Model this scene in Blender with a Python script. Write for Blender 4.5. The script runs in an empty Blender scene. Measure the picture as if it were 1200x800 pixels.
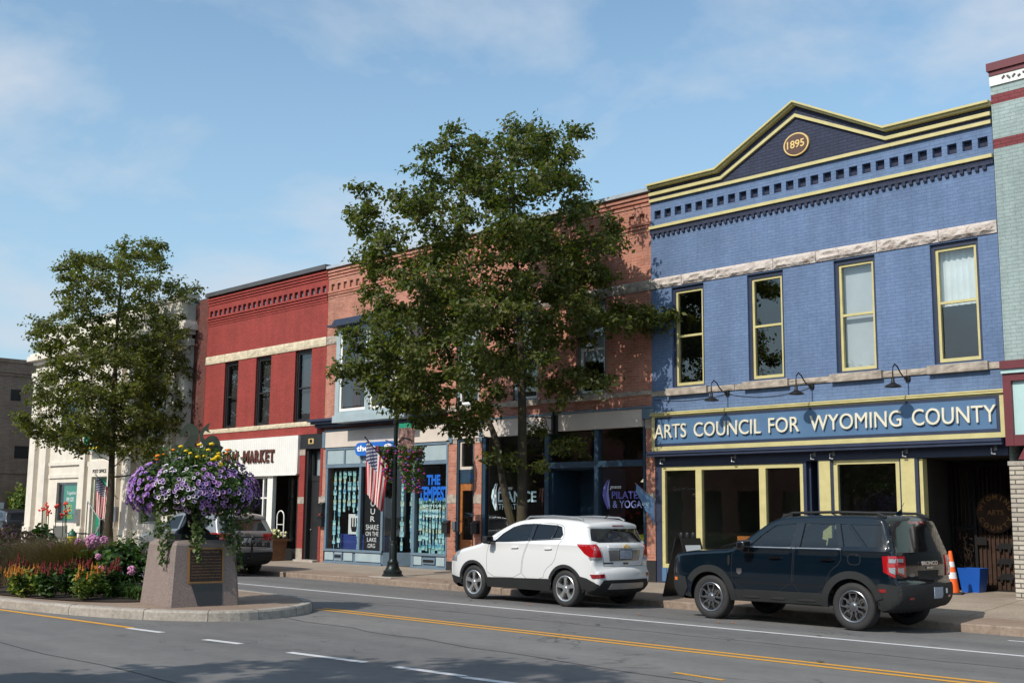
import bpy, bmesh, math, random
import numpy as np
from mathutils import Vector, Matrix
from mathutils.bvhtree import BVHTree
from mathutils.geometry import delaunay_2d_cdt
random.seed(7); np.random.seed(7)
R_ = math.radians
S = bpy.context.scene; COL = S.collection
# ------------------------------------------------------------------ camera, world, sun, exposure
cam = bpy.data.cameras.new('camera'); co = bpy.data.objects.new('camera', cam); COL.objects.link(co)
FPX, PITCH, YAW, ROLL, EYE = 1366.7, .1465, .8013, .0096, 1.6734
_cy, _sy = math.cos(YAW), math.sin(YAW)
Fv = Vector((-_sy*math.cos(PITCH), _cy*math.cos(PITCH), math.sin(PITCH))); Rv = Vector((_cy, _sy, 0)); Uv = Rv.cross(Fv)
_c, _s = math.cos(ROLL), math.sin(ROLL); Rv, Uv = _c*Rv+_s*Uv, -_s*Rv+_c*Uv
M = Matrix((Rv, Uv, -Fv)).transposed().to_4x4(); M.translation = (0, 0, EYE); co.matrix_world = M
cam.sensor_width = 36; cam.lens = FPX/1200*36; cam.clip_end = 2000; cam.clip_start = .1
S.camera = co
SUN_EL = R_(41)
w = bpy.data.worlds.new('World'); S.world = w; w.use_nodes = True; nt = w.node_tree; nt.nodes.clear()
def N(nt, t, **k):
    n = nt.nodes.new(t)
    for a, b in k.items(): setattr(n, a, b)
    return n
sky = N(nt, 'ShaderNodeTexSky', sky_type='NISHITA', sun_disc=False, sun_elevation=SUN_EL, sun_rotation=R_(180), air_density=1.0, dust_density=1.0, ozone_density=2.0)
tc = N(nt, 'ShaderNodeTexCoord'); sep = N(nt, 'ShaderNodeSeparateXYZ'); nt.links.new(tc.outputs['Generated'], sep.inputs[0])
# clouds laid out on a flat layer high above: direction / (z + c)
zadd = N(nt, 'ShaderNodeMath', operation='ADD'); nt.links.new(sep.outputs['Z'], zadd.inputs[0]); zadd.inputs[1].default_value = .22
dv = N(nt, 'ShaderNodeVectorMath', operation='DIVIDE'); nt.links.new(tc.outputs['Generated'], dv.inputs[0])
cz = N(nt, 'ShaderNodeCombineXYZ')
for i in range(3): nt.links.new(zadd.outputs[0], cz.inputs[i])
nt.links.new(cz.outputs[0], dv.inputs[1])
mp = N(nt, 'ShaderNodeMapping'); nt.links.new(dv.outputs[0], mp.inputs[0]); mp.inputs['Location'].default_value = (0.62, 9.36, 0); mp.inputs['Scale'].default_value = (1, 1, 0.3)
n1 = N(nt, 'ShaderNodeTexNoise'); nt.links.new(mp.outputs[0], n1.inputs['Vector']); n1.inputs['Scale'].default_value = 1.6; n1.inputs['Detail'].default_value = 8; n1.inputs['Roughness'].default_value = .56; n1.inputs['Distortion'].default_value = .25
cr = N(nt, 'ShaderNodeValToRGB'); nt.links.new(n1.outputs['Fac'], cr.inputs[0]); cr.color_ramp.elements[0].position = .45; cr.color_ramp.elements[1].position = .68
cr.color_ramp.elements[1].color = (.95, .95, .95, 1)
mx = N(nt, 'ShaderNodeMixRGB'); nt.links.new(cr.outputs[0], mx.inputs[0]); tn = N(nt, 'ShaderNodeMixRGB', blend_type='MULTIPLY'); tn.inputs[0].default_value = 1; tn.inputs[2].default_value = (1.04, 1.12, 1.02, 1); nt.links.new(sky.outputs[0], tn.inputs[1]); hz = N(nt, 'ShaderNodeMapRange'); nt.links.new(sep.outputs['Z'], hz.inputs[0]); hz.inputs[1].default_value = 0; hz.inputs[2].default_value = .42; hz.inputs[3].default_value = .85; hz.inputs[4].default_value = .0
hm = N(nt, 'ShaderNodeMixRGB'); nt.links.new(hz.outputs[0], hm.inputs[0]); nt.links.new(tn.outputs[0], hm.inputs[1]); hm.inputs[2].default_value = (2.1, 3.1, 4.1, 1); nt.links.new(hm.outputs[0], mx.inputs[1]); mx.inputs[2].default_value = (3.5, 3.9, 4.4, 1)
bg = N(nt, 'ShaderNodeBackground'); nt.links.new(mx.outputs[0], bg.inputs[0]); bg.inputs[1].default_value = .125
wo = N(nt, 'ShaderNodeOutputWorld'); nt.links.new(bg.outputs[0], wo.inputs[0])
sl = bpy.data.lights.new('sun', 'SUN'); sl.energy = 2.7; sl.angle = R_(.5); sl.color = (1, .93, .83)
so = bpy.data.objects.new('sun', sl); COL.objects.link(so); so.rotation_euler = (R_(90)-SUN_EL, 0, 0)
so.rotation_euler = Vector((0, -math.cos(SUN_EL), math.sin(SUN_EL))).to_track_quat('Z', 'Y').to_euler(); so.location = (0, -20, 30)
S.view_settings.view_transform = 'Standard'; S.view_settings.look = 'None'; S.view_settings.gamma = 1; S.view_settings.use_curve_mapping = False
S.view_settings.exposure = 0.55
S.render.engine = 'CYCLES'; S.cycles.max_bounces = 6; S.cycles.transparent_max_bounces = 12; S.cycles.use_denoising = True
S.cycles.caustics_reflective = False; S.cycles.caustics_refractive = False

# ------------------------------------------------------------------ materials
MATS = {}
def base(name):
    m = bpy.data.materials.new(name); m.use_nodes = True; nt = m.node_tree; b = nt.nodes['Principled BSDF']; MATS[name] = m
    return m, nt, b
def vmath(nt, op, a, b):
    n = N(nt, 'ShaderNodeMath', operation=op)
    for i, v in enumerate((a, b)):
        if isinstance(v, (int, float)): n.inputs[i].default_value = v
        else: nt.links.new(v, n.inputs[i])
    return n.outputs[0]
def objco(nt): return N(nt, 'ShaderNodeTexCoord').outputs['Object']
def noise(nt, vec, scale, detail=4, rough=.55, dist=0):
    n = N(nt, 'ShaderNodeTexNoise'); nt.links.new(vec, n.inputs['Vector']); n.inputs['Scale'].default_value = scale; n.inputs['Detail'].default_value = detail
    n.inputs['Roughness'].default_value = rough; n.inputs['Distortion'].default_value = dist
    return n.outputs['Fac']
def ramp(nt, fac, stops):
    r = N(nt, 'ShaderNodeValToRGB'); nt.links.new(fac, r.inputs[0]); e = r.color_ramp.elements
    while len(e) < len(stops): e.new(.5)
    for i, (p, c) in enumerate(stops): e[i].position = p; e[i].color = (*c, 1) if len(c) == 3 else c
    return r.outputs[0]
def mix(nt, fac, a, b, mode='MIX'):
    n = N(nt, 'ShaderNodeMixRGB', blend_type=mode)
    for i, v in enumerate((fac, a, b)):
        if isinstance(v, (int, float)): n.inputs[i].default_value = v
        elif isinstance(v, tuple): n.inputs[i].default_value = (*v, 1)
        else: nt.links.new(v, n.inputs[i])
    return n.outputs[0]
def bump(nt, b, h, strength=.3, dist=.01):
    n = N(nt, 'ShaderNodeBump'); nt.links.new(h, n.inputs['Height']); n.inputs['Strength'].default_value = strength; n.inputs['Distance'].default_value = dist
    nt.links.new(n.outputs[0], b.inputs['Normal'])
def pm(name, col, rough=.6, metal=0, var=.18, scale=3, bs=.0, bscale=60, coat=0, emit=None, spec=.5):
    if name in MATS: return MATS[name]
    m, nt, b = base(name); o = objco(nt)
    if var:
        f = noise(nt, o, scale, 6, .6); c = ramp(nt, f, [(.3, tuple(x*(1-var) for x in col)), (.7, tuple(min(1, x*(1+var)) for x in col))]); nt.links.new(c, b.inputs['Base Color'])
    else: b.inputs['Base Color'].default_value = (*col, 1)
    b.inputs['Roughness'].default_value = rough; b.inputs['Metallic'].default_value = metal; b.inputs['Coat Weight'].default_value = coat; b.inputs['Specular IOR Level'].default_value = spec
    b.inputs['Coat Roughness'].default_value = .04
    if bs: bump(nt, b, noise(nt, o, bscale, 4), bs, .01)
    if emit: b.inputs['Emission Color'].default_value = (*col, 1); b.inputs['Emission Strength'].default_value = emit
    return m
def brick(name, c1, c2, mort, bw=.215, rh=.072, ms=.009, stain=.25, bs=.5, dirt=(.25, .2, .18), dirtf=.25, spots=None):
    m, nt, b = base(name); o = objco(nt); s = N(nt, 'ShaderNodeSeparateXYZ'); nt.links.new(o, s.inputs[0])
    cx = N(nt, 'ShaderNodeCombineXYZ'); nt.links.new(vmath(nt, 'ADD', s.outputs[0], s.outputs[1]), cx.inputs[0]); nt.links.new(s.outputs[2], cx.inputs[1])
    t = N(nt, 'ShaderNodeTexBrick'); nt.links.new(cx.outputs[0], t.inputs['Vector']); t.inputs['Scale'].default_value = 1
    t.inputs['Brick Width'].default_value = bw; t.inputs['Row Height'].default_value = rh; t.inputs['Mortar Size'].default_value = ms; t.inputs['Mortar Smooth'].default_value = .3
    t.inputs['Color1'].default_value = (*c1, 1); t.inputs['Color2'].default_value = (*c2, 1); t.inputs['Mortar'].default_value = (*mort, 1)
    f = noise(nt, o, .9, 7, .65); k = ramp(nt, f, [(.3, (1-stain,)*3), (.7, (1+stain*.5,)*3)])
    c = mix(nt, 1.0, t.outputs['Color'], k, 'MULTIPLY')
    ms2 = N(nt, 'ShaderNodeMapping'); nt.links.new(o, ms2.inputs[0]); ms2.inputs['Scale'].default_value = (2.6, 2.6, .22); c = mix(nt, 1, c, ramp(nt, noise(nt, ms2.outputs[0], 1.0, 6, .65), [(.32, (.86, .86, .87)), (.6, (1.04, 1.04, 1.04))]), 'MULTIPLY'); f3 = noise(nt, o, 9, 5, .7); c = mix(nt, .7, c, ramp(nt, f3, [(.3, (.8, .8, .8)), (.7, (1.12, 1.12, 1.12))]), 'MULTIPLY')
    f2 = noise(nt, o, 2.2, 8, .7, .4); d = ramp(nt, f2, [(.55, (0, 0, 0)), (.75, (dirtf,)*3)]); c = mix(nt, d, c, dirt)
    if spots:
        f4 = noise(nt, o, 5, 8, .75, .8); c = mix(nt, ramp(nt, f4, [(.66, (0, 0, 0)), (.7, (.8, .8, .8))]), c, spots)
    nt.links.new(c, b.inputs['Base Color']); b.inputs['Roughness'].default_value = .85
    h = mix(nt, .25, vmath(nt, 'SUBTRACT', 1, t.outputs['Fac']), f3); bump(nt, b, h, bs, .012)
    return m
brick('brick_orange', (.43, .15, .095), (.54, .22, .15), (.42, .28, .22), dirt=(.16, .07, .05), dirtf=.45, stain=.28, spots=(.5, .33, .26))
brick('brick_red_paint', (.30, .042, .034), (.33, .050, .039), (.22, .030, .025), stain=.2, ms=.007, dirtf=.12, dirt=(.2, .03, .02))
brick('brick_blue_paint', (.120, .188, .330), (.134, .205, .350), (.097, .153, .272), stain=.16, bs=.45, ms=.006, dirtf=.2, dirt=(.2, .24, .33))
brick('brick_navy_paint', (.028, .036, .07), (.034, .043, .085), (.016, .02, .04), stain=.13, dirtf=.1, dirt=(.06, .06, .08))
brick('brick_sage_paint', (.30, .38, .375), (.33, .41, .40), (.235, .30, .295), stain=.14, bs=.6, ms=.006, dirtf=.3, dirt=(.22, .28, .27))
brick('brick_dark', (.13, .035, .028), (.17, .05, .04), (.09, .045, .035), stain=.25)
brick('brick_brown', (.24, .165, .115), (.30, .21, .15), (.16, .12, .09), stain=.25)
brick('brick_maroon_paint', (.18, .036, .042), (.21, .045, .05), (.13, .025, .03), stain=.15)
brick('stone_veneer', (.40, .36, .30), (.55, .50, .42), (.12, .11, .10), bw=.34, rh=.085, ms=.012, stain=.2, bs=1.2)
pm('rock_face', (.50, .44, .39), .9, var=.35, scale=5, bs=1.0, bscale=7)
def rock():
    m, nt, b = base('rough_sandstone'); o = objco(nt)
    f = noise(nt, o, 5, 8, .7, .6); nt.links.new(ramp(nt, f, [(.32, (.30, .22, .17)), (.45, (.50, .44, .40)), (.7, (.60, .54, .50))]), b.inputs['Base Color']); b.inputs['Roughness'].default_value = .9
    v = N(nt, 'ShaderNodeTexNoise'); nt.links.new(o, v.inputs[0]); v.inputs['Scale'].default_value = 6; v.inputs['Detail'].default_value = 5
    bump(nt, b, v.outputs[0], 1, .09)
    return m
rock()
pm('sandstone_cream', (.58, .50, .36), .85, var=.25, scale=4, bs=.8, bscale=9)
pm('sill_stone', (.36, .31, .26), .9, var=.35, scale=6, bs=.8, bscale=12)
pm('yellow_trim', (.53, .47, .22), .55, var=.1, scale=4)
pm('navy_trim', (.028, .038, .075), .45, var=.15)
pm('blue_field', (.085, .165, .29), .4, var=.06)
pm('letter_cream', (.70, .66, .52), .5, var=.05)
pm('cream_fascia', (.60, .53, .47), .7, var=.08, scale=1.5)
pm('slate_trim', (.13, .19, .25), .5, var=.12)
pm('pale_blue_panel', (.33, .41, .44), .55, var=.1)
pm('teal_navy', (.022, .05, .085), .4, var=.15)
pm('white_paint', (.78, .77, .73), .55, var=.04)
pm('white_stone', (.70, .65, .57), .7, var=.1, scale=2)
pm('black_paint', (.012, .012, .014), .4, var=.2)
pm('dark_frame', (.02, .02, .022), .5, var=.2)
pm('wood_door', (.36, .13, .035), .4, var=.25, scale=8)
pm('wood_planter', (.17, .085, .04), .7, var=.3, scale=8)
pm('metal_grey', (.35, .36, .37), .35, .8, var=.1)
pm('roof_flash', (.10, .10, .105), .5, .3, var=.15)
pm('roof_flash_pale', (.45, .50, .54), .45, .3, var=.1)
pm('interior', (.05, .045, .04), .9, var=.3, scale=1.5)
pm('interior_warm', (.10, .06, .04), .9, var=.4, scale=1.2)
pm('interior_pale', (.085, .105, .088), .9, var=.25, scale=.8)
pm('curtain', (.66, .72, .72), .85, var=.08)
pm('shade_grey', (.42, .46, .48), .85, var=.06)
pm('shade_dark', (.025, .025, .027), .8, var=.1)
pm('maroon_trim', (.13, .024, .032), .5, var=.12)
pm('teal_pale', (.42, .60, .60), .5, var=.05)
pm('sign_brown', (.09, .045, .035), .6, var=.1); pm('gold', (.75, .52, .2), .4, .3, var=.05)
pm('blue_pill', (.02, .14, .52), .4, var=.05); pm('white_letter', (.85, .86, .86), .5, var=0)
pm('paint_brown', (.10, .03, .02), .6, var=.1)
pm('green_sign', (.015, .26, .15), .4, var=.1); pm('lime_letter', (.45, .62, .05), .5, var=0)
pm('tempest_blue', (.01, .12, .55), .4, var=0)
pm('decal_pale', (.55, .75, .80), .5, var=0); pm('decal_violet', (.14, .13, .45), .5, var=0); pm('decal_lilac', (.27, .30, .62), .5, var=0)
pm('rubber', (.022, .022, .023), .75, var=.15, scale=20); pm('cladding', (.020, .021, .022), .7, var=.1, spec=.3)
pm('paint_white', (.66, .665, .67), .25, var=0, coat=.8); pm('paint_navy', (.0012, .006, .012), .3, 0, spec=.1, var=0, coat=1)
pm('paint_silver', (.26, .26, .26), .3, .5, var=0, coat=.8); pm('paint_dark', (.03, .03, .035), .3, .3, var=0, coat=.8)
pm('gloss_black', (.006, .006, .007), .12, var=0, coat=.5)
pm('seam', (.01, .01, .01), .8, var=0); pm('seat_cloth', (.05, .05, .055), .9, var=.1)
pm('alloy', (.62, .63, .64), .28, .85, var=0); pm('alloy_dark', (.20, .21, .23), .3, .8, var=0); pm('brake', (.12, .11, .10), .5, .6, var=.2)
pm('lamp_red', (.36, .006, .010), .15, var=0, coat=1); pm('lamp_red_dark', (.22, .004, .008), .2, var=0, coat=1); pm('lamp_clear', (.30, .31, .33), .12, .3, var=0, coat=1); pm('lamp_amber', (.7, .18, .02), .2, var=0)
pm('plate', (.30, .34, .42), .5, var=.5, scale=45); pm('plate_white', (.5, .5, .5), .5, var=.6, scale=45); pm('chrome', (.8, .8, .82), .12, 1, var=0)
pm('post_green', (.01, .016, .015), .38, .4, var=.2)
pm('cone_orange', (.85, .13, .02), .45, var=.05); pm('cone_white', (.7, .7, .72), .4, var=.05); pm('bin_blue', (.01, .09, .42), .4, var=.1)
pm('hydrant_yellow', (.78, .60, .03), .4, var=.05); pm('hydrant_green', (.02, .12, .07), .4, var=.05)
pm('iron', (.012, .012, .013), .5, .3, var=.2); pm('serpent_metal', (.05, .065, .045), .6, .4, var=.3, scale=6)
pm('bronze', (.03, .017, .013), .5, .3, var=.2); pm('bronze_rim', (.33, .17, .06), .4, .6, var=.1)
pm('bark', (.10, .078, .05), .9, var=.45, scale=7, bs=.9, bscale=18)
def bark_moss():
    m, nt, b = base('bark_moss'); o = objco(nt); mpn = N(nt, 'ShaderNodeMapping'); nt.links.new(o, mpn.inputs[0]); mpn.inputs['Scale'].default_value = (1, 1, .3)
    c = ramp(nt, noise(nt, mpn.outputs[0], 14, 7, .7), [(.3, (.018, .014, .010)), (.6, (.055, .043, .030))])
    c = mix(nt, ramp(nt, noise(nt, o, 3, 5, .7), [(.45, (0, 0, 0)), (.65, (.75, .75, .75))]), c, (.060, .052, .012))
    nt.links.new(c, b.inputs['Base Color']); b.inputs['Roughness'].default_value = .95; bump(nt, b, noise(nt, mpn.outputs[0], 22, 6, .7), 1, .02)
bark_moss()
pm('mulch', (.03, .018, .012), .95, var=.5, scale=30, bs=1, bscale=40)
pm('yellow_ball', (.60, .58, .02), .4, var=.05); pm('table_blue', (.015, .04, .22), .8, var=.2); pm('mailbox', (.03, .03, .032), .4, .4, var=.1)
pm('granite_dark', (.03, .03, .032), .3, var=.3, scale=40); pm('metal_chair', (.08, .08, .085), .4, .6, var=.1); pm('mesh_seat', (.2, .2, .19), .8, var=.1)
pm('lit_bulb', (1, .8, .55), .5, var=0, emit=6); pm('lit_shade', (.9, .8, .55), .5, var=0, emit=.5); pm('pennant_blue', (.09, .17, .30), .7, var=.1)
pm('poster_white', (.72, .75, .75), .6, var=.03); pm('rust', (.055, .028, .018), .8, .3, var=.4, scale=6); pm('rust_pale', (.16, .11, .075), .8, .2, var=.3, scale=6)
pm('concrete_step', (.38, .34, .30), .85, var=.2, scale=4, bs=.4)
def granite():
    m, nt, b = base('pink_granite'); o = objco(nt)
    c = ramp(nt, noise(nt, o, 70, 4, .8), [(.3, (.12, .092, .084)), (.5, (.25, .20, .182)), (.7, (.40, .345, .315))])
    c = mix(nt, .55, c, ramp(nt, noise(nt, o, 2.5, 6, .7), [(.3, (.72, .7, .68)), (.7, (1.1, 1.05, 1))]), 'MULTIPLY')
    nt.links.new(c, b.inputs['Base Color']); b.inputs['Roughness'].default_value = .7; bump(nt, b, noise(nt, o, 50, 4, .7), .5, .01)
granite()
def asphalt():
    m, nt, b = base('asphalt'); o = objco(nt)
    c = ramp(nt, noise(nt, o, 120, 4, .85), [(.25, (.080, .078, .075)), (.5, (.158, .155, .152)), (.75, (.30, .29, .28))])
    mpn = N(nt, 'ShaderNodeMapping'); nt.links.new(o, mpn.inputs[0]); mpn.inputs['Scale'].default_value = (.12, 1, 1)
    k = ramp(nt, noise(nt, mpn.outputs[0], .9, 6, .6), [(.3, (.84, .84, .84)), (.7, (1.12, 1.11, 1.1))]); c = mix(nt, 1, c, k, 'MULTIPLY')
    k = ramp(nt, noise(nt, o, 1.1, 7, .7), [(.35, (.9, .9, .9)), (.65, (1.06, 1.06, 1.06))]); c = mix(nt, 1, c, k, 'MULTIPLY')
    mpw = N(nt, 'ShaderNodeMapping'); nt.links.new(o, mpw.inputs[0]); mpw.inputs['Scale'].default_value = (.03, .62, 1)      # wheel tracks polished along the lanes
    k = ramp(nt, noise(nt, mpw.outputs[0], 1.0, 3, .5, .2), [(.38, (.86, .86, .87)), (.6, (1.06, 1.06, 1.05))]); c = mix(nt, 1, c, k, 'MULTIPLY')
    k = ramp(nt, noise(nt, o, 4.5, 8, .8), [(.34, (.84, .83, .82)), (.5, (1, 1, 1)), (.72, (1.10, 1.10, 1.09))]); c = mix(nt, .8, c, k, 'MULTIPLY')
    k = ramp(nt, noise(nt, o, 2.2, 2, .5), [(.24, (.62, .61, .60)), (.29, (1, 1, 1))]); c = mix(nt, .7, c, k, 'MULTIPLY')      # oil drips
    # tar-filled cracks: thin iso-lines of a distorted noise
    f = noise(nt, o, .23, 5, .62, .6); d = vmath(nt, 'ABSOLUTE', vmath(nt, 'SUBTRACT', f, .47), 0); cr = ramp(nt, d, [(.0008, (.7, .7, .7)), (.003, (0, 0, 0))]); cr = mix(nt, 1, cr, ramp(nt, noise(nt, o, .5, 2), [(.45, (0, 0, 0)), (.55, (1, 1, 1))]), 'MULTIPLY')
    c = mix(nt, cr, c, (.03, .03, .03))
    nt.links.new(c, b.inputs['Base Color']); b.inputs['Roughness'].default_value = .85; bump(nt, b, noise(nt, o, 140, 4, .8), .5, .006)
asphalt()
def concrete(name, a, b_, joint=0, sc=26):
    m, nt, b = base(name); o = objco(nt)
    c = ramp(nt, noise(nt, o, sc, 7, .75), [(.3, tuple(x*.72 for x in a)), (.7, b_)])
    k = ramp(nt, noise(nt, o, .8, 6, .7), [(.3, (.78, .76, .74)), (.7, (1.08, 1.08, 1.08))]); c = mix(nt, 1, c, k, 'MULTIPLY')
    if joint:
        t = N(nt, 'ShaderNodeTexBrick'); nt.links.new(o, t.inputs['Vector']); t.offset = 0; t.inputs['Scale'].default_value = 1; t.inputs['Brick Width'].default_value = joint; t.inputs['Row Height'].default_value = joint
        t.inputs['Mortar Size'].default_value = .012; t.inputs['Color1'].default_value = (1, 1, 1, 1); t.inputs['Color2'].default_value = (.93, .92, .9, 1); t.inputs['Mortar'].default_value = (.45, .43, .4, 1)
        c = mix(nt, 1, c, t.outputs['Color'], 'MULTIPLY')
    nt.links.new(c, b.inputs['Base Color']); b.inputs['Roughness'].default_value = .9; bump(nt, b, noise(nt, o, 60, 5, .7), .4, .008)
concrete('sidewalk_concrete', (.34, .28, .225), (.44, .37, .30), 1.5)
concrete('sidewalk_aggregate', (.27, .195, .145), (.37, .28, .215), 0, 45)
concrete('kerb_stone', (.34, .31, .27), (.50, .46, .41), 0, 14)
concrete('old_kerb', (.25, .19, .15), (.36, .28, .22), 0, 9)
def road_paint(name, col):
    m, nt, b = base(name); o = objco(nt); f = noise(nt, o, 35, 6, .8)
    nt.links.new(ramp(nt, f, [(.30, tuple(x*.55 for x in col)), (.46, col)]), b.inputs['Base Color']); b.inputs['Roughness'].default_value = .7
pm('road_tar', (.05, .048, .046), .8, var=.3, scale=3)
road_paint('paint_line_white', (.62, .62, .62)); road_paint('paint_line_yellow', (.68, .33, .03))
def leafmat(name, cols, sc=14, trans=.28, rough=.5):
    m, nt, b = base(name); o = objco(nt)
    f = noise(nt, o, sc, 2, .6); f2 = noise(nt, o, .9, 4, .6); c = ramp(nt, f, [(.30, cols[0]), (.5, cols[1]), (.70, cols[2])])
    c = mix(nt, 1, c, ramp(nt, f2, [(.3, (.72, .8, .75)), (.7, (1.25, 1.12, 1.1))]), 'MULTIPLY')
    nt.links.new(c, b.inputs['Base Color']); b.inputs['Roughness'].default_value = rough; b.inputs['Specular IOR Level'].default_value = .35
    tr = N(nt, 'ShaderNodeBsdfTranslucent'); nt.links.new(mix(nt, 1, c, (1.5, 1.7, .5), 'MULTIPLY'), tr.inputs[0]); ms = N(nt, 'ShaderNodeMixShader'); ms.inputs[0].default_value = trans
    nt.links.new(b.outputs[0], ms.inputs[1]); nt.links.new(tr.outputs[0], ms.inputs[2]); nt.links.new(ms.outputs[0], nt.nodes['Material Output'].inputs[0])
leafmat('maple_leaf', [(.042, .066, .015), (.086, .116, .027), (.145, .13, .048)], trans=.46)
leafmat('maple_leaf_light', [(.075, .095, .018), (.135, .155, .032), (.19, .16, .055)], trans=.46)
leafmat('red_leaf', [(.05, .012, .010), (.10, .025, .02), (.06, .04, .015)])
leafmat('bed_leaf', [(.03, .07, .015), (.06, .12, .025), (.10, .17, .04)])
leafmat('dark_leaf', [(.015, .04, .012), (.03, .07, .018), (.05, .10, .03)])
leafmat('lime_leaf', [(.10, .14, .015), (.18, .22, .03), (.25, .28, .05)])
leafmat('purple_leaf', [(.03, .012, .025), (.07, .03, .05), (.11, .06, .08)])
leafmat('grass_brown', [(.07, .06, .03), (.12, .095, .055), (.20, .13, .09)], 30)
leafmat('ivy_leaf', [(.05, .09, .03), (.09, .14, .05), (.20, .25, .12)])
for n_, c_ in dict(petal_purple=(.36, .18, .46), petal_lilac=(.42, .28, .55), petal_white=(.62, .57, .66), petal_violet=(.13, .05, .38), petal_dark=(.03, .008, .05), petal_magenta=(.42, .02, .18), marigold=(.85, .55, .01), marigold_orange=(.85, .22, .005), celosia_orange=(.42, .15, .010), celosia_red=(.15, .006, .010), hydrangea_pink=(.55, .24, .42), canna_red=(.75, .05, .02), petal_pale=(.65, .62, .35)).items():
    pm(n_, c_, .7, var=.25, scale=25)
def glass(name, tint=(.75, .8, .8), ior=1.6, rough=.0, wave=.05):
    m = bpy.data.materials.new(name); m.use_nodes = True; nt = m.node_tree; nt.nodes.clear(); MATS[name] = m
    t = N(nt, 'ShaderNodeBsdfTransparent'); t.inputs[0].default_value = (*tint, 1); g = N(nt, 'ShaderNodeBsdfGlossy'); g.inputs['Roughness'].default_value = rough; g.inputs[0].default_value = (1, 1, 1, 1)
    lw = N(nt, 'ShaderNodeLayerWeight'); lw.inputs[0].default_value = .5; F0 = ((ior-1)/(ior+1))**2*1.6; fac = vmath(nt, 'ADD', F0, vmath(nt, 'MULTIPLY', 1-F0, vmath(nt, 'POWER', lw.outputs['Facing'], 5))); ms = N(nt, 'ShaderNodeMixShader'); nt.links.new(fac, ms.inputs[0]); nt.links.new(t.outputs[0], ms.inputs[1]); nt.links.new(g.outputs[0], ms.inputs[2])
    # gently wavy old glass
    o = objco(nt); bn = N(nt, 'ShaderNodeBump'); bn.inputs['Strength'].default_value = wave; bn.inputs['Distance'].default_value = .02; nt.links.new(noise(nt, o, 1.6, 2), bn.inputs['Height']); nt.links.new(bn.outputs[0], g.inputs['Normal'])
    out = N(nt, 'ShaderNodeOutputMaterial'); nt.links.new(ms.outputs[0], out.inputs[0])
glass('shop_glass', (.88, .90, .90), 1.6); glass('window_glass', (.90, .93, .94), 1.75); glass('car_glass', (.55, .62, .60), 1.5, 0, 0); glass('car_glass_dark', (.07, .08, .085), 1.5, 0, 0)
def flagmat(name='flag_cloth'):
    m, nt, b = base(name); uv = N(nt, 'ShaderNodeTexCoord').outputs['UV']; s = N(nt, 'ShaderNodeSeparateXYZ'); nt.links.new(uv, s.inputs[0])
    st = vmath(nt, 'MODULO', vmath(nt, 'FLOOR', vmath(nt, 'MULTIPLY', s.outputs[1], 13), 0), 2)
    c = mix(nt, st, (.55, .02, .035), (.78, .76, .74))
    can = vmath(nt, 'MULTIPLY', vmath(nt, 'LESS_THAN', s.outputs[0], .4), vmath(nt, 'GREATER_THAN', s.outputs[1], 6/13))
    # star grid, staggered
    gx = vmath(nt, 'MULTIPLY', s.outputs[0], 6/.4); gy = vmath(nt, 'MULTIPLY', vmath(nt, 'SUBTRACT', s.outputs[1], 6/13), 9/(7/13)); row = vmath(nt, 'FLOOR', gy, 0)
    gx = vmath(nt, 'ADD', gx, vmath(nt, 'MULTIPLY', vmath(nt, 'MODULO', row, 2), .5)); fx = vmath(nt, 'SUBTRACT', vmath(nt, 'FRACT', gx, 0), .5); fy = vmath(nt, 'SUBTRACT', vmath(nt, 'FRACT', gy, 0), .5)
    d = vmath(nt, 'ADD', vmath(nt, 'MULTIPLY', fx, fx), vmath(nt, 'MULTIPLY', fy, fy)); star = vmath(nt, 'LESS_THAN', d, .075)
    c2 = mix(nt, star, (.02, .03, .13), (.8, .8, .8)); nt.links.new(mix(nt, can, c, c2), b.inputs['Base Color']); b.inputs['Roughness'].default_value = .7
    tr = N(nt, 'ShaderNodeBsdfTranslucent'); nt.links.new(mix(nt, can, c, c2), tr.inputs[0]); ms = N(nt, 'ShaderNodeMixShader'); ms.inputs[0].default_value = .2
    nt.links.new(b.outputs[0], ms.inputs[1]); nt.links.new(tr.outputs[0], ms.inputs[2]); nt.links.new(ms.outputs[0], nt.nodes['Material Output'].inputs[0])
flagmat()
def paper_fish():
    m, nt, b = base('paper_fish'); o = objco(nt); v = N(nt, 'ShaderNodeTexVoronoi'); nt.links.new(o, v.inputs[0]); v.inputs['Scale'].default_value = 9
    s = N(nt, 'ShaderNodeSeparateXYZ'); nt.links.new(v.outputs['Color'], s.inputs[0])
    nt.links.new(ramp(nt, s.outputs[0], [(0, (.03, .25, .45)), (.2, (.35, .68, .74)), (.4, (.07, .35, .60)), (.6, (.55, .80, .80)), (.8, (.20, .50, .48)), (1, (.6, .65, .45))]), b.inputs['Base Color']); b.inputs['Roughness'].default_value = .6
paper_fish()
def ban():
    m, nt, b = base('banner_print'); o = objco(nt); nt.links.new(ramp(nt, noise(nt, o, 6, 6, .7), [(.35, (.03, .02, .02)), (.5, (.14, .07, .06)), (.65, (.40, .26, .22))]), b.inputs['Base Color'])
ban()

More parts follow.
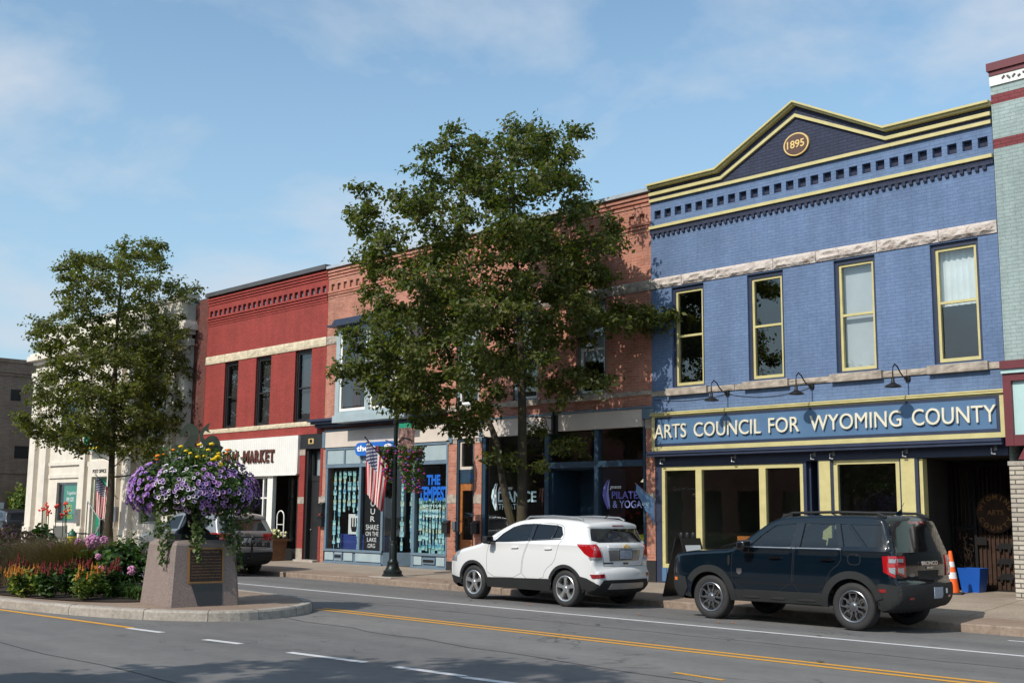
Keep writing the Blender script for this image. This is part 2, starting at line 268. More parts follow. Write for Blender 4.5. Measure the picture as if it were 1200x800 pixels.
# ------------------------------------------------------------------ mesh helpers (world coordinates in, object origin at its thing's base)
def wloc(o):
    v = Vector((0, 0, 0))
    while o: v = v+Vector(o.location); o = o.parent
    return v
class MB:
    def __init__(s): s.v = []; s.f = []; s.m = []; s.uv = None
    def add(s, vs, fs, mi=0):
        n = len(s.v); s.v += [tuple(p) for p in vs]; s.f += [tuple(i+n for i in f) for f in fs]; s.m += [mi]*len(fs); return s
    def box(s, x0, x1, y0, y1, z0, z1, mi=0):
        x0, x1 = sorted((x0, x1)); y0, y1 = sorted((y0, y1)); z0, z1 = sorted((z0, z1))
        return s.add([(x0, y0, z0), (x1, y0, z0), (x1, y1, z0), (x0, y1, z0), (x0, y0, z1), (x1, y0, z1), (x1, y1, z1), (x0, y1, z1)],
                     [(3, 2, 1, 0), (4, 5, 6, 7), (0, 1, 5, 4), (1, 2, 6, 5), (2, 3, 7, 6), (3, 0, 4, 7)], mi)
    def obox(s, c, hx, hy, hz, rot, mi=0):
        n = len(s.v); s.box(-hx, hx, -hy, hy, -hz, hz, mi)
        for i in range(n, len(s.v)): s.v[i] = tuple(rot @ Vector(s.v[i])+Vector(c))
        return s
    def quad(s, a, b, c, d, mi=0): return s.add([a, b, c, d], [(0, 1, 2, 3)], mi)
    def prism(s, poly, y0, y1, mi=0):      # polygon in (x,z), extruded along y
        n = len(poly); ar = sum(poly[i][0]*poly[(i+1) % n][1]-poly[(i+1) % n][0]*poly[i][1] for i in range(n))
        if ar < 0: poly = poly[::-1]
        vs = [(x, y0, z) for x, z in poly]+[(x, y1, z) for x, z in poly]
        return s.add(vs, [tuple(range(n)), tuple(range(2*n-1, n-1, -1))]+[(i+n, (i+1) % n+n, (i+1) % n, i) for i in range(n)], mi)
    def prismz(s, poly, z0, z1, mi=0):     # polygon in (x,y), extruded along z
        n = len(poly); ar = sum(poly[i][0]*poly[(i+1) % n][1]-poly[(i+1) % n][0]*poly[i][1] for i in range(n))
        if ar < 0: poly = poly[::-1]
        vs = [(x, y, z0) for x, y in poly]+[(x, y, z1) for x, y in poly]
        return s.add(vs, [tuple(range(n-1, -1, -1)), tuple(range(n, 2*n))]+[(i, (i+1) % n, (i+1) % n+n, i+n) for i in range(n)], mi)
    def tube(s, pts, r, n=8, mi=0, cap=True):
        pts = [Vector(p) for p in pts]; rs = r if isinstance(r, (list, tuple)) else [r]*len(pts); vs = []; fs = []
        up = Vector((0, 0, 1))
        for i, p in enumerate(pts):
            d = (pts[min(i+1, len(pts)-1)]-pts[max(i-1, 0)]).normalized(); a = d.cross(up if abs(d.z) < .9 else Vector((1, 0, 0))).normalized()
            if i and a.dot(pa) < 0: a = -a
            pa = a; b = d.cross(a)
            vs += [p+(a*math.cos(k*2*math.pi/n)+b*math.sin(k*2*math.pi/n))*rs[i] for k in range(n)]
        for i in range(len(pts)-1):
            fs += [(i*n+k, i*n+(k+1) % n, (i+1)*n+(k+1) % n, (i+1)*n+k) for k in range(n)]
        if cap: fs += [tuple(range(n-1, -1, -1)), tuple(range((len(pts)-1)*n, len(pts)*n))]
        return s.add(vs, fs, mi)
    def lathe(s, prof, c=(0, 0, 0), n=24, axis='z', mi=0, a0=0, a1=2*math.pi):   # prof: (r, h)
        vs = []; fs = []; full = abs(a1-a0-2*math.pi) < 1e-6; m = n if full else n+1
        for r, h in prof:
            for k in range(m):
                a = a0+(a1-a0)*k/n; x, y = r*math.cos(a), r*math.sin(a)
                vs.append((c[0]+x, c[1]+y, c[2]+h) if axis == 'z' else (c[0]+x, c[1]+h, c[2]+y))
        for i in range(len(prof)-1):
            for k in range(n if full else n): fs.append((i*m+k, i*m+(k+1) % m, (i+1)*m+(k+1) % m, (i+1)*m+k))
        return s.add(vs, fs, mi)
    def ball(s, c, r, n=8, mi=0, sq=(1, 1, 1)):
        pr = [(math.sin(math.pi*i/n)*r, -math.cos(math.pi*i/n)*r) for i in range(n+1)]; k = len(s.v); s.lathe(pr, (0, 0, 0), n+4, 'z', mi)
        for i in range(k, len(s.v)): v = s.v[i]; s.v[i] = (c[0]+v[0]*sq[0], c[1]+v[1]*sq[1], c[2]+v[2]*sq[2])
        return s
    def build(s, name, mats, parent=None, smooth=False, origin=None, ang=40):
        me = bpy.data.meshes.new(name); loc = Vector(origin) if origin is not None else (wloc(parent) if parent else Vector((0, 0, 0)))
        me.from_pydata([tuple(Vector(p)-loc) for p in s.v], [], s.f)
        if not isinstance(mats, (list, tuple)): mats = [mats]
        for m in mats: me.materials.append(MATS[m] if isinstance(m, str) else m)
        me.polygons.foreach_set('material_index', s.m)
        if smooth: me.shade_smooth(); me.set_sharp_from_angle(angle=R_(ang))
        me.update(); o = bpy.data.objects.new(name, me); COL.objects.link(o)
        if parent: o.parent = parent; o.location = loc-wloc(parent)
        else: o.location = loc
        return o
def tag(o, label=None, cat=None, group=None, kind=None):
    if label: o['label'] = label
    if cat: o['category'] = cat
    if group: o['group'] = group
    if kind: o['kind'] = kind
    return o
def thing(name, label, cat, loc=(0, 0, 0), group=None):
    o = bpy.data.objects.new(name, None); COL.objects.link(o); o.location = loc; o.empty_display_size = .3
    return tag(o, label, cat, group)
def struct(o): o['kind'] = 'structure'; return o
def copytree(o, loc, label=None, parent=None):
    c = o.copy(); COL.objects.link(c)
    if parent: c.parent = parent
    else: c.location = loc
    if label: c['label'] = label
    for ch in list(o.children): copytree(ch, None, None, c)
    return c
_tc = {}
def text(parent, name, s, x0, x1, z0, z1, y, mat, depth=.012, bold=0.0, shear=0, xdir=(1, 0, 0), squash=None, space=1.0):
    """lettering filling the rectangle x0..x1, z0..z1 on the plane y, facing -y (or along xdir)"""
    key = (s, bold, depth, shear, space)
    cu = bpy.data.curves.new('t', 'FONT'); cu.body = s; cu.offset = bold; cu.extrude = .5; cu.shear = shear; cu.resolution_u = 4; cu.align_x = 'CENTER'; cu.space_line = .95; cu.space_character = space
    ob = bpy.data.objects.new('t', cu); COL.objects.link(ob); dg = bpy.context.evaluated_depsgraph_get(); dg.update(); me = bpy.data.meshes.new_from_object(ob.evaluated_get(dg)); bpy.data.objects.remove(ob)
    n = len(me.vertices); a = np.empty(n*3); me.vertices.foreach_get('co', a); a = a.reshape(-1, 3); mn, mxx = a.min(0), a.max(0)
    sx = (x1-x0)/(mxx[0]-mn[0]); sz = (z1-z0)/(mxx[1]-mn[1]); loc = wloc(parent); X = Vector(xdir).normalized(); out = Vector((X.y, -X.x, 0)); P = np.empty_like(a)
    for i, v in enumerate(a):
        p = Vector((0, y, 0)) if xdir == (1, 0, 0) else Vector(y)
        u = x0+(v[0]-mn[0])*sx; q = p+X*u+out*(v[2]+.5)*depth; q.z = z0+(v[1]-mn[1])*sz; P[i] = q-loc
    me.vertices.foreach_set('co', P.ravel()); me.materials.clear(); me.materials.append(MATS[mat]); me.update()
    o = bpy.data.objects.new(name, me); COL.objects.link(o); o.parent = parent; me.name = name
    return o

# ------------------------------------------------------------------ ground, road, pavements
FY = 21.8                                     # the building line
def rz(y): return 0 if y < 15 else -.1*(y-15)/3.25
m = MB(); ys = [-400, -3.2, 6, 12, 15, 18.4]
for i in range(len(ys)-1): m.quad((-400, ys[i], rz(ys[i])-0.0), (300, ys[i], rz(ys[i])), (300, ys[i+1], rz(ys[i+1])), (-400, ys[i+1], rz(ys[i+1])))
m.quad((-400, 18.4, -.105), (300, 18.4, -.105), (300, 400, -.105), (-400, 400, -.105))
struct(m.build('road', 'asphalt'))
def sz(y): return .03+.07*(y-18.25)/3.55
m = MB(); XL, XR_ = -55.2, 40
xs_ = [XL, -19, -17, -15, -13, -11, -9, XR_]; ex = lambda x: .14*min(1, max(0, (x+19)/9))
for a, b in zip(xs_, xs_[1:]): m.quad((a, 19.4, sz(19.4)), (b, 19.4, sz(19.4)), (b, FY, .10+ex(b)), (a, FY, .10+ex(a)), 0); m.quad((a, FY, .10+ex(a)), (b, FY, .10+ex(b)), (b, 24.6, .11+ex(b)), (a, 24.6, .11+ex(a)), 0)
m.quad((XL, 19.39, 0), (XL, 19.4, 0), (XL, 19.4, 0), (XL, 19.39, 0)) if 0 else None; m.quad((XL, 18.4, sz(18.4)), (XR_, 18.4, sz(18.4)), (XR_, 19.4, sz(19.4)), (XL, 19.4, sz(19.4)), 1)
m.quad((XL, 18.4, -.2), (XL, 18.4, .03), (XL, 24.6, .11), (XL, 24.6, -.2))
struct(m.build('sidewalk', ['sidewalk_concrete', 'sidewalk_aggregate']))
m = MB(); x = XL
while x < XR_:
    L = random.uniform(1.6, 2.6); j = random.uniform(-.012, .012); t = random.uniform(-.006, .008)
    m.add([(x+.006, 18.24+j, -.2), (x+L-.006, 18.24+j, -.2), (x+L-.006, 18.24+j, .015+t), (x+.006, 18.24+j, .015+t), (x+.006, 18.265+j, .034+t), (x+L-.006, 18.265+j, .034+t), (x+L-.006, 18.41, .034+t), (x+.006, 18.41, .034+t), (x+L-.006, 18.41, -.2), (x+.006, 18.41, -.2)],
          [(0, 1, 2, 3), (3, 2, 5, 4), (4, 5, 6, 7), (1, 8, 6, 5, 2), (0, 3, 4, 7, 9)]); x += L
struct(m.build('kerb', 'old_kerb'))
m = MB().box(-120, 60, -14, -3.2, -.2, .12); struct(m.build('far_sidewalk', 'sidewalk_concrete'))
m = MB().box(-140, -62.1, 19.5, 60, -.2, .06); struct(m.build('side_street_pavement', 'sidewalk_concrete'))
def strip(m, x0, y0, x1, y1, wd, z=.004):
    d = Vector((x1-x0, y1-y0, 0)).normalized(); p = Vector((-d.y, d.x, 0))*wd/2
    m.quad(Vector((x0, y0, z+rz(y0)))-p, Vector((x1, y1, z+rz(y1)))-p, Vector((x1, y1, z+rz(y1)))+p, Vector((x0, y0, z+rz(y0)))+p)
m = MB(); strip(m, -70, 14.72, -6, 14.82, .11); strip(m, -6, 14.82, 40, 14.9, .11); m.v = [(a, b, .004) for a, b, c in m.v]
for a, b in ((-16.04, 8.03), ): pass
for x0, y0, x1, y1 in ((-16.1, 8.0, -15.25, 8.08), (-14.1, 8.08, -13.35, 8.17), (-12.2, 8.13, -10.85, 8.26), (-10.35, 8.28, -9.3, 8.36), (-9.25, 8.3, -8.2, 8.42), (-7.4, 8.5, -5.6, 8.65)): strip(m, x0, y0, x1, y1, .12)
for x0 in (-12.9, -7.4): strip(m, x0, 17.2, x0+.9, 17.15, .08)
struct(m.build('white_road_lines', 'paint_line_white'))
m = MB(); strip(m, -17.35, 12.25, 20, 12.05, .10); strip(m, -17.2, 12.02, 20, 11.82, .10); strip(m, -40, 7.35, -20.5, 7.78, .11); strip(m, -20.5, 7.78, -16.1, 8.06, .11)
strip(m, -8.05, 10.28, -7.35, 10.20, .07)
struct(m.build('yellow_road_lines', 'paint_line_yellow'))
m = MB(); pp = [(-17.2+.6*k, 10.75-.055*k+.05*math.sin(k*1.7)+.03*math.sin(k*4.1)) for k in range(40)]
for (a, b), (c, d) in zip(pp, pp[1:]): strip(m, a, b, c, d, .022+.012*random.random(), .003)
pp = [(-30+.7*k, 5.9+.04*math.sin(k*1.3)) for k in range(50)]
for (a, b), (c, d) in zip(pp, pp[1:]): strip(m, a, b, c, d, .02, .003)
pp = [(-26+.6*k, 13.55+.03*math.sin(k*2.1)) for k in range(60)]
for (a, b), (c, d) in zip(pp, pp[1:]): strip(m, a, b, c, d, .018, .003)
struct(m.build('road_seam', 'road_tar'))
# median island
isl = [(-60, 7.0), (-40, 7.25), (-30, 7.45), (-24, 7.68), (-20.6, 7.92), (-18.4, 8.32), (-17.3, 8.72), (-16.5, 9.2), (-16.1, 9.75), (-16.1, 10.4), (-16.35, 11.1), (-16.9, 11.75), (-17.7, 12.2), (-19, 12.45), (-24, 12.6), (-40, 12.7), (-60, 12.8)]
def chaikin(p, closed=False, it=2):
    for _ in range(it):
        q = [p[0]]
        for a, b in zip(p, p[1:]): q += [(a[0]*.75+b[0]*.25, a[1]*.75+b[1]*.25), (a[0]*.25+b[0]*.75, a[1]*.25+b[1]*.75)]
        q.append(p[-1]); p = q
    return p
isl = chaikin(isl); n = len(isl)
def inset(p, d):
    o = []
    for i in range(len(p)):
        a, b = p[max(i-1, 0)], p[min(i+1, len(p)-1)]; t = Vector((b[0]-a[0], b[1]-a[1])).normalized(); o.append((p[i][0]-t.y*d, p[i][1]+t.x*d))
    return o
rings = [(isl, -.05), (inset(isl, .01), .12), (inset(isl, .03), .15), (inset(isl, .17), .155), (inset(isl, .18), .05)]
m = MB()
for (p, z0), (q, z1) in zip(rings, rings[1:]):
    for i in range(n-1): m.quad((*p[i], z0), (*p[i+1], z0), (*q[i+1], z1), (*q[i], z1))
struct(m.build('island_kerb', 'kerb_stone', smooth=True)); m = MB()
for i in range(6, n-6, 5): m.tube([(*p[i], z+.001) for p, z in rings[:4]], .005, 4)
struct(m.build('kerb_joint', 'road_tar'))
m = MB(); q = inset(isl, .172); m.add([(a, b, .148) for a, b in q], [tuple(range(len(q)))]); struct(m.build('island_paving', 'sidewalk_aggregate'))
bed = chaikin([(-60, 7.5), (-30, 7.85), (-22, 8.15), (-19.5, 8.6), (-18.75, 9.1), (-18.6, 9.8), (-18.7, 10.6), (-19.2, 11.4), (-20.5, 11.9), (-30, 12.2), (-60, 12.3)])
m = MB(); m.add([(a, b, .165) for a, b in bed], [tuple(range(len(bed)))]); struct(m.build('mulch_bed', 'mulch'))

# ------------------------------------------------------------------ facades
def wallgrid(m, x0, x1, z0, z1, y, holes, depth=.22, mi=0):
    xs = sorted({x0, x1, *[h[0] for h in holes], *[h[1] for h in holes]}); zs = sorted({z0, z1, *[h[2] for h in holes], *[h[3] for h in holes]})
    for a, b in zip(xs, xs[1:]):
        for c, d in zip(zs, zs[1:]):
            if any(h[0] <= (a+b)/2 <= h[1] and h[2] <= (c+d)/2 <= h[3] for h in holes): continue
            m.quad((a, y, c), (b, y, c), (b, y, d), (a, y, d), mi)
    for h in holes:
        a, b, c, d = h[:4]; y2 = y+depth
        m.quad((a, y, c), (a, y, d), (a, y2, d), (a, y2, c), mi); m.quad((b, y, d), (b, y, c), (b, y2, c), (b, y2, d), mi)
        m.quad((a, y, d), (b, y, d), (b, y2, d), (a, y2, d), mi); m.quad((b, y, c), (a, y, c), (a, y2, c), (b, y2, c), mi)
def shell(m, x0, x1, zt, y=FY, back=34, mi=0, roof=.35):
    """side and back walls and roof, butted behind the front wall"""
    m.quad((x0, y, 0), (x0, y, zt), (x0, back, zt), (x0, back, 0), mi); m.quad((x1, y, zt), (x1, y, 0), (x1, back, 0), (x1, back, zt), mi)
    m.quad((x0, back, zt), (x1, back, zt), (x1, back, 0), (x0, back, 0), mi); m.quad((x0, y+.3, zt-roof), (x1, y+.3, zt-roof), (x1, back, zt-roof), (x0, back, zt-roof), mi)
    m.quad((x0, y, zt), (x1, y, zt), (x1, y+.3, zt), (x0, y+.3, zt), mi); m.quad((x1, y+.3, zt), (x0, y+.3, zt), (x0, y+.3, zt-roof), (x1, y+.3, zt-roof), mi)
def rooms(parent, x0, x1, zf=4.28, depth=6, top=8.8, mats=('interior', 'interior')):
    m = MB(); y0, y1 = FY+.26, FY+depth; e = .03
    for k, (za, zb, mi) in enumerate(((.105, zf-.15, 0), (zf+.1, top, 1))):
        m.quad((x0+e, y1, za), (x1-e, y1, za), (x1-e, y1, zb), (x0+e, y1, zb), mi); m.quad((x0+e, y0, za), (x0+e, y1, za), (x0+e, y1, zb), (x0+e, y0, zb), mi); m.quad((x1-e, y1, za), (x1-e, y0, za), (x1-e, y0, zb), (x1-e, y1, zb), mi)
        m.quad((x0+e, y0, za), (x1-e, y0, za), (x1-e, y1, za), (x0+e, y1, za), mi); m.quad((x0+e, y1, zb), (x1-e, y1, zb), (x1-e, y0, zb), (x0+e, y0, zb), mi)
    return m.build('interior', list(mats), parent)
def sash(parent, x0, x1, z0, z1, y, fmat, fw=.07, mid=.5, cover=None, cmat='curtain', outer=None, ow=.07, lab=None, gmat='window_glass', d=.07, rails=True):
    """double-hung window: frame > pane, curtain"""
    m = MB(); mats = [fmat]
    X0, X1, Z0, Z1 = x0, x1, z0, z1
    if outer:
        mats.append(outer); m.box(x0, x0+ow, y-.03, y+.12, z0, z1, 1); m.box(x1-ow, x1, y-.03, y+.12, z0, z1, 1); m.box(x0+ow, x1-ow, y-.03, y+.12, z1-ow*1.3, z1, 1); m.box(x0+ow, x1-ow, y-.03, y+.12, z0, z0+ow*.5, 1)
        x0 += ow; x1 -= ow; z1 -= ow*1.3; z0 += ow*.5
    zm = z0+(z1-z0)*mid
    m.box(x0, x0+fw, y, y+d, z0, z1); m.box(x1-fw, x1, y, y+d, z0, z1); m.box(x0+fw, x1-fw, y, y+d, z1-fw, z1); m.box(x0+fw, x1-fw, y, y+d, z0, z0+fw*1.3)
    if rails: m.box(x0+fw, x1-fw, y+.005, y+d-.005, zm-fw*.45, zm+fw*.45)
    f = m.build('window', mats, parent)
    if lab: f['label'] = lab
    g = MB(); e = fw*.5
    g.quad((x0+e, y+.045, zm), (x1-e, y+.045, zm), (x1-e, y+.045, z1-e), (x0+e, y+.045, z1-e)); g.quad((x0+e, y+.06, z0+e), (x1-e, y+.06, z0+e), (x1-e, y+.06, zm), (x0+e, y+.06, zm)); g.build('pane', gmat, f)
    if cover:
        c = MB(); za = z1-(z1-z0)*cover; nf = 14 if cmat == 'curtain' else 1; yy = y+.17
        for k in range(nf):
            a = x0+(x1-x0)*k/nf; b = x0+(x1-x0)*(k+1)/nf; c.quad((a, yy+(k % 2)*.035*(nf > 1), za), (b, yy+((k+1) % 2)*.035*(nf > 1), za), (b, yy+((k+1) % 2)*.035*(nf > 1), z1), (a, yy+(k % 2)*.035*(nf > 1), z1))
        c.build('curtain' if cmat == 'curtain' else 'window_shade', cmat, f)
    return f
def shopwin(parent, x0, x1, z0, z1, y, fmat, fw=.08, mull=(), d=.08, mw=.14, y2=None, name='shop_window', gmat='shop_glass'):
    m = MB(); y2 = y if y2 is None else y2
    def fr(a, b, c, e): m.box(a, b, y, y+d, c, e)
    fr(x0, x0+fw, z0, z1); fr(x1-fw, x1, z0, z1); fr(x0+fw, x1-fw, z1-fw, z1); fr(x0+fw, x1-fw, z0, z0+fw)
    for k in mull: m.box(k-mw/2, k+mw/2, y-.02, y+d-.01, z0+fw, z1-fw)
    f = m.build(name, fmat, parent); MB().quad((x0+fw*.5, y+d*.6, z0+fw*.5), (x1-fw*.5, y+d*.6, z0+fw*.5), (x1-fw*.5, y+d*.6, z1-fw*.5), (x0+fw*.5, y+d*.6, z1-fw*.5)).build('pane', gmat, f)
    return f
def stonecourse(m, x0, x1, z0, z1, y, lo=.8, hi=1.4, pr=.04, mi=0, back=None):
    x = x0; back = back or y+.01
    while x < x1-.01:
        L = min(random.uniform(lo, hi), x1-x); L = x1-x if x1-x-L < .3 else L
        # rock-faced block: rough grid front
        nx, nz = max(3, int(L/.12)), 4; base_ = len(m.v); p = random.uniform(.6, 1.1)*pr; vs = []
        for j in range(nz+1):
            for i in range(nx+1):
                e = (i in (0, nx)) or (j in (0, nz)); vs.append((x+.006+(L-.012)*i/nx, y-(0.012 if e else p*random.uniform(.55, 1.25)), z0+(z1-z0)*j/nz))
        m.add(vs, [(j*(nx+1)+i, j*(nx+1)+i+1, (j+1)*(nx+1)+i+1, (j+1)*(nx+1)+i) for j in range(nz) for i in range(nx)], mi)
        t, b = y-.012, back; a, c = x+.006, x+L-.006
        m.quad((a, t, z1), (c, t, z1), (c, b, z1), (a, b, z1), mi); m.quad((c, t, z0), (a, t, z0), (a, b, z0), (c, b, z0), mi); m.quad((a, b, z0), (a, t, z0), (a, t, z1), (a, b, z1), mi); m.quad((c, t, z0), (c, b, z0), (c, b, z1), (c, t, z1), mi)
        x += L
def sill(parent, x0, x1, z0, z1, mat='sill_stone'):
    m = MB(); stonecourse(m, x0, x1, z0, z1, FY-.10, 2, 3, .02, back=FY-.004); return m.build('window_sill', mat, parent)
def squares(x0, x1, z0, z1, n, wd):   # recess openings of a corbel table
    p = (x1-x0-wd)/(n-1); return [(x0+i*p, x0+i*p+wd, z0, z1) for i in range(n)]

# ================= blue arts council building
BX0, BX1 = -17.66, -9.18
B = thing('brick_building', 'bright blue painted brick building with pointed navy gable and yellow trim', 'building', (BX0, FY, 0))
wins = [(-17.04, -16.10, 4.65, 7.05), (-14.89, -13.95, 4.65, 7.05), (-12.70, -11.75, 4.65, 7.05), (-10.55, -9.57, 4.65, 7.05)]
sq = squares(-17.54, -9.28, 8.81, 9.02, 27, .195)
m = MB(); wallgrid(m, BX0, BX1, 4.0, 9.24, FY, wins+sq, .22, 0); shell(m, BX0, BX1, 9.6, mi=0)
for a, b, c, d in sq: m.quad((a, FY+.10, c), (b, FY+.10, c), (b, FY+.10, d), (a, FY+.10, d), 1)
m.build('wall', ['brick_blue_paint', 'brick_navy_paint'], B)
m = MB(); m.prism([(BX0, 9.24), (BX1, 9.24), (BX1, 9.58), (-11.38, 9.58), (-13.5, 10.68), (-15.6, 9.58), (BX0, 9.58)], FY-.02, FY+.3); m.build('gable', 'brick_navy_paint', B)
m = MB().box(BX0, BX1, FY-.045, FY-.002, 8.44, 8.56)
x = BX0+.06
while x < BX1-.1: m.box(x, x+.075, FY-.045, FY-.002, 8.35, 8.44); x += .152
m.build('dentil_course', 'brick_navy_paint', B)
m = MB(); yy = FY-.022
m.box(BX0, BX1, FY-.09, FY-.002, 8.56, 8.63); m.box(BX0, BX1, FY-.07, yy, 9.24, 9.31)
def slanted(m, pts, h, y0, y1):
    for (xa, za), (xb, zb) in zip(pts, pts[1:]): m.prism([(xa, za), (xb, zb), (xb, zb+h), (xa, za+h)], y0, y1)
slanted(m, [(BX0, 9.40), (-15.52, 9.40), (-13.5, 10.42), (-11.38, 9.40), (BX1, 9.40)], .075, FY-.08, yy)
m.build('yellow_moulding', 'yellow_trim', B)
m = MB(); slanted(m, [(BX0, 9.581), (-15.62, 9.581), (-13.5, 10.68), (-11.38, 9.581), (BX1+.02, 9.581)], .05, FY-.13, FY+.32); slanted(m, [(BX0, 9.632), (-15.62, 9.632), (-13.5, 10.731), (-11.38, 9.632), (BX1+.02, 9.632)], .045, FY-.19, FY+.34)
m.build('cornice', 'yellow_trim', B)
m = MB(); el = [(-13.49+.32*math.cos(a), 9.79+.26*math.sin(a)) for a in [i*math.pi/16 for i in range(32)]]; m.prism(el, FY-.07, FY-.021); m.prism([( -13.49+(p[0]+13.49)*.88, 9.79+(p[1]-9.79)*.88) for p in el], FY-.078, FY-.0705, 1)
dd = m.build('date_plaque', ['gold', 'sign_brown'], B); dd['label'] = 'oval brown plaque with the year 1895'
text(dd, 'lettering', '1895', -13.71, -13.27, 9.70, 9.88, FY-.079, 'gold', .01, .02)
m = MB(); stonecourse(m, BX0, BX1, 7.08, 7.33, FY-.01, .9, 1.9, .07); m.build('stone_band', 'rough_sandstone', B)
m = MB(); stonecourse(m, BX0, BX1, 4.475, 4.60, FY-.02, .8, 1.6, .03); m.build('sill_band', 'sill_stone', B)
covers = [(None, None), (None, None), (1.0, 'shade_grey'), (.5, 'curtain')]
labs = ['upper window with dark panes reflecting leaves', 'dark upper window with yellow sash', 'upper window with closed pale shade', 'upper window with pleated curtain in its top half']
for (a, b, c, d), (cv, cm), lb in zip(wins, covers, labs):
    sash(B, a+.002, b-.002, c+.002, d-.002, FY+.09, 'yellow_trim', .055, .52, cv, cm or 'curtain', 'navy_trim', .07, lb); sill(B, a-.12, b+.12, 4.46, 4.625)
# sign board
m = MB().box(-17.60, -9.19, FY-.10, FY-.001, 3.17, 4.07, 0); m.box(-17.50, -9.27, FY-.104, FY-.1005, 3.27, 3.965, 1); m.box(-17.42, -9.34, FY-.108, FY-.1045, 3.335, 3.90, 2); m.box(-17.62, -9.17, FY-.15, FY-.101, 4.0, 4.03); m.box(-17.62, -9.17, FY-.13, FY-.101, 4.045, 4.072)
sg = m.build('sign_board', ['yellow_trim', 'navy_trim', 'blue_field'], B)
for wd, a, b in (('ARTS', -17.47, -16.54), ('COUNCIL', -16.32, -14.51), ('FOR', -14.31, -13.55), ('WYOMING', -13.29, -11.22), ('COUNTY', -10.99, -9.32)): text(sg, 'lettering', wd, a, b, 3.46, 3.785, FY-.125, 'letter_cream', .035, .0)
# narrow awning, beam, shopfront
m = MB().box(-17.62, -9.19, FY-.30, FY-.02, 3.09, 3.15).box(-17.62, -9.19, FY-.27, FY-.02, 3.03, 3.089); m.build('awning', 'navy_trim', B)
m = MB().box(-17.58, -9.19, FY-.01, FY+.15, 2.84, 3.03); m.build('beam', 'navy_trim', B)
for x in (-17.3, -15.28, -13.27, -12.82, -11.2, -9.42):
    MB().tube([(x, FY-.03, 2.99), (x-.05, FY-.10, 2.97), (x-.04, FY-.11, 2.87), (x+.03, FY-.10, 2.86)], .014, 6).box(x-.03, x+.03, FY-.035, FY-.012, 2.93, 3.02).build('awning_bracket', 'metal_grey', B)
m = MB().box(-17.56, -17.40, FY, FY+.12, .10, 2.84); m.box(-13.58, -13.50, FY, FY+.12, .10, 2.84); m.box(-17.40, -13.58, FY, FY+.12, .10, .16); m.box(-17.4, -13.58, FY, FY+.12, 2.80, 2.84)
m.box(-13.22, -13.18, FY-.01, FY+.12, .10, 2.84); m.box(-12.91, -12.86, FY, FY+.12, .1, 2.84); m.box(-11.38, -11.34, FY, FY+.12, .1, 2.84); m.box(-11.04, -10.98, FY-.02, FY+.2, .1, 2.84)
# recess between the display windows: side and back walls
m.box(-13.50, -13.46, FY+.12, FY+1.0, .1, 2.84); m.box(-13.46, -13.24, FY+.96, FY+1.0, .1, 2.84); m.box(-13.24, -13.2, FY+.12, FY+1, .1, 2.84); m.build('shopfront_frame', 'navy_trim', B)
for a, b in ((-13.178, -12.915), (-11.335, -11.045)): MB().box(a, b, FY-.03, FY+.1, .45, 2.838).build('pilaster', 'yellow_trim', B)
m = MB()
for i in range(27): m.box(-17.4+i*.1415, -17.4+i*.1415+.132, FY-.005+.004*(i % 2), FY+.1, .161, .47)
for i in range(11): m.box(-12.86+i*.1345, -12.86+i*.1345+.126, FY-.005+.004*(i % 2), FY+.1, .1, .47)
m.box(-13.178, -12.915, FY-.02, FY+.1, .1, .449); m.box(-11.335, -11.045, FY-.02, FY+.1, .1, .449); m.build('bulkhead', 'blue_field', B)
shopwin(B, -17.40, -13.58, .47, 2.80, FY+.02, 'yellow_trim', .09, (-16.32, -14.6), mw=.17)['label'] = 'wide display window with yellow frame'
shopwin(B, -12.86, -11.38, .47, 2.84, FY+.02, 'yellow_trim', .09)['label'] = 'narrow display window with yellow frame'
rooms(B, BX0, -11.38, 4.28, 5, mats=('interior_pale', 'interior'))
m = MB(); m.quad((-11.0, FY+.26, 4.38), (BX1, FY+.26, 4.38), (BX1, FY+5, 4.38), (-11, FY+5, 4.38)); m.quad((-11, FY+5, 4.38), (BX1, FY+5, 4.38), (BX1, FY+5, 8.8), (-11, FY+5, 8.8)); m.quad((-11., FY+5, 8.8), (BX1, FY+5, 8.8), (BX1, FY+.26, 8.8), (-11, FY+.26, 8.8))
# recessed entrance: soffit, back wall, side walls
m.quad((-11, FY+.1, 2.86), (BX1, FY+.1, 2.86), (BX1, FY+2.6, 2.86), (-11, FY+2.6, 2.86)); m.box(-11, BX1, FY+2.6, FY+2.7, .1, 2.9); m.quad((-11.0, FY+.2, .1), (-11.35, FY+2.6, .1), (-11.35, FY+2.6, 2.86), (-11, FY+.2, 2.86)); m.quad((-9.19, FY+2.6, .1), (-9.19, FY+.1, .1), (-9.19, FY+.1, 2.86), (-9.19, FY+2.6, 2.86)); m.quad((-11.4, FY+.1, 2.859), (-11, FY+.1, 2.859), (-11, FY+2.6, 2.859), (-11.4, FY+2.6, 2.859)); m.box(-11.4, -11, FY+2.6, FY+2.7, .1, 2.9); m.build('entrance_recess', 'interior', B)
MB().box(-10.97, -10.90, FY+.02, FY+.2, .3, 2.82).build('door_jamb', 'yellow_trim', B)
# recessed door glass
shopwin(B, -10.9, -10.35, .15, 2.6, FY+2.45, 'dark_frame', .07, name='glass_door')
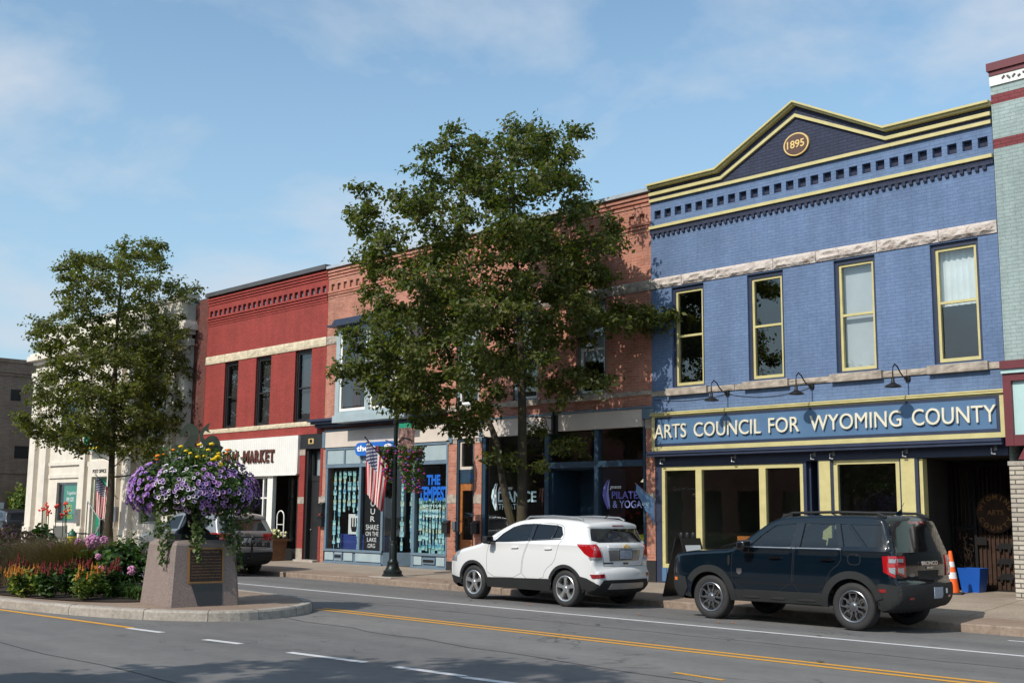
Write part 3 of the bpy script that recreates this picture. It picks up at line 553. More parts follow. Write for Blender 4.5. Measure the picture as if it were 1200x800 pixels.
# gate: medallion, bars, cow silhouettes
g = thing('iron_gate', 'rusty barred iron gate with round medallion and three cow silhouettes', 'gate', (-10.1, FY+1.7, .2))
GY = FY+1.7; gz = .22
m = MB()
for x in (-11.15, -10.68, -9.25): m.box(x, x+.055, GY-.02, GY+.03, gz, 2.8)
m.box(-10.62, -9.25, GY-.018, GY+.028, gz, gz+.05); m.box(-10.62, -9.25, GY-.018, GY+.028, 2.72, 2.77); m.box(-11.09, -10.68, GY-.018, GY+.028, 1.45, 1.50); m.box(-11.09, -10.68, GY-.018, GY+.028, gz, gz+.04); m.box(-11.09, -10.68, GY-.018, GY+.028, 2.72, 2.77)
m.build('frame', 'iron', g)
m = MB()
for i in range(15): m.box(-10.56+i*.09, -10.545+i*.09, GY, GY+.014, gz+.05, 2.72)
for i in range(5): m.box(-11.03+i*.085, -11.016+i*.085, GY, GY+.014, 1.5, 2.72)
m.build('bars', 'rust', g)
MB().quad((-10.62, GY+.05, gz), (-9.25, GY+.05, gz), (-9.25, GY+.05, 1.35), (-10.62, GY+.05, 1.35)).build('back_panel', 'rust', g)
cx_, cz_ = -10.22, 1.78
m = MB().prism([(cx_+.40*math.cos(i*math.pi/20), cz_+.40*math.sin(i*math.pi/20)) for i in range(40)], GY-.03, GY-.021); md = m.build('medallion', 'rust', g)
def arctext(par, s, cx, cz, r, a0, a1, h, y, mat):
    for i, ch in enumerate(s):
        a = R_(a0+(a1-a0)*i/(len(s)-1)); cu = bpy.data.curves.new('t', 'FONT'); cu.body = ch; cu.align_x = 'CENTER'; cu.align_y = 'CENTER'; cu.extrude = .004; cu.size = h; cu.offset = .004; ob = bpy.data.objects.new('t', cu); COL.objects.link(ob)
        me = bpy.data.meshes.new_from_object(ob.evaluated_get(bpy.context.evaluated_depsgraph_get())); bpy.data.objects.remove(ob); rot = a-math.pi/2 if a1 < a0 else a+math.pi/2
        px, pz = cx+r*math.cos(a), cz+r*math.sin(a); me.transform(Matrix.Translation(Vector((px, y, pz))-wloc(par)) @ Matrix.Rotation(-rot, 4, 'Y') @ Matrix.Rotation(math.pi/2, 4, 'X')); me.materials.clear(); me.materials.append(MATS[mat]); me.name = 'lettering'; o = bpy.data.objects.new('lettering', me); COL.objects.link(o); o.parent = par
arctext(md, 'WYOMING', cx_, cz_, .31, 160, 20, .13, GY-.034, 'bronze_rim'); arctext(md, 'COUNTY', cx_, cz_, .31, 205, 335, .13, GY-.034, 'bronze_rim'); text(md, 'lettering', 'ARTS', cx_-.17, cx_+.17, cz_-.04, cz_+.06, GY-.032, 'bronze_rim', .01, .01)
cow = [(-.16, .03), (-.12, .07), (.1, .065), (.12, .02), (.19, 0), (.2, -.03), (.12, -.04), (.11, -.11), (.07, -.11), (.06, -.05), (-.07, -.05), (-.08, -.12), (-.12, -.12), (-.13, -.04), (-.17, -.02)]
for z in (1.12, .82, .52): MB().prism([(-10.08-a, z+b) for a, b in cow], GY-.02, GY-.01).build('cow_silhouette', 'iron', g)
MB().box(-10.62, -10.42, GY-.05, GY-.022, 1.14, 1.3).build('lock_box', 'iron', g)
m = MB()
for i in range(24):
    x = random.uniform(-11.05, -10.72); z = random.uniform(.5, 1.3); p = [(x, GY-.03, z)]
    for k in range(4): x = min(-10.7, max(-11.07, x+random.uniform(-.08, .08))); z = min(1.45, z+random.uniform(-.02, .14)); p.append((x, GY-.03-random.random()*.03, z))
    m.tube(p, .006, 5)
m.build('scrollwork', 'rust', g)
# gooseneck sign lamps
lampx = [-15.47, -13.30, -11.12]; wh = ['leftmost of the three black gooseneck lamps over the blue sign', 'middle black gooseneck lamp over the blue sign, above the word for', 'rightmost of the three black gooseneck lamps over the blue sign']
l0 = thing('gooseneck_lamp', wh[0], 'wall lamp', (lampx[0], FY, 4.42), 'gooseneck lamps over the blue sign'); lx = lampx[0]
MB().tube([(lx, FY-.002, 4.42), (lx, FY-.05, 4.42)], .06, 12).build('wall_mount', 'iron', l0)
pts = [(lx, FY-.04, 4.42), (lx, FY-.2, 4.44), (lx, FY-.32, 4.52), (lx, FY-.42, 4.62), (lx, FY-.52, 4.66), (lx, FY-.6, 4.60), (lx, FY-.62, 4.5), (lx, FY-.62, 4.38)]
MB().tube(pts, .014, 8).build('arm', 'iron', l0, True)
MB().lathe([(.001, .18), (.03, .18), (.035, .09), (.06, .06), (.15, .015), (.165, -.01), (.155, -.01), (.05, .05), (.001, .05)], (lx, FY-.62, 4.21), 20).build('lamp_shade', 'iron', l0, True)
for x, lb in zip(lampx[1:], wh[1:]): copytree(l0, (x, FY, 4.42), lb)
for i, (a, b) in enumerate(((-17.6, lampx[0]), (lampx[0], lampx[1]))):
    pts = [(a+(b-a)*t, FY-.015, 4.40-(.13 if i else .08)*4*t*(1-t)) for t in [k/12 for k in range(13)]]; tag(MB().tube(pts, .005, 5).build('cable', 'iron', smooth=True), ['thin black cable from the brick wall to the first gooseneck lamp', 'thin black cable sagging between the first and second gooseneck lamps'][i], 'cable', 'cables between the gooseneck lamps')
# things in the window
lp = thing('floor_lamp', 'black tripod floor lamp behind the left yellow framed display window', 'lamp', (-16.95, 22.5, .11))
MB().tube([(-16.95, 22.5, .9), (-16.95, 22.5, 2.1)], .013, 6).build('pole', 'iron', lp)
for a in (0, 2.1, 4.2): MB().tube([(-16.95, 22.5, .95), (-16.95+.28*math.cos(a), 22.5+.28*math.sin(a), .11)], .012, 6).build('leg', 'iron', lp)
MB().ball((-16.95, 22.5, 2.15), .09).build('lamp_head', 'iron', lp, True)
def slatchair(x, y, lab):
    c = thing('wooden_chair', lab, 'chair', (x, y, .11)); 
    MB().box(x-.22, x+.22, y-.22, y+.22, .54, .58).build('seat', 'wood_door', c)
    for sx in (-.2, .17):
        for sy in (-.2, .17): MB().box(x+sx, x+sx+.035, y+sy, y+sy+.035, .11, .54).build('leg', 'wood_door', c)
    m = MB().box(x-.22, x-.18, y-.22, y-.185, .58, 1.12).box(x+.18, x+.22, y-.22, y-.185, .58, 1.12).box(x-.24, x+.24, y-.225, y-.18, 1.12, 1.22)
    for k in range(5): m.box(x-.14+k*.065, x-.12+k*.065, y-.21, y-.19, .58, 1.12)
    m.build('backrest', 'wood_door', c)
slatchair(-15.55, 22.75, 'wooden slat back chair behind the yellow framed display window')
text(B, 'window_lettering', 'Camp to Canvas', -17.1, -16.45, 2.23, 2.33, FY+.06, 'iron', .003)

# ================= long orange brick building with theatre and dance studios
OX0, OX1 = -31.15, -17.66
O = thing('brick_building', 'long orange brick building with cream fascia, bay window and theatre and dance shopfronts', 'building', (OX0, FY, 0))
ow_ = [(-20.14, -19.12, 4.66, 7.05), (-22.45, -21.50, 4.66, 7.05), (-24.77, -23.80, 4.66, 7.05)]
bayh = (-29.55, -26.5, 4.75, 7.2)
sq = squares(-31.0, -17.85, 8.80, 9.02, 40, .17)
m = MB(); wallgrid(m, OX0, OX1, 4.21, 9.52, FY, ow_+sq+[bayh], .2, 0); shell(m, OX0, OX1, 9.52)
for a, b, c, d in sq: m.quad((a, FY+.07, c), (b, FY+.07, c), (b, FY+.07, d), (a, FY+.07, d), 0)
for z, p in ((9.4, .07), (9.3, .045), (9.2, .025), (8.72, .045), (8.64, .03), (8.55, .015)): m.box(OX0+.004, OX1-.004, FY-p, FY-.001, z, z+.06)
m.build('wall', 'brick_orange', O)
m = MB(); 
for a, b in ((-31.15, -30.97), (-25.04, -24.68), (-23.95, -23.64), (-17.85, -17.58)): m.box(a, b, FY-.01, FY+.3, .62 if a > -18 else .1, 3.95 if a > -18 else 3.72)
m.build('pier', 'brick_orange', O)
m = MB().box(-17.86, -17.57, FY-.02, FY+.3, .1, .619).box(-25.05, -24.67, FY-.02, FY+.3, .1, .35).box(-23.96, -23.63, FY-.02, FY+.3, .1, .35); m.build('pier_base', 'granite_dark', O)
m = MB()
for a, b, z in ((-25.05, -24.67, 1.95), (-23.96, -23.63, 1.95), (-17.86, -17.57, 1.95), (-31.16, -30.96, 1.95), (-25.05, -24.67, 3.6), (-23.96, -23.63, 3.6), (-17.86, -17.57, 3.72)): m.box(a, b, FY-.022, FY-.011, z, z+.24)
m.build('pier_block', 'sill_stone', O)
m = MB().box(OX0-.02, OX1+.01, FY-.12, FY+.32, 9.53, 9.62); m.build('parapet_cap', 'roof_flash_pale', O)
m = MB(); stonecourse(m, -31.15, -29.9, 7.04, 7.3, FY-.01, .9, 1.9, .05); m.build('stone_band', 'sill_stone', O); m = MB(); stonecourse(m, -26.3, OX1, 7.08, 7.33, FY-.01, .9, 1.9, .05); m.build('stone_band', 'sill_stone', O)
m = MB(); stonecourse(m, -26.0, OX1, 4.53, 4.64, FY-.012, .9, 1.9, .02); m.build('sill_band', 'sill_stone', O)
for (a, b, c, d), lb in zip(ow_, ('tall upper window with grey shade nearest the blue building', 'upper window behind the tree trunk', 'upper window behind the tree crown')):
    sash(O, a+.002, b-.002, c+.002, d-.002, FY+.09, 'white_paint', .05, .5, .62, 'shade_grey', 'slate_trim', .09, lb); sill(O, a-.1, b+.1, 4.50, 4.655)
# bay window
m = MB(); by = FY-.62
for x in (-29.75, -28.2, -26.52): m.box(x, x+.2, by, by+.12, 4.74, 7.22)
m.box(-29.75, -26.32, by, by+.12, 7.22, 7.36); m.box(-29.75, -26.32, by, by+.12, 4.62, 4.74); m.box(-29.75, -29.66, by+.12, FY-.003, 4.62, 7.36); m.box(-26.41, -26.32, by+.12, FY-.003, 4.62, 7.36)
m.box(-29.8, -26.27, by-.05, FY-.003, 4.40, 4.619); m.box(-29.66, -26.41, by+.12, FY-.003, 4.62, 4.64); m.build('bay_window', 'pale_blue_panel', O)
bw = O.children[-1]
m = MB().box(-29.95, -26.12, by-.25, FY-.003, 7.38, 7.44).prism([(-29.95, 7.44), (-26.12, 7.44), (-26.3, 7.62), (-29.78, 7.62)], by-.1, FY-.003); m.build('bay_roof', 'navy_trim', bw)
for a, b in ((-29.55, -28.2), (-28.0, -26.52)):
    f = MB().box(a, a+.09, by+.03, by+.1, 4.74, 7.22).box(b-.06, b, by+.03, by+.1, 4.74, 7.22).box(a+.09, b-.06, by+.03, by+.1, 4.74, 4.82).box(a+.09, b-.06, by+.03, by+.1, 5.95, 6.01).build('bay_sash', 'white_paint', bw)
    MB().quad((a, by+.06, 4.74), (b, by+.06, 4.74), (b, by+.06, 7.22), (a, by+.06, 7.22)).build('bay_pane', 'window_glass', bw)
MB().ball((-27.2, by+.35, 4.86), .12, sq=(1.2, 1, .7)).build('window_ornament', 'marigold', bw, True)
rooms(O, OX0, -24.9, 4.28, 5, mats=('interior', 'interior')); rooms(O, -23.8, OX1, 4.28, 6, mats=('interior', 'interior_warm')); rooms(O, -24.9, -23.8, 4.28, 3)
# cornice over the theatre
m = MB().box(-31.55, -25.1, FY-.42, FY-.004, 4.52, 4.60).box(-31.45, -25.15, FY-.34, FY-.004, 4.44, 4.519).box(-31.35, -25.2, FY-.22, FY-.004, 4.34, 4.439); m.build('cornice', 'navy_trim', O)
# fascia with pilasters
m = MB().box(-31.0, -25.0, FY-.05, FY+.1, 3.70, 4.205).box(-24.83, -23.72, FY-.05, FY+.1, 3.74, 4.205).box(-23.58, -20.95, FY-.05, FY+.1, 3.74, 4.205).box(-20.72, -17.94, FY-.05, FY+.1, 3.78, 4.205); m.build('fascia', 'cream_fascia', O)
m = MB().box(-31.14, -31.001, FY-.07, FY+.1, 3.70, 4.21).box(-24.99, -24.84, FY-.07, FY+.1, 3.64, 4.21).box(-23.71, -23.59, FY-.07, FY+.1, 3.64, 4.21).box(-17.93, -17.57, FY-.06, FY+.1, 3.96, 4.21).box(-31.0, -17.58, FY-.08, FY+.1, 4.212, 4.26); m.build('fascia_pilaster', 'slate_trim', O)
MB().box(-20.94, -20.73, FY-.08, FY+.1, 3.72, 4.2).build('fascia_post', 'iron', O)
# theatre shopfront
m = MB(); zt = 3.70
m.box(-31.0, -25.05, FY-.02, FY+.1, 3.62, 3.70); m.box(-31.0, -25.05, FY-.02, FY+.1, 3.06, 3.16)
for x in (-31.0, -30.02, -29.15, -27.35, -26.5, -25.12): m.box(x, x+.07, FY-.02, FY+.1, 3.16, 3.62)
for x in (-30.96, -29.2, -28.08): m.box(x, x+.10, FY-.01, FY+.09, .5, 3.06)
m.box(-26.62, -26.50, FY-.01, FY+.09, .1, 3.06); m.box(-25.12, -25.05, FY-.01, FY+.09, .1, 3.06)
for a, b in ((-30.96, -27.98), (-26.62, -25.05)): m.box(a, b, FY-.03, FY+.1, .47, .54); m.box(a, b, FY-.03, FY+.1, .1, .16); m.box(a, b, FY+.03, FY+.1, .16, .47)
m.build('shopfront_frame', 'slate_trim', O)
m = MB()
for a, b in ((-30.93, -30.02), (-29.95, -29.15), (-29.08, -27.35), (-27.28, -26.5), (-26.43, -25.12)): m.box(a, b, FY+.01, FY+.05, 3.17, 3.61)
for a, b in ((-30.9, -30.45), (-30.38, -30.0), (-29.9, -29.45), (-29.3, -28.05), (-26.5, -26.15), (-25.5, -25.15)): m.box(a, b, FY, FY+.025, .2, .44)
m.build('pale_panel', 'pale_blue_panel', O)
for a, b in ((-30.4, -29.98), (-26.1, -25.55)): MB().box(a, b, FY-.015, FY+.02, .24, .4).box(a+.04, b-.04, FY-.02, FY-.0155, .28, .36, 1).build('vent', ['slate_trim', 'iron'], O)
for a, b in ((-30.86, -29.2), (-29.1, -28.08), (-26.5, -25.12)):
    MB().quad((a, FY+.04, .54), (b, FY+.04, .54), (b, FY+.04, 3.06), (a, FY+.04, 3.06)).build('pane', 'shop_glass', O)
# angled pane into the entry and the door
m = MB(); m.quad((-27.98, FY+.04, .5), (-27.35, FY+.95, .5), (-27.35, FY+.95, 3.06), (-27.98, FY+.04, 3.06)); m.build('pane', 'shop_glass', O)
m = MB().tube([(-27.35, FY+.95, .1), (-27.35, FY+.95, 3.06)], .05, 4).box(-27.35, -26.56, FY+.93, FY+1.0, 2.55, 2.65).box(-26.62, -26.56, FY+.09, FY+1, .1, 3.06).box(-27.98, -26.56, FY+.1, FY+.16, 3.0, 3.06)
m.add([(-27.98, FY+.03, .1), (-27.35, FY+.93, .1), (-27.35, FY+.93, .5), (-27.98, FY+.03, .5)], [(0, 1, 2, 3)]); m.build('entry_frame', 'slate_trim', O)
def door(par, x0, x1, z0, z1, y, mat, glassz=None, st=.12, lab=None):
    m = MB(); gz = glassz or (z0+.9, z1-st); m.box(x0, x0+st, y, y+.05, z0, z1).box(x1-st, x1, y, y+.05, z0, z1).box(x0+st, x1-st, y, y+.05, z0, gz[0]).box(x0+st, x1-st, y, y+.05, gz[1], z1)
    if glassz is not None or mat != 'dark_frame': m.box(x0+st+.04, x1-st-.04, y-.008, y-.0005, z0+.12, gz[0]-.1)
    d = m.build('door', mat, par); MB().quad((x0+st, y+.03, gz[0]), (x1-st, y+.03, gz[0]), (x1-st, y+.03, gz[1]), (x0+st, y+.03, gz[1])).build('door_pane', 'shop_glass', d)
    MB().ball((x0+.06, y-.04, z0+1.0), .028, 6).build('handle', 'metal_grey', d, True)
    if lab: d['label'] = lab
    return d
door(O, -27.28, -26.62, .12, 2.55, FY+.95, 'wood_door', (.6, 2.4), lab='varnished wooden theatre door')
# door number 35
m = MB().box(-24.66, -24.60, FY-.0, FY+.2, .1, 3.68).box(-24.0, -23.96, FY, FY+.2, .1, 3.68).box(-24.60, -24.0, FY+.06, FY+.14, 2.5, 2.88).box(-24.66, -23.96, FY, FY+.2, 3.68, 3.73); m.build('door_surround', 'teal_navy', O)
sash(O, -24.599, -24.001, 2.881, 3.679, FY+.05, 'cream_fascia', .06, .5, rails=False, lab='transom window over the wooden door'); text(O, 'door_number', '35', -24.2, -24.07, 2.62, 2.73, FY+.058, 'blue_pill', .006, .02)
door(O, -24.60, -24.0, .12, 2.499, FY+.08, 'wood_door', (.95, 2.3), .09, 'varnished wooden door number 35')
# dance studio
m = MB().box(-23.62, -23.5, FY, FY+.12, .1, 3.74).box(-17.95, -17.88, FY, FY+.12, .1, 3.78).box(-21.25, -21.1, FY, FY+.12, .1, 3.74).box(-19.52, -19.38, FY-.01, FY+.12, .1, 3.78).box(-21.1, -19.52, FY-.01, FY+.12, 2.84, 2.99).box(-19.38, -17.95, FY-.01, FY+.12, 2.84, 2.99)
m.box(-23.5, -21.25, FY, FY+.12, .1, .5).box(-19.38, -17.95, FY, FY+.12, .1, .5).box(-21.1, -21.04, FY+.12, FY+1.2, .1, 2.84).box(-19.58, -19.52, FY+.12, FY+1.2, .1, 2.84).box(-21.04, -20.2, FY+1.14, FY+1.2, .1, 2.84).box(-20.2, -19.58, FY+1.14, FY+1.2, 2.35, 2.84).box(-21.04, -19.58, FY+.12, FY+1.14, 2.8, 2.84)
m.box(-20.9, -20.35, FY+1.1, FY+1.13, .5, 2.2); m.build('shopfront_frame', 'teal_navy', O)
for a, b, c, d in ((-23.5, -21.25, .5, 3.74), (-19.38, -17.95, .5, 2.84), (-19.38, -17.95, 2.99, 3.78), (-21.1, -19.52, 2.99, 3.74)): MB().quad((a, FY+.07, c), (b, FY+.07, c), (b, FY+.07, d), (a, FY+.07, d)).build('pane', 'shop_glass', O)
door(O, -20.2, -19.58, .12, 2.35, FY+1.12, 'wood_door', (.75, 2.2), .11, 'wooden studio door in the recessed entry')
gl = FY+.066
text(O, 'window_lettering', 'DANCE', -23.06, -21.6, 1.98, 2.27, gl, 'decal_pale', .003, .02); text(O, 'window_lettering', 'THEATRE', -23.04, -22.1, 1.79, 1.94, gl, 'decal_pale', .003, .0); text(O, 'window_lettering', 'genesee', -23.05, -22.5, 2.28, 2.38, gl, 'white_letter', .003, 0, .3)
sw = [(.0, 0), (-.05, .08), (-.13, .22), (-.17, .38), (-.13, .55), (-.03, .70), (.02, .74), (-.04, .56), (-.05, .4), (.0, .22), (.03, .08)]
MB().prism([(-23.15+a, 1.75+b) for a, b in sw], gl-.004, gl).build('window_swoosh', 'decal_pale', O); MB().prism([(-23.09+a*.6, 1.75+b) for a, b in sw], gl-.007, gl-.0045).build('window_swoosh', 'white_letter', O)
MB().prism([(-19.13+a, 1.80+b) for a, b in sw], gl-.004, gl).build('window_swoosh', 'decal_violet', O); MB().prism([(-19.07+a*.6, 1.80+b) for a, b in sw], gl-.007, gl-.0045).build('window_swoosh', 'decal_lilac', O)
text(O, 'window_lettering', 'genesee', -19.06, -18.7, 2.28, 2.37, gl, 'white_letter', .003, 0, .3); text(O, 'window_lettering', 'PILATES', -19.0, -18.05, 2.06, 2.24, gl, 'decal_violet', .003, .015); text(O, 'window_lettering', '& YOGA', -18.97, -18.05, 1.84, 2.02, gl, 'decal_lilac', .003, .01)
for x, y, z in ((-18.95, 23.6, 3.3), (-18.78, 23.5, 3.32), (-18.4, 23.4, 3.3)):
    t = thing('ceiling_spotlight', 'small lit ceiling spotlight inside the pilates studio window', 'ceiling light', (x, y, z), 'ceiling spotlights inside the pilates studio'); MB().ball((x, y, z), .03, 6).build('bulb', 'lit_bulb', t, True); MB().lathe([(.045, .0), (.04, .08), (.001, .1)], (x, y, z+.01), 10).build('housing', 'iron', t)
t = thing('pendant_lamp', 'small cream pendant lamp hanging inside the pilates studio window', 'lamp', (-18.45, 22.5, 2.5)); MB().lathe([(.02, .1), (.05, .07), (.13, -.02), (.12, -.02)], (-18.45, 22.5, 2.5), 14).build('lamp_shade', 'lit_shade', t, True); MB().tube([(-18.45, 22.5, 2.6), (-18.45, 22.5, 4.1)], .006, 5).build('cord', 'iron', t)
tag(MB().ball((-18.3, 22.25, .88), .34, 14).build('exercise_ball', 'yellow_ball', smooth=True, origin=(-18.3, 22.25, .54)), 'yellow exercise ball standing in the pilates studio window', 'ball')
m = MB().box(-18.7, -17.98, 22.0, 22.6, .11, .54); tag(m.build('window_bench', 'interior_warm', origin=(-18.3, 22.3, .11)), 'low wooden ledge under the yellow exercise ball', 'bench')
# pennant on its pole
t = thing('pennant_flag', 'drooping blue pennant on a short pole at the brick pier', 'flag', (-17.55, FY-.03, 2.1)); MB().tube([(-17.55, FY-.03, 2.0), (-17.86, FY-.42, 2.42)], .011, 6).build('pole', 'metal_grey', t)
m = MB()
for i in range(6):
    a = i/6; b = (i+1)/6; p = lambda t_, s: (-17.84+.27*t_+.015*math.sin(9*t_), FY-.40+.34*t_, 2.40-.36*t_-s*(.20+.42*t_))
    m.quad(p(a, 1), p(b, 1), p(b, 0), p(a, 0))
t2 = m.build('cloth', 'pennant_blue', t, True); text(t2, 'lettering', 'OPEN', .17, .36, 1.90, 1.97, (-17.86, FY-.42, 0), 'decal_pale', .004, 0, 0, (.62, .78, 0))
# scroll bracket
t = thing('scroll_bracket', 'black wrought iron scroll bracket on the cream fascia', 'bracket', (-20.84, FY-.08, 3.9))
def spiral(c, r, a0, turns, y): return [(c[0]+(r*(1-.75*k/24))*math.cos(a0+turns*2*math.pi*k/24), y, c[1]+(r*(1-.75*k/24))*math.sin(a0+turns*2*math.pi*k/24)) for k in range(25)]
m = MB(); yy = 0
def sp2(c, r, a0, turns): return [(-20.84, FY-.1-(c[0]+(r*(1-.75*k/24))*math.cos(a0+turns*2*math.pi*k/24)), c[1]+(r*(1-.75*k/24))*math.sin(a0+turns*2*math.pi*k/24)) for k in range(25)]
m.tube([(-20.84, FY-.1, 4.3), (-20.84, FY-.1, 3.7)], .03, 6); m.tube([(-20.84, FY-.1, 4.12), (-20.84, FY-.95, 4.12)], .014, 6); m.tube(sp2((.35, 3.98), .13, 0, 1.6), .011, 6); m.tube(sp2((.62, 4.02), .09, 1, 1.6), .011, 6); m.tube([(-20.84, FY-.12, 3.78), (-20.84, FY-.4, 3.83), (-20.84, FY-.75, 4.1)], .011, 6); m.build('scrollwork', 'iron', t, True)
# theatre pill sign
t = thing('theatre_sign', 'blue rounded sign with bubbly white lettering above the theatre window', 'sign', (-28.3, FY-.08, 3.38))
r = .2; pl = [(-27.45+r*math.cos(a), 3.585+r*math.sin(a)) for a in [(-90+k*18)*math.pi/180 for k in range(11)]]+[(-29.05+r*math.cos(a), 3.585+r*math.sin(a)) for a in [(90+k*18)*math.pi/180 for k in range(11)]]
MB().prism(pl, FY-.16, FY-.06).build('board', 'blue_pill', t); text(t, 'lettering', 'theatre@', -29.15, -27.38, 3.47, 3.71, FY-.165, 'white_letter', .01, .035)
# THE TEMPEST
gl = FY+.034; text(O, 'window_lettering', 'THE', -26.02, -25.42, 2.47, 2.76, gl, 'tempest_blue', .004, .05); text(O, 'window_lettering', 'TEMPEST', -26.36, -25.05, 2.02, 2.43, gl, 'tempest_blue', .004, .04)
for i, s in enumerate(('ON TOUR', 'OUTDOORS', 'ALL SUMMER')): text(O, 'window_lettering', s, -26.15+.05*i, -25.35-.06*i, 1.84-.14*i, 1.91-.14*i, gl, 'decal_pale', .002, -.004)
# garlands of paper fish
def garland(x, y, z0, z1, lab):
    m = MB(); z = z1
    while z > z0:
        w_ = random.uniform(.045, .07); a = random.uniform(-.5, .5); h = random.uniform(.10, .17); dx, dy = w_*math.cos(a), w_*math.sin(a)
        m.add([(x-dx, y-dy, z), (x+dx, y+dy, z), (x+dx, y+dy, z-h), (x-dx, y-dy, z-h), (x, y+.02, z-h/2)], [(0, 1, 4), (1, 2, 4), (2, 3, 4), (3, 0, 4)]); z -= h+.01
    return tag(m.build('paper_garland', 'paper_fish', origin=(x, y, z1)), lab, 'garland', 'blue paper garlands in the theatre windows')
for i in range(6): garland(-30.65+.25*i, FY+.15, (.6, .65, 1.7, 1.75, 1.7, .65)[i]+random.uniform(0, .05), 2.95, 'strip of pale blue and teal paper fish hanging in the left theatre window')
for i in range(10): garland(-26.42+.145*i, FY+.16, .62, 2.1-.0*i, 'strip of teal paper fish hanging under the blue tempest lettering')
for i in range(4): garland(-27.95+.17*i, FY+.35+.22*i, .62, 2.9, 'strip of paper fish hanging in the angled entry window of the theatre')
t = thing('window_poster', 'white poster with a dark bowl drawing leaning in the left theatre window', 'poster', (-29.75, FY+.28, .7)); MB().box(-30.05, -29.45, FY+.26, FY+.28, 1.0, 1.62).build('sheet', 'poster_white', t)
MB().prism([(-29.9, 1.2), (-29.85, 1.08), (-29.65, 1.08), (-29.6, 1.2), (-29.6, 1.5), (-29.65, 1.5), (-29.65, 1.24), (-29.72, 1.22), (-29.72, 1.5), (-29.78, 1.5), (-29.78, 1.22), (-29.85, 1.24), (-29.85, 1.5), (-29.9, 1.5)], FY+.25, FY+.259).build('drawing', 'iron', t)
tag(MB().box(-30.5, -29.25, FY+.3, FY+.9, .2, 1.0).build('display_table', 'table_blue', origin=(-29.9, FY+.6, .2)), 'table under a dark blue cloth in the left theatre window', 'table')
t = thing('chalkboard', 'black chalkboard with white hand lettering in the theatre window', 'chalkboard', (-28.6, FY+.12, .55)); MB().box(-29.02, -28.14, FY+.10, FY+.13, .56, 2.45).build('board', 'black_paint', t)
for s, a, b, z0, z1 in (('T', -28.72, -28.5, 2.1, 2.28), ('O', -28.72, -28.5, 1.86, 2.03), ('U', -28.71, -28.5, 1.62, 1.79), ('R', -28.71, -28.5, 1.40, 1.56), ('SHAKE', -28.93, -28.3, 1.15, 1.31), ('ON THE', -28.93, -28.3, .97, 1.1), ('LAKE', -28.85, -28.4, .80, .92), ('.ORG', -28.85, -28.45, .62, .74)): text(t, 'lettering', s, a, b, z0, z1, FY+.098, 'white_letter', .004)
tag(MB().box(-28.95, -28.2, FY+.2, FY+.7, .2, .98).build('display_table', 'table_blue', origin=(-28.6, FY+.4, .2)), 'blue covered table behind the black chalkboard', 'table')
# mailboxes
mbx = [(-31.06, 1.62, 'upper of two black mailboxes stacked on the brick pier beside the theatre'), (-31.06, 1.22, 'lower of two black mailboxes stacked on the brick pier beside the theatre'), (-25.02, 1.12, 'black mailbox on the brick pier left of the wooden door number 35'), (-23.8, 1.12, 'black mailbox on the brick pier right of the wooden door number 35')]
def mailbox(x, z, lab):
    t = thing('mailbox', lab, 'mailbox', (x, FY-.02, z), 'black wall mailboxes'); MB().prism([(x-.12, z), (x+.12, z), (x+.12, z+.28), (x-.12, z+.28)], FY-.14, FY-.024).build('box', 'mailbox', t)
    MB().add([(x-.13, FY-.16, z+.26), (x+.13, FY-.16, z+.26), (x+.13, FY-.024, z+.34), (x-.13, FY-.024, z+.34), (x-.13, FY-.16, z+.282), (x+.13, FY-.16, z+.282), (x+.13, FY-.024, z+.36), (x-.13, FY-.024, z+.36)], [(0, 1, 5, 4), (4, 5, 6, 7), (1, 2, 6, 5), (0, 4, 7, 3)]).build('lid', 'mailbox', t); return t
for x, z, lb in mbx: mailbox(x, z, lb)
tag(MB().box(-24.78, -24.66, FY-.06, FY-.023, 1.2, 1.45).build('intercom', 'metal_grey', origin=(-24.72, FY-.03, 1.2)), 'small grey intercom box beside the wooden door number 35', 'intercom')

# ================= red building with the market
RX0, RX1 = -38.85, -31.16
Rb = thing('brick_building', 'red painted brick building with three dark upper windows over the market', 'building', (RX0, FY, 0))
rw = [(-37.48, -36.56, 4.61, 7.0), (-35.38, -34.42, 4.61, 7.0), (-32.95, -31.99, 4.61, 7.0)]; sq = squares(-38.72, -31.3, 8.81, 9.03, 23, .2)
m = MB(); wallgrid(m, RX0, RX1, 4.18, 9.55, FY, rw+sq, .2); shell(m, RX0, RX1, 9.55)
for a, b, c, d in sq: m.quad((a, FY+.09, c), (b, FY+.09, c), (b, FY+.09, d), (a, FY+.09, d), 1)
for z, p in ((9.42, .09), (9.33, .06), (9.24, .03), (8.72, .06), (8.62, .045), (8.53, .03), (8.45, .015)): m.box(RX0+.004, RX1-.004, FY-p, FY-.001, z, z+.06)
m.build('wall', ['brick_red_paint', 'slate_trim'], Rb)
MB().box(RX0-.03, RX1+.0, FY-.16, FY+.32, 9.552, 9.70).build('parapet_cap', 'roof_flash', Rb)
m = MB(); stonecourse(m, RX0, RX1, 7.02, 7.31, FY-.015, 1.2, 2.4, .03); m.build('stone_band', 'sandstone_cream', Rb)
m = MB(); stonecourse(m, RX0, RX1, 4.45, 4.60, FY-.012, 1.2, 2.4, .03); m.build('sill_band', 'sandstone_cream', Rb)
for (a, b, c, d), lb in zip(rw, ('dark upper window left, with a light curtain low behind the glass', 'dark middle upper window', 'dark right upper window nearest the theatre')): sash(Rb, a+.002, b-.002, c+.002, d-.002, FY+.1, 'dark_frame', .06, .48, .98, 'shade_dark', 'dark_frame', .05, lb)
rooms(Rb, RX0, RX1, 4.28, 5, mats=('interior', 'interior'))
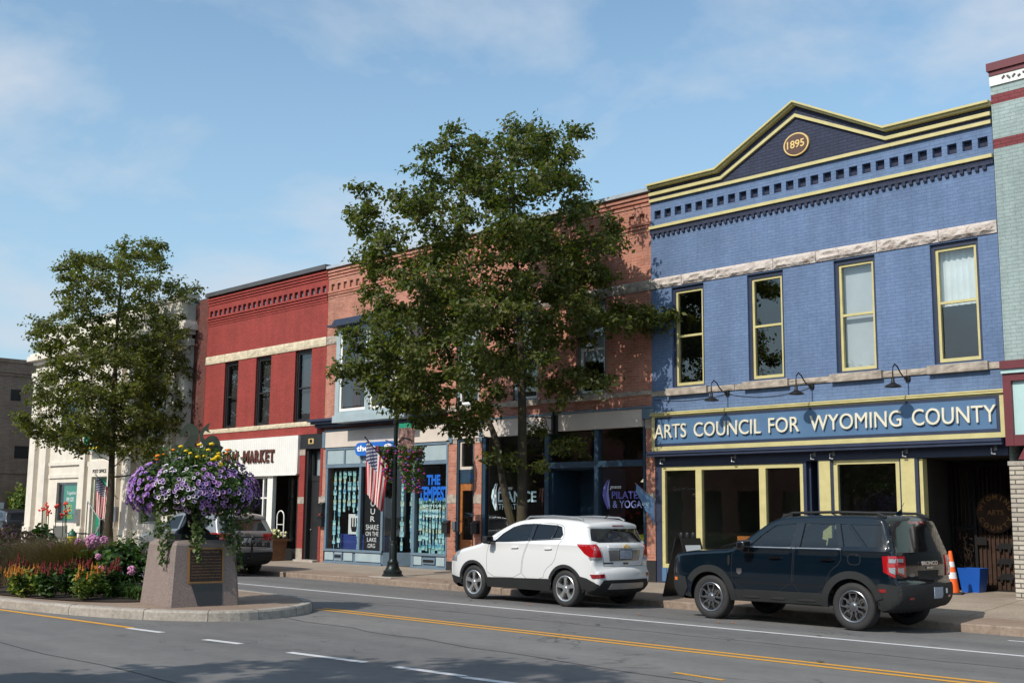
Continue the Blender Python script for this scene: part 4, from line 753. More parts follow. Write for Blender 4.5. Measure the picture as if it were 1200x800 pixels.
# white vertical board sign
m = MB(); x = RX0+.05
while x < -32.5: m.box(x, min(x+.112, -32.49), FY-.12, FY-.002, 2.9, 4.16); m.box(x+.112, min(x+.12, -32.49), FY-.112, FY-.002, 2.9, 4.16); x += .12
m.box(RX0+.05, -32.49, FY-.13, FY-.001, 2.86, 2.899); sg = m.build('sign_board', 'white_paint', Rb)
def market(ch, x0, x1):
    text(sg, 'lettering', ch, x0, x1, 3.32, 3.74, FY-.15, 'paint_brown', .03, .03)
    m = MB(); 
    for z in (3.31, 3.715):
        for s, on in ((x0-.01, 'MARKFT' if z < 3.5 else 'MRKEF'), (x1-.09, 'MARK' if z < 3.5 else 'MK')):
            if ch in on and ch != 'T': m.box(s, s+.10, FY-.151, FY-.121, z, z+.035)
    if ch == 'T': m.box((x0+x1)/2-.08, (x0+x1)/2+.08, FY-.151, FY-.121, 3.31, 3.345); m.box(x0, x0+.025, FY-.151, FY-.121, 3.62, 3.74); m.box(x1-.025, x1, FY-.151, FY-.121, 3.62, 3.74)
    if m.v: m.build('serif', 'paint_brown', sg)
x = -35.72
for ch, wd in zip('MARKET', (.42, .33, .33, .34, .27, .30)): market(ch, x, x+wd-.05); x += wd+.0
x = -37.42
for ch, wd in zip('FARM', (.28, .35, .35, .42)): market(ch, x, x+wd-.05); x += wd
MB().box(-35.93, -35.80, FY-.15, FY-.121, 3.5, 3.54).build('hyphen', 'paint_brown', sg)
shopwin(Rb, -38.8, -34.05, .6, 2.86, FY+.03, 'white_paint', .07, (-37.3, -35.9, -34.62), mw=.07); m = MB().box(-38.78, -34.05, FY+.03, FY+.1, 2.1, 2.15).box(-34.33, -34.0, FY-.02, FY+.12, .1, 2.86).box(-38.8, -34.05, FY, FY+.12, .1, .6); m.build('shopfront_frame', 'white_paint', Rb)
MB().quad((-34.0, FY+.6, .1), (-32.5, FY+.6, .1), (-32.5, FY+.6, 2.86), (-34, FY+.6, 2.86)).build('pane', 'shop_glass', Rb)
m = MB().box(-32.54, -32.5, FY-.01, FY+.6, .1, 2.86).box(-34, -32.5, FY+.58, FY+.62, .1, .45); m.build('entry_frame', 'dark_frame', Rb)
for x, z in ((-33.75, 2.0), (-32.9, 2.05)): MB().box(x, x+.35, FY+4.9, FY+4.95, z, z+.4).box(x+.04, x+.31, FY+4.89, FY+4.899, z+.04, z+.36, 1).build('wall_picture', ['iron', 'interior_pale'], Rb)
m = MB().box(-32.48, -32.15, FY-.012, FY+.3, .1, 3.70).box(-31.29, -31.17, FY-.012, FY+.3, .1, 3.70); m.build('pier', 'brick_red_paint', Rb)
m = MB().box(-32.49, -32.14, FY-.022, FY-.013, .1, .5).box(-32.49, -32.14, FY-.022, FY-.013, 1.93, 2.15).box(-32.49, -32.14, FY-.022, FY-.013, 3.5, 3.69).box(-31.3, -31.165, FY-.022, FY-.013, 1.93, 2.15); m.build('pier_block', 'sill_stone', Rb)
m = MB().box(-32.485, -31.17, FY-.02, FY+.3, 3.701, 4.175).box(-32.14, -32.05, FY+.05, FY+.3, .1, 3.7).box(-31.38, -31.3, FY+.05, FY+.3, .1, 3.7).box(-32.05, -31.38, FY+.2, FY+.3, 2.66, 2.76); m.build('door_surround', 'dark_frame', Rb)
MB().box(-31.98, -31.68, FY-.028, FY-.021, 3.86, 4.03).box(-31.9, -31.76, FY-.031, FY-.0285, 3.89, 4.0, 1).build('number_plate', ['gold', 'iron'], Rb)
sash(Rb, -32.05, -31.38, 2.76, 3.7, FY+.2, 'dark_frame', .06, .5, rails=False, cover=1, cmat='shade_grey')
m = MB().box(-32.05, -31.38, FY+.22, FY+.28, .12, 2.66).box(-31.95, -31.48, FY+.205, FY+.219, 1.3, 2.5).box(-31.95, -31.48, FY+.205, FY+.219, .3, 1.15); d = m.build('door', 'dark_frame', Rb); d['label'] = 'dark panelled door'; MB().ball((-31.98, FY+.19, 1.1), .03, 6).build('handle', 'metal_grey', d)
MB().box(-32.3, -31.2, FY-.25, FY+.1, .09, .16).build('door_step', 'concrete_step', Rb)
# cream planter, hoop
t = thing('wooden_planter', 'brown wooden planter box of cream flowers beside the market door', 'planter', (-33.15, 21.35, .1))
MB().add([(-33.5, 21.1, .1), (-32.85, 21.1, .1), (-32.85, 21.6, .1), (-33.5, 21.6, .1), (-33.56, 21.05, .78), (-32.79, 21.05, .78), (-32.79, 21.65, .78), (-33.56, 21.65, .78)], [(0, 1, 5, 4), (1, 2, 6, 5), (2, 3, 7, 6), (3, 0, 4, 7), (4, 5, 6, 7)]).build('box', 'wood_planter', t)
MB().box(-33.6, -32.75, 21.0, 21.05, .72, .80).box(-33.6, -32.75, 21.65, 21.7, .72, .80).box(-32.79, -32.74, 21.05, 21.65, .72, .80).box(-33.61, -33.56, 21.05, 21.65, .72, .80).build('rim', 'wood_planter', t)
PLANTER = t
t = thing('metal_hoop_rack', 'white metal hoop rack behind the wooden planter', 'rack', (-33.35, 21.75, .1))
m = MB(); pts = [(-33.6, 21.75, .1), (-33.6, 21.75, 1.5)]+[(-33.4-.2*math.cos(a), 21.75, 1.5+.2*math.sin(a)) for a in [k*math.pi/10 for k in range(1, 10)]]+[(-33.2, 21.75, 1.5), (-33.2, 21.75, .1)]; m.tube(pts, .02, 8); m.tube([(-33.6, 21.75, 1.25), (-33.2, 21.75, 1.25)], .014, 6); m.tube([(-33.6, 21.75, 1.0), (-33.2, 21.75, 1.0)], .014, 6); m.build('hoop', 'white_paint', t, True)

# ================= narrow dark brick strip, bank, brown brick building
Nb = thing('brick_building', 'narrow dark brick building squeezed between the white bank and the red market', 'building', (-40.2, FY, 0))
m = MB(); m.box(-40.25, -38.9, FY+.25, 33.9, 0, 9.5); m.box(-39.55, -38.9, FY+.02, FY+.249, 0, 9.55); m.build('wall', 'brick_dark', Nb); MB().box(-40.27, -38.88, FY+.2, 34, 9.552, 9.65).build('parapet_cap', 'roof_flash', Nb)
KX0, KX1 = -54.6, -40.3
K = thing('bank_building', 'cream stone bank building with tall pilasters and projecting cornice', 'building', (KX0, FY, 0))
kw = [(-51.75, -49.65, 1.1, 2.85), (-47.95, -46.6, .1, 3.0), (-43.85, -42.2, 1.15, 2.95), (-51.75, -49.65, 4.4, 6.6), (-48.2, -46.3, 4.6, 6.6), (-43.95, -42.1, 4.4, 6.6)]
m = MB(); wallgrid(m, KX0, KX1, 0, 8.2, FY+.15, kw, .2); shell(m, KX0, KX1, 8.9, FY+.15); m.build('wall', 'white_stone', K)
m = MB().box(KX0, KX1, FY+.16, FY+.5, 8.2, 8.34).box(KX0-.1, KX1+.1, FY-.1, FY+.5, 8.34, 8.5).box(KX0-.28, KX1+.28, FY-.35, FY+.5, 8.5, 8.72).box(KX0-.2, KX1+.2, FY-.25, FY+.5, 8.72, 8.85); m.build('cornice', 'white_stone', K)
m = MB().box(KX0+.3, KX1-.3, FY+.1, FY+.5, 8.85, 9.8).box(KX0+.25, KX1-.25, FY+.05, FY+.55, 9.8, 9.98)
for x in (-54.2, -49, -45.3, -41): m.box(x, x+.5, FY+.04, FY+.5, 8.86, 9.79)
m.build('parapet', 'white_stone', K)
for a, b in ((-54.6, -53.95), (-53.3, -52.7), (-49.1, -48.6), (-46.1, -45.55), (-44.95, -44.35), (-41.6, -41.1), (-40.75, -40.3)): MB().box(a, b, FY-.06, FY+.149, .9, 7.6).box(a-.05, b+.05, FY-.12, FY+.149, .1, .9).box(a-.04, b+.04, FY-.1, FY+.149, 7.6, 7.75).box(a-.08, b+.08, FY-.14, FY+.149, 7.75, 7.95).build('pilaster', 'white_stone', K)
MB().box(KX0, KX1, FY+.02, FY+.149, 7.96, 8.19).box(-52.6, -49.2, FY+.06, FY+.149, 3.6, 3.75).box(-48.5, -46.15, FY+.02, FY+.149, 3.5, 3.7).box(-48.4, -48.0, FY+.02, FY+.149, .1, 3.499).box(-46.55, -46.15, FY+.02, FY+.149, .1, 3.499).box(-48.0, -46.55, FY+.02, FY+.149, 3.05, 3.499).box(-52.6, -49.2, FY+.08, FY+.149, 3.05, 3.2).build('moulding', 'white_stone', K)
text(K, 'door_lettering', 'POST OFFICE', -47.9, -46.65, 3.2, 3.35, FY+.015, 'iron', .01, .01)
for i, (a, b, c, d) in enumerate(kw):
    if i == 1: door(K, a+.35, b, .1, 2.6, FY+.3, 'dark_frame', (.5, 2.45), .1); m = MB().box(a, a+.3, FY+.3, FY+.35, .1, 3); m.box(a+.3, b, FY+.3, FY+.35, 2.6, 3); m.build('door_surround', 'green_sign', K); continue
    sash(K, a+.002, b-.002, c+.002, d-.002, FY+.22, 'metal_grey', .07, .5, None, rails=i > 2)
rooms(K, KX0, KX1, 4.0, 5, 7.8)
t = thing('window_poster', 'green poster with white and lime lettering filling the left bank window', 'poster', (-50.6, FY+.31, 1.2)); MB().box(-51.3, -49.75, FY+.30, FY+.32, 1.15, 2.8).build('sheet', 'green_sign', t)
for s, a, b, z, mt in (('Together', -51.0, -50.0, 2.28, 'white_letter'), ('we can', -51.0, -50.25, 2.02, 'white_letter'), ('make', -51.0, -50.4, 1.76, 'lime_letter'), ('every', -51.0, -50.35, 1.52, 'lime_letter'), ('count.', -51.0, -50.25, 1.28, 'lime_letter')): text(t, 'lettering', s, a, b, z, z+.19, FY+.297, mt, .004, .01)
t = thing('bank_sign', 'dark green bank sign with yellow underline above the entrance, half behind leaves', 'sign', (-47.2, FY-.2, 4.2)); MB().box(-48.4, -46.2, FY-.25, FY-.12, 4.15, 4.85).build('board', 'green_sign', t); text(t, 'lettering', 'Bank', -47.7, -46.5, 4.4, 4.7, FY-.252, 'white_letter', .01, .02); MB().box(-48.3, -46.3, FY-.26, FY-.251, 4.2, 4.27).build('stripe', 'marigold', t)
for x, z, lb in ((-48.85, 1.1, 'grey metal box on the cream bank wall left of the entrance'), (-45.3, 1.2, 'grey metal box on the cream bank wall right of the entrance')): tag(MB().box(x-.18, x+.18, FY-.2, FY-.065, z, z+.6).box(x-.12, x+.12, FY-.21, FY-.2005, z+.3, z+.5).build('wall_box', 'metal_grey', origin=(x, FY-.1, z)), lb, 'wall box', 'grey boxes on the bank wall')
m = MB(); m.tube([(-46.2, 20.9, 2.0), (-45.0, 20.9, 1.3), (-45.0, 20.9, .1)], .025, 6); m.tube([(-46.2, 20.9, 2.0), (-46.2, 20.9, .1)], .025, 6); m.tube([(-45.0, 20.9, 1.3), (-44.6, 20.9, 1.3)], .02, 6)
tag(m.build('handrail', 'metal_grey', smooth=True, origin=(-45.5, 20.9, .1)), 'thin metal handrail beside the bank entrance', 'railing')
G = thing('brick_building', 'brown brick building beyond the side street at the left edge', 'building', (-62.2, 21.8, 0))
m = MB(); x = -62.2; hol = [(30.6, 31.8, 3.2, 4.6), (24.6, 25.5, 4.2, 5.0), (23.3, 23.9, 7.4, 8.5)]
m2 = MB(); wallgrid(m2, 21.8, 45, 0, 9.3, 0, [(24.0, 24.9, 4.3, 4.95), (23.6, 24.15, 7.3, 7.9), (27, 28, 4.3, 5.3), (27, 28, 7.3, 8.3)], .15)
m.add([(x-v[1], v[0], v[2]) for v in m2.v], [f for f in m2.f]); m.quad((-90, 21.8, 0), (x, 21.8, 0), (x, 21.8, 9.3), (-90, 21.8, 9.3)); m.quad((-90, 21.8, 9.3), (x, 21.8, 9.3), (x, 45, 9.3), (-90, 45, 9.3)); m.build('wall', 'brick_brown', G)
MB().box(-90.1, x+.06, 21.7, 45.1, 9.301, 9.5).box(x, x+.08, 21.7, 45, 8.75, 8.85).box(x, x+.05, 21.7, 45, 8.6, 8.7).box(x, x+.05, 21.7, 45, 3.5, 3.6).build('cornice', 'brick_brown', G)
for a, b, c, d in [(24.0, 24.9, 4.3, 4.95), (23.6, 24.15, 7.3, 7.9), (27, 28, 4.3, 5.3), (27, 28, 7.3, 8.3)]: MB().box(x-.14, x-.1, a, b, c, d).build('window', 'gloss_black', G)

# ================= sage building at the right
Gx0 = -9.16; Gx1 = 2.0
E_ = thing('brick_building', 'pale sage painted brick building with maroon bands and stone base at the right edge', 'building', (Gx0, FY, 0))
m = MB(); zz = [(4.57, 8.72, 0), (8.72, 8.91, 1), (8.91, 9.61, 0), (9.61, 9.80, 1), (9.80, 9.97, 0)]
for z0, z1, mi in zz: m.quad((Gx0, FY-.03, z0), (Gx1, FY-.03, z0), (Gx1, FY-.03, z1), (Gx0, FY-.03, z1), mi)
m.quad((Gx0, FY-.03, 0), (Gx0, FY-.03, 9.97), (Gx0, 34, 9.97), (Gx0, 34, 0), 0); m.quad((Gx1, FY-.03, 0), (Gx1, 34, 0), (Gx1, 34, 9.97), (Gx1, FY-.03, 9.97), 0); m.quad((Gx0, FY-.03, 9.97), (Gx1, FY-.03, 9.97), (Gx1, 34, 9.97), (Gx0, 34, 9.97), 0)
m.build('wall', ['brick_sage_paint', 'brick_maroon_paint'], E_)
m = MB(); m.box(Gx0, Gx1, FY-.06, FY+.2, 9.971, 10.17, 1); m.box(Gx0, Gx1, FY-.08, FY+.2, 10.171, 10.26, 0); m.box(Gx0-.03, Gx1, FY-.12, FY+.22, 10.261, 10.42, 0); m.build('coping', ['maroon_trim', 'white_paint'], E_)
m = MB()
for k in range(9):
    for j in range(7): a = j*.9; m.tube([(Gx0+.25+k*1.1+.1*j, FY-.065, 10.07+.04*math.sin(a*2)), (Gx0+.3+k*1.1+.1*j, FY-.065, 10.08+.04*math.cos(a*3))], .022, 5)
m.build('relief_ornament', 'metal_grey', E_)
m = MB().box(Gx0+.0, Gx1, FY-.28, FY-.031, 4.42, 4.57, 0).box(Gx0, Gx1, FY-.24, FY-.031, 4.34, 4.419, 1).box(Gx0+.01, Gx1, FY-.2, FY-.031, 4.2, 4.339, 0).box(Gx0+.01, Gx0+.16, FY-.2, FY-.031, 3.0, 4.199, 0).box(Gx0+.161, Gx1, FY-.12, FY-.031, 3.2, 4.199, 1).box(Gx0+.161, Gx0+.45, FY-.19, FY-.031, 3.0, 3.199, 0); m.build('shop_cornice', ['maroon_trim', 'teal_pale'], E_)
m = MB(); a = Gx0+.45
for k in range(12): m.add([(a+k*.4, FY-.04, 3.25), (a+k*.4+.4, FY-.04, 3.25), (a+k*.4+.4, FY-.75, 2.72), (a+k*.4, FY-.75, 2.72)], [(0, 1, 2, 3)], k % 2)
m.add([(a, FY-.04, 3.25), (a, FY-.75, 2.72), (a, FY-.04, 2.72)], [(0, 1, 2)], 1); m.build('striped_awning', ['maroon_trim', 'white_paint'], E_)
m = MB().box(Gx0+.02, Gx0+1.1, FY-.12, FY+.3, .08, 2.64).box(Gx0+1.1, Gx1, FY-.1, FY+.3, .08, .9); m.build('stone_pier', 'stone_veneer', E_); MB().box(Gx0-.0, Gx0+1.14, FY-.14, FY+.3, 2.641, 2.72).build('pier_cap', 'kerb_stone', E_)
shopwin(E_, Gx0+1.12, Gx1-.1, .9, 3.2, FY+.05, 'maroon_trim', .08)
rooms(E_, Gx0+.1, Gx1-.1, 4.2, 4, 8)

# ------------------------------------------------------------------ vehicles
def resample(p, d, closed=False):
    p = [Vector((a, b)) for a, b in p]; o = [p[0]]
    for a, b in zip(p, p[1:]):
        L = (b-a).length; n = max(1, round(L/d)); o += [a.lerp(b, k/n) for k in range(1, n+1)]
    return o
def smoothpoly(p, it=2, closed=False):
    p = list(p)
    for _ in range(it):
        q = [] if closed else [p[0]]
        for a, b in (zip(p, p[1:]+p[:1]) if closed else zip(p, p[1:])): q += [(a[0]*.78+b[0]*.22, a[1]*.78+b[1]*.22), (a[0]*.22+b[0]*.78, a[1]*.22+b[1]*.78)]
        if not closed: q.append(p[-1])
        p = q
    return p
def pip(x, y, poly):
    c = False; n = len(poly); j = n-1
    for i in range(n):
        xi, yi = poly[i][0], poly[i][1]; xj, yj = poly[j][0], poly[j][1]
        if (yi > y) != (yj > y) and x < (xj-xi)*(y-yi)/(yj-yi)+xi: c = not c
        j = i
    return c
def offpoly(p, d):     # shrink a closed polygon by d
    n = len(p); ar = sum(p[i][0]*p[(i+1) % n][1]-p[(i+1) % n][0]*p[i][1] for i in range(n)); s = 1 if ar > 0 else -1; o = []
    for i in range(n):
        a, b, c = Vector(p[i-1][:2]), Vector(p[i][:2]), Vector(p[(i+1) % n][:2]); t = ((b-a).normalized()+(c-b).normalized())
        if t.length < 1e-6: o.append(tuple(b)); continue
        t.normalize(); nrm = Vector((-t.y, t.x))*s; k = max(.5, nrm.dot(Vector((-(b-a).normalized().y, (b-a).normalized().x))*s)); o.append(tuple(b+nrm*d/k))
    return o
def tri(polys, step, extra=True):
    """constrained triangulation of several outlines with a grid of inner points"""
    vs = []; es = []
    for p in polys:
        n = len(vs); vs += [Vector(q[:2]) for q in p]; es += [(n+i, n+(i+1) % len(p)) for i in range(len(p))]
    if extra:
        xs = [v.x for v in vs]; ys_ = [v.y for v in vs]; x = min(xs)+step*.5
        while x < max(xs):
            y = min(ys_)+step*.5
            while y < max(ys_):
                if pip(x, y, polys[0]): vs.append(Vector((x, y)))
                y += step
            x += step
    r = delaunay_2d_cdt(vs, es, [], 0, 1e-5)
    return r[0], r[2]
class Car:
    def __init__(s, name, label, x0, yc, zg, sp):
        s.x0, s.yc, s.zg, s.sp = x0, yc, zg, sp
        s.root = thing(name, label, 'car', (x0+1.3, yc, zg)); s.O = Vector((x0, yc, zg)); s.build()
    def W(s, x, z):
        p = s.sp; w_ = p['hw']; b = p['belt']
        if z > b: t = min(1, (z-b)/.05); w_ -= .022*t*t*(3-2*t)+(z-b)*p['tumble']
        else:
            w_ -= .03*((z-.78)/.5)**2
            if z < .5: w_ -= (.5-z)*.12
        xf, xr = p['ext']; t = max(0, (xf+p['fl']-x)/p['fl']); w_ -= p['fr']*t*t*t; t = max(0, (x-(xr-p['rl']))/p['rl']); w_ -= p['rr']*t*t*t
        return w_
    def build(s):
        p = s.sp; P = resample(smoothpoly(p['prof'], 2), .045); n = len(P); r0 = p['r']
        nrm = []
        for i in range(n):
            d = (P[min(i+1, n-1)]-P[max(i-1, 0)]).normalized(); nrm.append(Vector((-d.y, d.x)))
        T = P; vs = []; M_ = 11; K = 5
        ins = [T[i]-nrm[i]*r0 for i in range(n)]
        rows = []
        for i in range(n):
            q = ins[i]; w_ = s.W(q.x, q.y); row = []
            for k in range(K+1):        # right side corner, from the side up to the top
                a = math.pi/2*k/K; pt = q+nrm[i]*r0*math.sin(a); row.append((pt.x, w_-r0*(1-math.cos(a)), pt.y))
            we = w_-r0
            for k in range(1, M_):
                y = we*(1-2*k/M_); pt = T[i]+nrm[i]*(p['crown']+p.get('rc', 0)*max(0, nrm[i].x))*(1-(y/we)**2); row.append((pt.x, y, pt.y))
            row += [(a, -b, c) for a, b, c in row[:K+1][::-1]]
            rows.append(row)
        m = len(rows[0]); V = [v for r in rows for v in r]; F = [(i*m+k, (i+1)*m+k, (i+1)*m+k+1, i*m+k+1) for i in range(n-1) for k in range(m-1)]
        # side outline
        wr, ra, wz, sl = p['wr'], p['ra'], p['wr'], p['sill']; out = [tuple(q) for q in ins]; L = p['wb']; ha = math.asin((sl-wz)/ra) if abs(sl-wz) < ra else 0
        for xc in (L, 0):
            for k in range(25):
                a = ha+(math.pi-2*ha)*k/24; out.append((xc+ra*math.cos(a), wz+ra*math.sin(a)))
        if p.get('sillpts'): pass
        s.V, s.F, s.rows = V, F, rows
        holes = [resample(h+[h[0]], .06)[:-1] for h in p['holes']]; holes = [[tuple(v) for v in h] for h in holes]
        doors = p['doors']; doors = [[tuple(v) for v in resample(smoothpoly(d, 1, True)+[smoothpoly(d, 1, True)[0]], .06)[:-1]] for d in doors]; dins = [offpoly(d, .007) for d in doors]
        verts, tris = tri([out]+holes+doors+dins, .07)
        body = MB(); glassless = MB(); dm = [{-1: MB(), 1: MB()} for _ in doors]
        def cls(t):
            cx = sum(verts[i].x for i in t)/3; cz = sum(verts[i].y for i in t)/3
            if not pip(cx, cz, out): return None
            for h in holes:
                if pip(cx, cz, h): return 'h'
            for k, (d, e) in enumerate(zip(doors, dins)):
                if pip(cx, cz, e): return k
                if pip(cx, cz, d): return 'g'
            return 'b'
        cl = [(t, cls(t)) for t in tris]; mi = p['paintfn']
        allv = []; allf = []
        for sg in (-1, 1):
            S3 = [(v.x, sg*s.W(v.x, v.y), v.y) for v in verts]
            def face(t): 
                a, b, c = [Vector(S3[i]) for i in t]; nn = (b-a).cross(c-a); return t if nn.y*sg > 0 else t[::-1]
            for key, mb in [('b', body), ('g', body)]+[(k, dm[k][sg]) for k in range(len(doors))]:
                sel = [face(tuple(t)) for t, c in cl if c == key]
                if not sel: continue
                idx = sorted({i for t in sel for i in t}); mp_ = {i: j for j, i in enumerate(idx)}
                mb.add([S3[i] for i in idx], [tuple(mp_[i] for i in t) for t in sel], 1 if key == 'g' else 0)
            o_ = len(allv); allv += S3; allf += [tuple(i+o_ for i in t) for t, c in cl if c is not None]
        body.add(V, F, 0); o_ = len(allv); allv2 = allv+V; allf2 = allf+[tuple(i+o_ for i in f) for f in F]
        s.bvh = BVHTree.FromPolygons([Vector(v) for v in allv2], allf2)
        o = s.mk('body', body, [p['paint'], 'seam', 'cladding'], s.root, True, merge=True)
        for pg in o.data.polygons:
            if pg.center.z < p['low']: pg.material_index = 2
        s.doors = []
        for k, mb in enumerate(dm): s.doors.append({sg: s.mk('door', mb[sg], [p['paint']], s.root, True) for sg in (-1, 1)})
        # glass
        for k, h in enumerate(holes):
            hh = offpoly(h, -.006); v2, t2 = tri([hh], .1)
            for sg in (-1, 1): g = MB(); g.add([(v.x, sg*(s.W(v.x, v.y)-.012), v.y) for v in v2], [tuple(t) for t in t2 if pip(sum(v2[i].x for i in t)/3, sum(v2[i].y for i in t)/3, hh)]); s.mk('side_window', g, [p['glass'][k]], s.root, True)
        # wheel wells, underbody, cabin
        u = MB()
        for xc in (0, L):
            for sg in (-1, 1):
                pts = [(ra*1.0*math.cos(a), ra*1.0*math.sin(a)) for a in [math.pi*k/16 for k in range(17)]]; yo = sg*(p['hw']-.09); yi = sg*(p['hw']-.42)
                for (a, b), (c, d) in zip(pts, pts[1:]): u.quad((xc+a, yo, wz+b), (xc+c, yo, wz+d), (xc+c, yi, wz+d), (xc+a, yi, wz+b))
                u.add([(xc+a, yi, wz+b) for a, b in pts], [tuple(range(17))])
        u.box(p['ext'][0]+.25, p['ext'][1]-.2, -p['hw']+.45, p['hw']-.45, sl+.0, sl+.1); u.box(ra, L-ra, -p['hw']+.12, p['hw']-.12, sl+.01, sl+.06)
        s.mk('underbody', u, ['rubber'], s.root)
        if p.get('cabin', True):
            c = MB(); b = p['belt']; c.box(.35, .75, -p['hw']+.2, p['hw']-.2, .6, b-.08); c.box(.75, p['ext'][1]-.35, -p['hw']+.17, p['hw']-.17, .4, .5); s.mk('dashboard', c, ['seat_cloth'], s.root)
            for x in (1.35, 2.2):
                for y in (-.38, .38):
                    c = MB(); c.obox((x, y, .75), .26, .25, .1, Matrix.Rotation(0, 3, 'Y')); c.obox((x+.3, y, 1.02), .07, .24, .34, Matrix.Rotation(.2, 3, 'Y')); c.obox((x+.38, y, 1.42 if p['belt'] > 1.1 else 1.34), .05, .13, .09, Matrix.Rotation(.15, 3, 'Y')); s.mk('seat', c, ['seat_cloth'], s.root)
            c = MB(); c.tube([(.95+.05*math.cos(a), -.38+.18*math.cos(a+1.57), b+.0+.17*math.sin(a+1.57)) for a in [k*math.pi/8 for k in range(17)]], .016, 6); s.mk('steering_wheel', c, ['rubber'], s.root, True)
        # wheels
        for xc in (0, L):
            for sg in (-1, 1): s.wheel(xc, sg)
    def mk(s, name, mb, mats, parent, smooth=False, merge=False, label=None):
        mb.v = [tuple(Vector(v)+s.O) for v in mb.v]; o = mb.build(name, mats, parent, False)
        if merge:
            bm = bmesh.new(); bm.from_mesh(o.data); bmesh.ops.remove_doubles(bm, verts=bm.verts, dist=.0008); bm.to_mesh(o.data); bm.free()
        if smooth: o.data.shade_smooth(); o.data.set_sharp_from_angle(angle=R_(35))
        if label: o['label'] = label
        return o
    def wheel(s, xc, sg):
        p = s.sp; r = p['wr']; wd = .115; y = sg*(p['hw']-.02-wd); e = bpy.data.objects.new('wheel', None); COL.objects.link(e); e.parent = s.root; e.location = Vector((xc, y, r))+s.O-wloc(s.root)
        ri = p['rim']; t = MB(); pr = [(ri, -wd*.82), (ri+.012, -wd*.95), (ri+.05, -wd*1.04), (r-.035, -wd), (r-.012, -wd*.88), (r, -wd*.7), (r, wd*.7), (r-.012, wd*.88), (r-.035, wd), (ri+.05, wd*1.04), (ri+.012, wd*.95), (ri, wd*.82)]
        t.lathe(pr, (xc, y, r), 48, 'y'); s.mk('tyre', t, ['rubber'], e, True)
        m = MB(); o = sg
        m.lathe([(ri+.006, o*wd*.92), (ri-.004, o*wd*.97), (ri-.02, o*wd*.92), (ri-.03, o*wd*.6), (ri-.035, -o*wd*.8)], (xc, y, r), 40, 'y')
        for k in range(5):
            a0 = k*2*math.pi/5+math.pi/2
            def pt(rr, da, d): return (xc+rr*math.cos(a0+da), y+o*(wd*d), r+rr*math.sin(a0+da))
            if p['spoke'] == 'wide':
                arcs = [(.05, .55), (.10, .20), (ri-.02, .24)]
                ff = [pt(.04, -.6, .78), pt(.10, -.26, .86), (pt(ri-.022, -.21, .84)), pt(ri-.022, .21, .84), pt(.10, .26, .86), pt(.04, .6, .78)]; bb = [(a, b-o*.035, c) for a, b, c in ff]
                n_ = len(m.v); m.add(ff+bb, [(0, 1, 2, 3, 4, 5)]+[(i, (i+1) % 6, (i+1) % 6+6, i+6) for i in range(6)])
            else:
                for da in (-1, 1):
                    ff = [pt(.05, da*.30, .72), pt(.12, da*.10, .84), pt(ri*.62, da*.30, .86), pt(ri-.02, da*.24, .84), pt(ri-.02, da*.34, .84), pt(ri*.60, da*.46, .86), pt(.10, da*.42, .8)]; bb = [(a, b-o*.03, c) for a, b, c in ff]
                    m.add(ff+bb, [tuple(range(7))]+[(i, (i+1) % 7, (i+1) % 7+7, i+7) for i in range(7)])
                ff = [pt(ri*.86, -.3, .83), pt(ri-.02, -.3, .83), pt(ri-.02, .3, .83), pt(ri*.86, .3, .83)]; m.add(ff, [(0, 1, 2, 3)])
        m.lathe([(.001, o*wd*.86), (.03, o*wd*.86), (.038, o*wd*.80), (.075, o*wd*.76), (.08, o*wd*.4)], (xc, y, r), 20, 'y')
        s.mk('rim', m, [p['rimmat']], e, True)
        m = MB(); m.lathe([(.001, o*wd*.1), (ri*.72, o*wd*.1)], (xc, y, r), 24, 'y', 0); m.lathe([(ri*.72, -o*.02), (ri*.98, -o*.02)], (xc, y, r), 24, 'y', 1); s.mk('brake_disc', m, ['brake', 'rubber'], e)
    def decal(s, name, poly, view, off, mats, parent=None, step=.05, thick=.02, smooth=True, label=None, only=None):
        """a panel laid on the body: outline given in a side view (x,z) or rear/front view (y,z), pushed onto the surface along its normal"""
        parent = parent or s.root; poly = [tuple(v) for v in resample(list(poly)+[poly[0]], step)[:-1]]; v2, t2 = tri([poly], step)
        t2 = [t for t in t2 if pip(sum(v2[i].x for i in t)/3, sum(v2[i].y for i in t)/3, poly)]; res = None
        for sg in ((-1, 1) if view == 'side' else (0,)):
            P = []; mb = MB(); d = {'side': Vector((0, sg, 0)), 'rear': Vector((1, 0, 0)), 'front': Vector((-1, 0, 0)), 'top': Vector((0, 0, 1))}[view]
            for v in v2:
                o = {'side': Vector((v.x, sg*3, v.y)), 'rear': Vector((8, v.x, v.y)), 'front': Vector((-4, v.x, v.y)), 'top': Vector((v.x, v.y, 4))}[view]; h = s.bvh.ray_cast(o, -d)
                if h[0] is None: P.append(None); continue
                nn = h[1].copy()
                if nn.dot(d) < 0: nn = -nn
                P.append((h[0]+nn*off, nn))
            T = [t for t in t2 if all(P[i] is not None for i in t) and max((P[a][0]-P[b][0]).length for a in t for b in t) < .35]
            if not T: continue
            F = []
            for t in T:
                a, b, c = [P[i][0] for i in t]; F.append(tuple(t) if (b-a).cross(c-a).dot(d) > 0 else tuple(t[::-1]))
            idx = sorted({i for t in F for i in t}); mp_ = {i: j for j, i in enumerate(idx)}; n = len(idx); ed = {}
            for t in F:
                for a, b in zip(t, t[1:]+t[:1]): ed[(a, b)] = 1
            bd = [(a, b) for a, b in ed if (b, a) not in ed]
            mb.add([P[i][0] for i in idx]+[P[i][0]-P[i][1]*(off+thick) for i in idx], [tuple(mp_[i] for i in t) for t in F]+[(mp_[b], mp_[a], mp_[a]+n, mp_[b]+n) for a, b in bd])
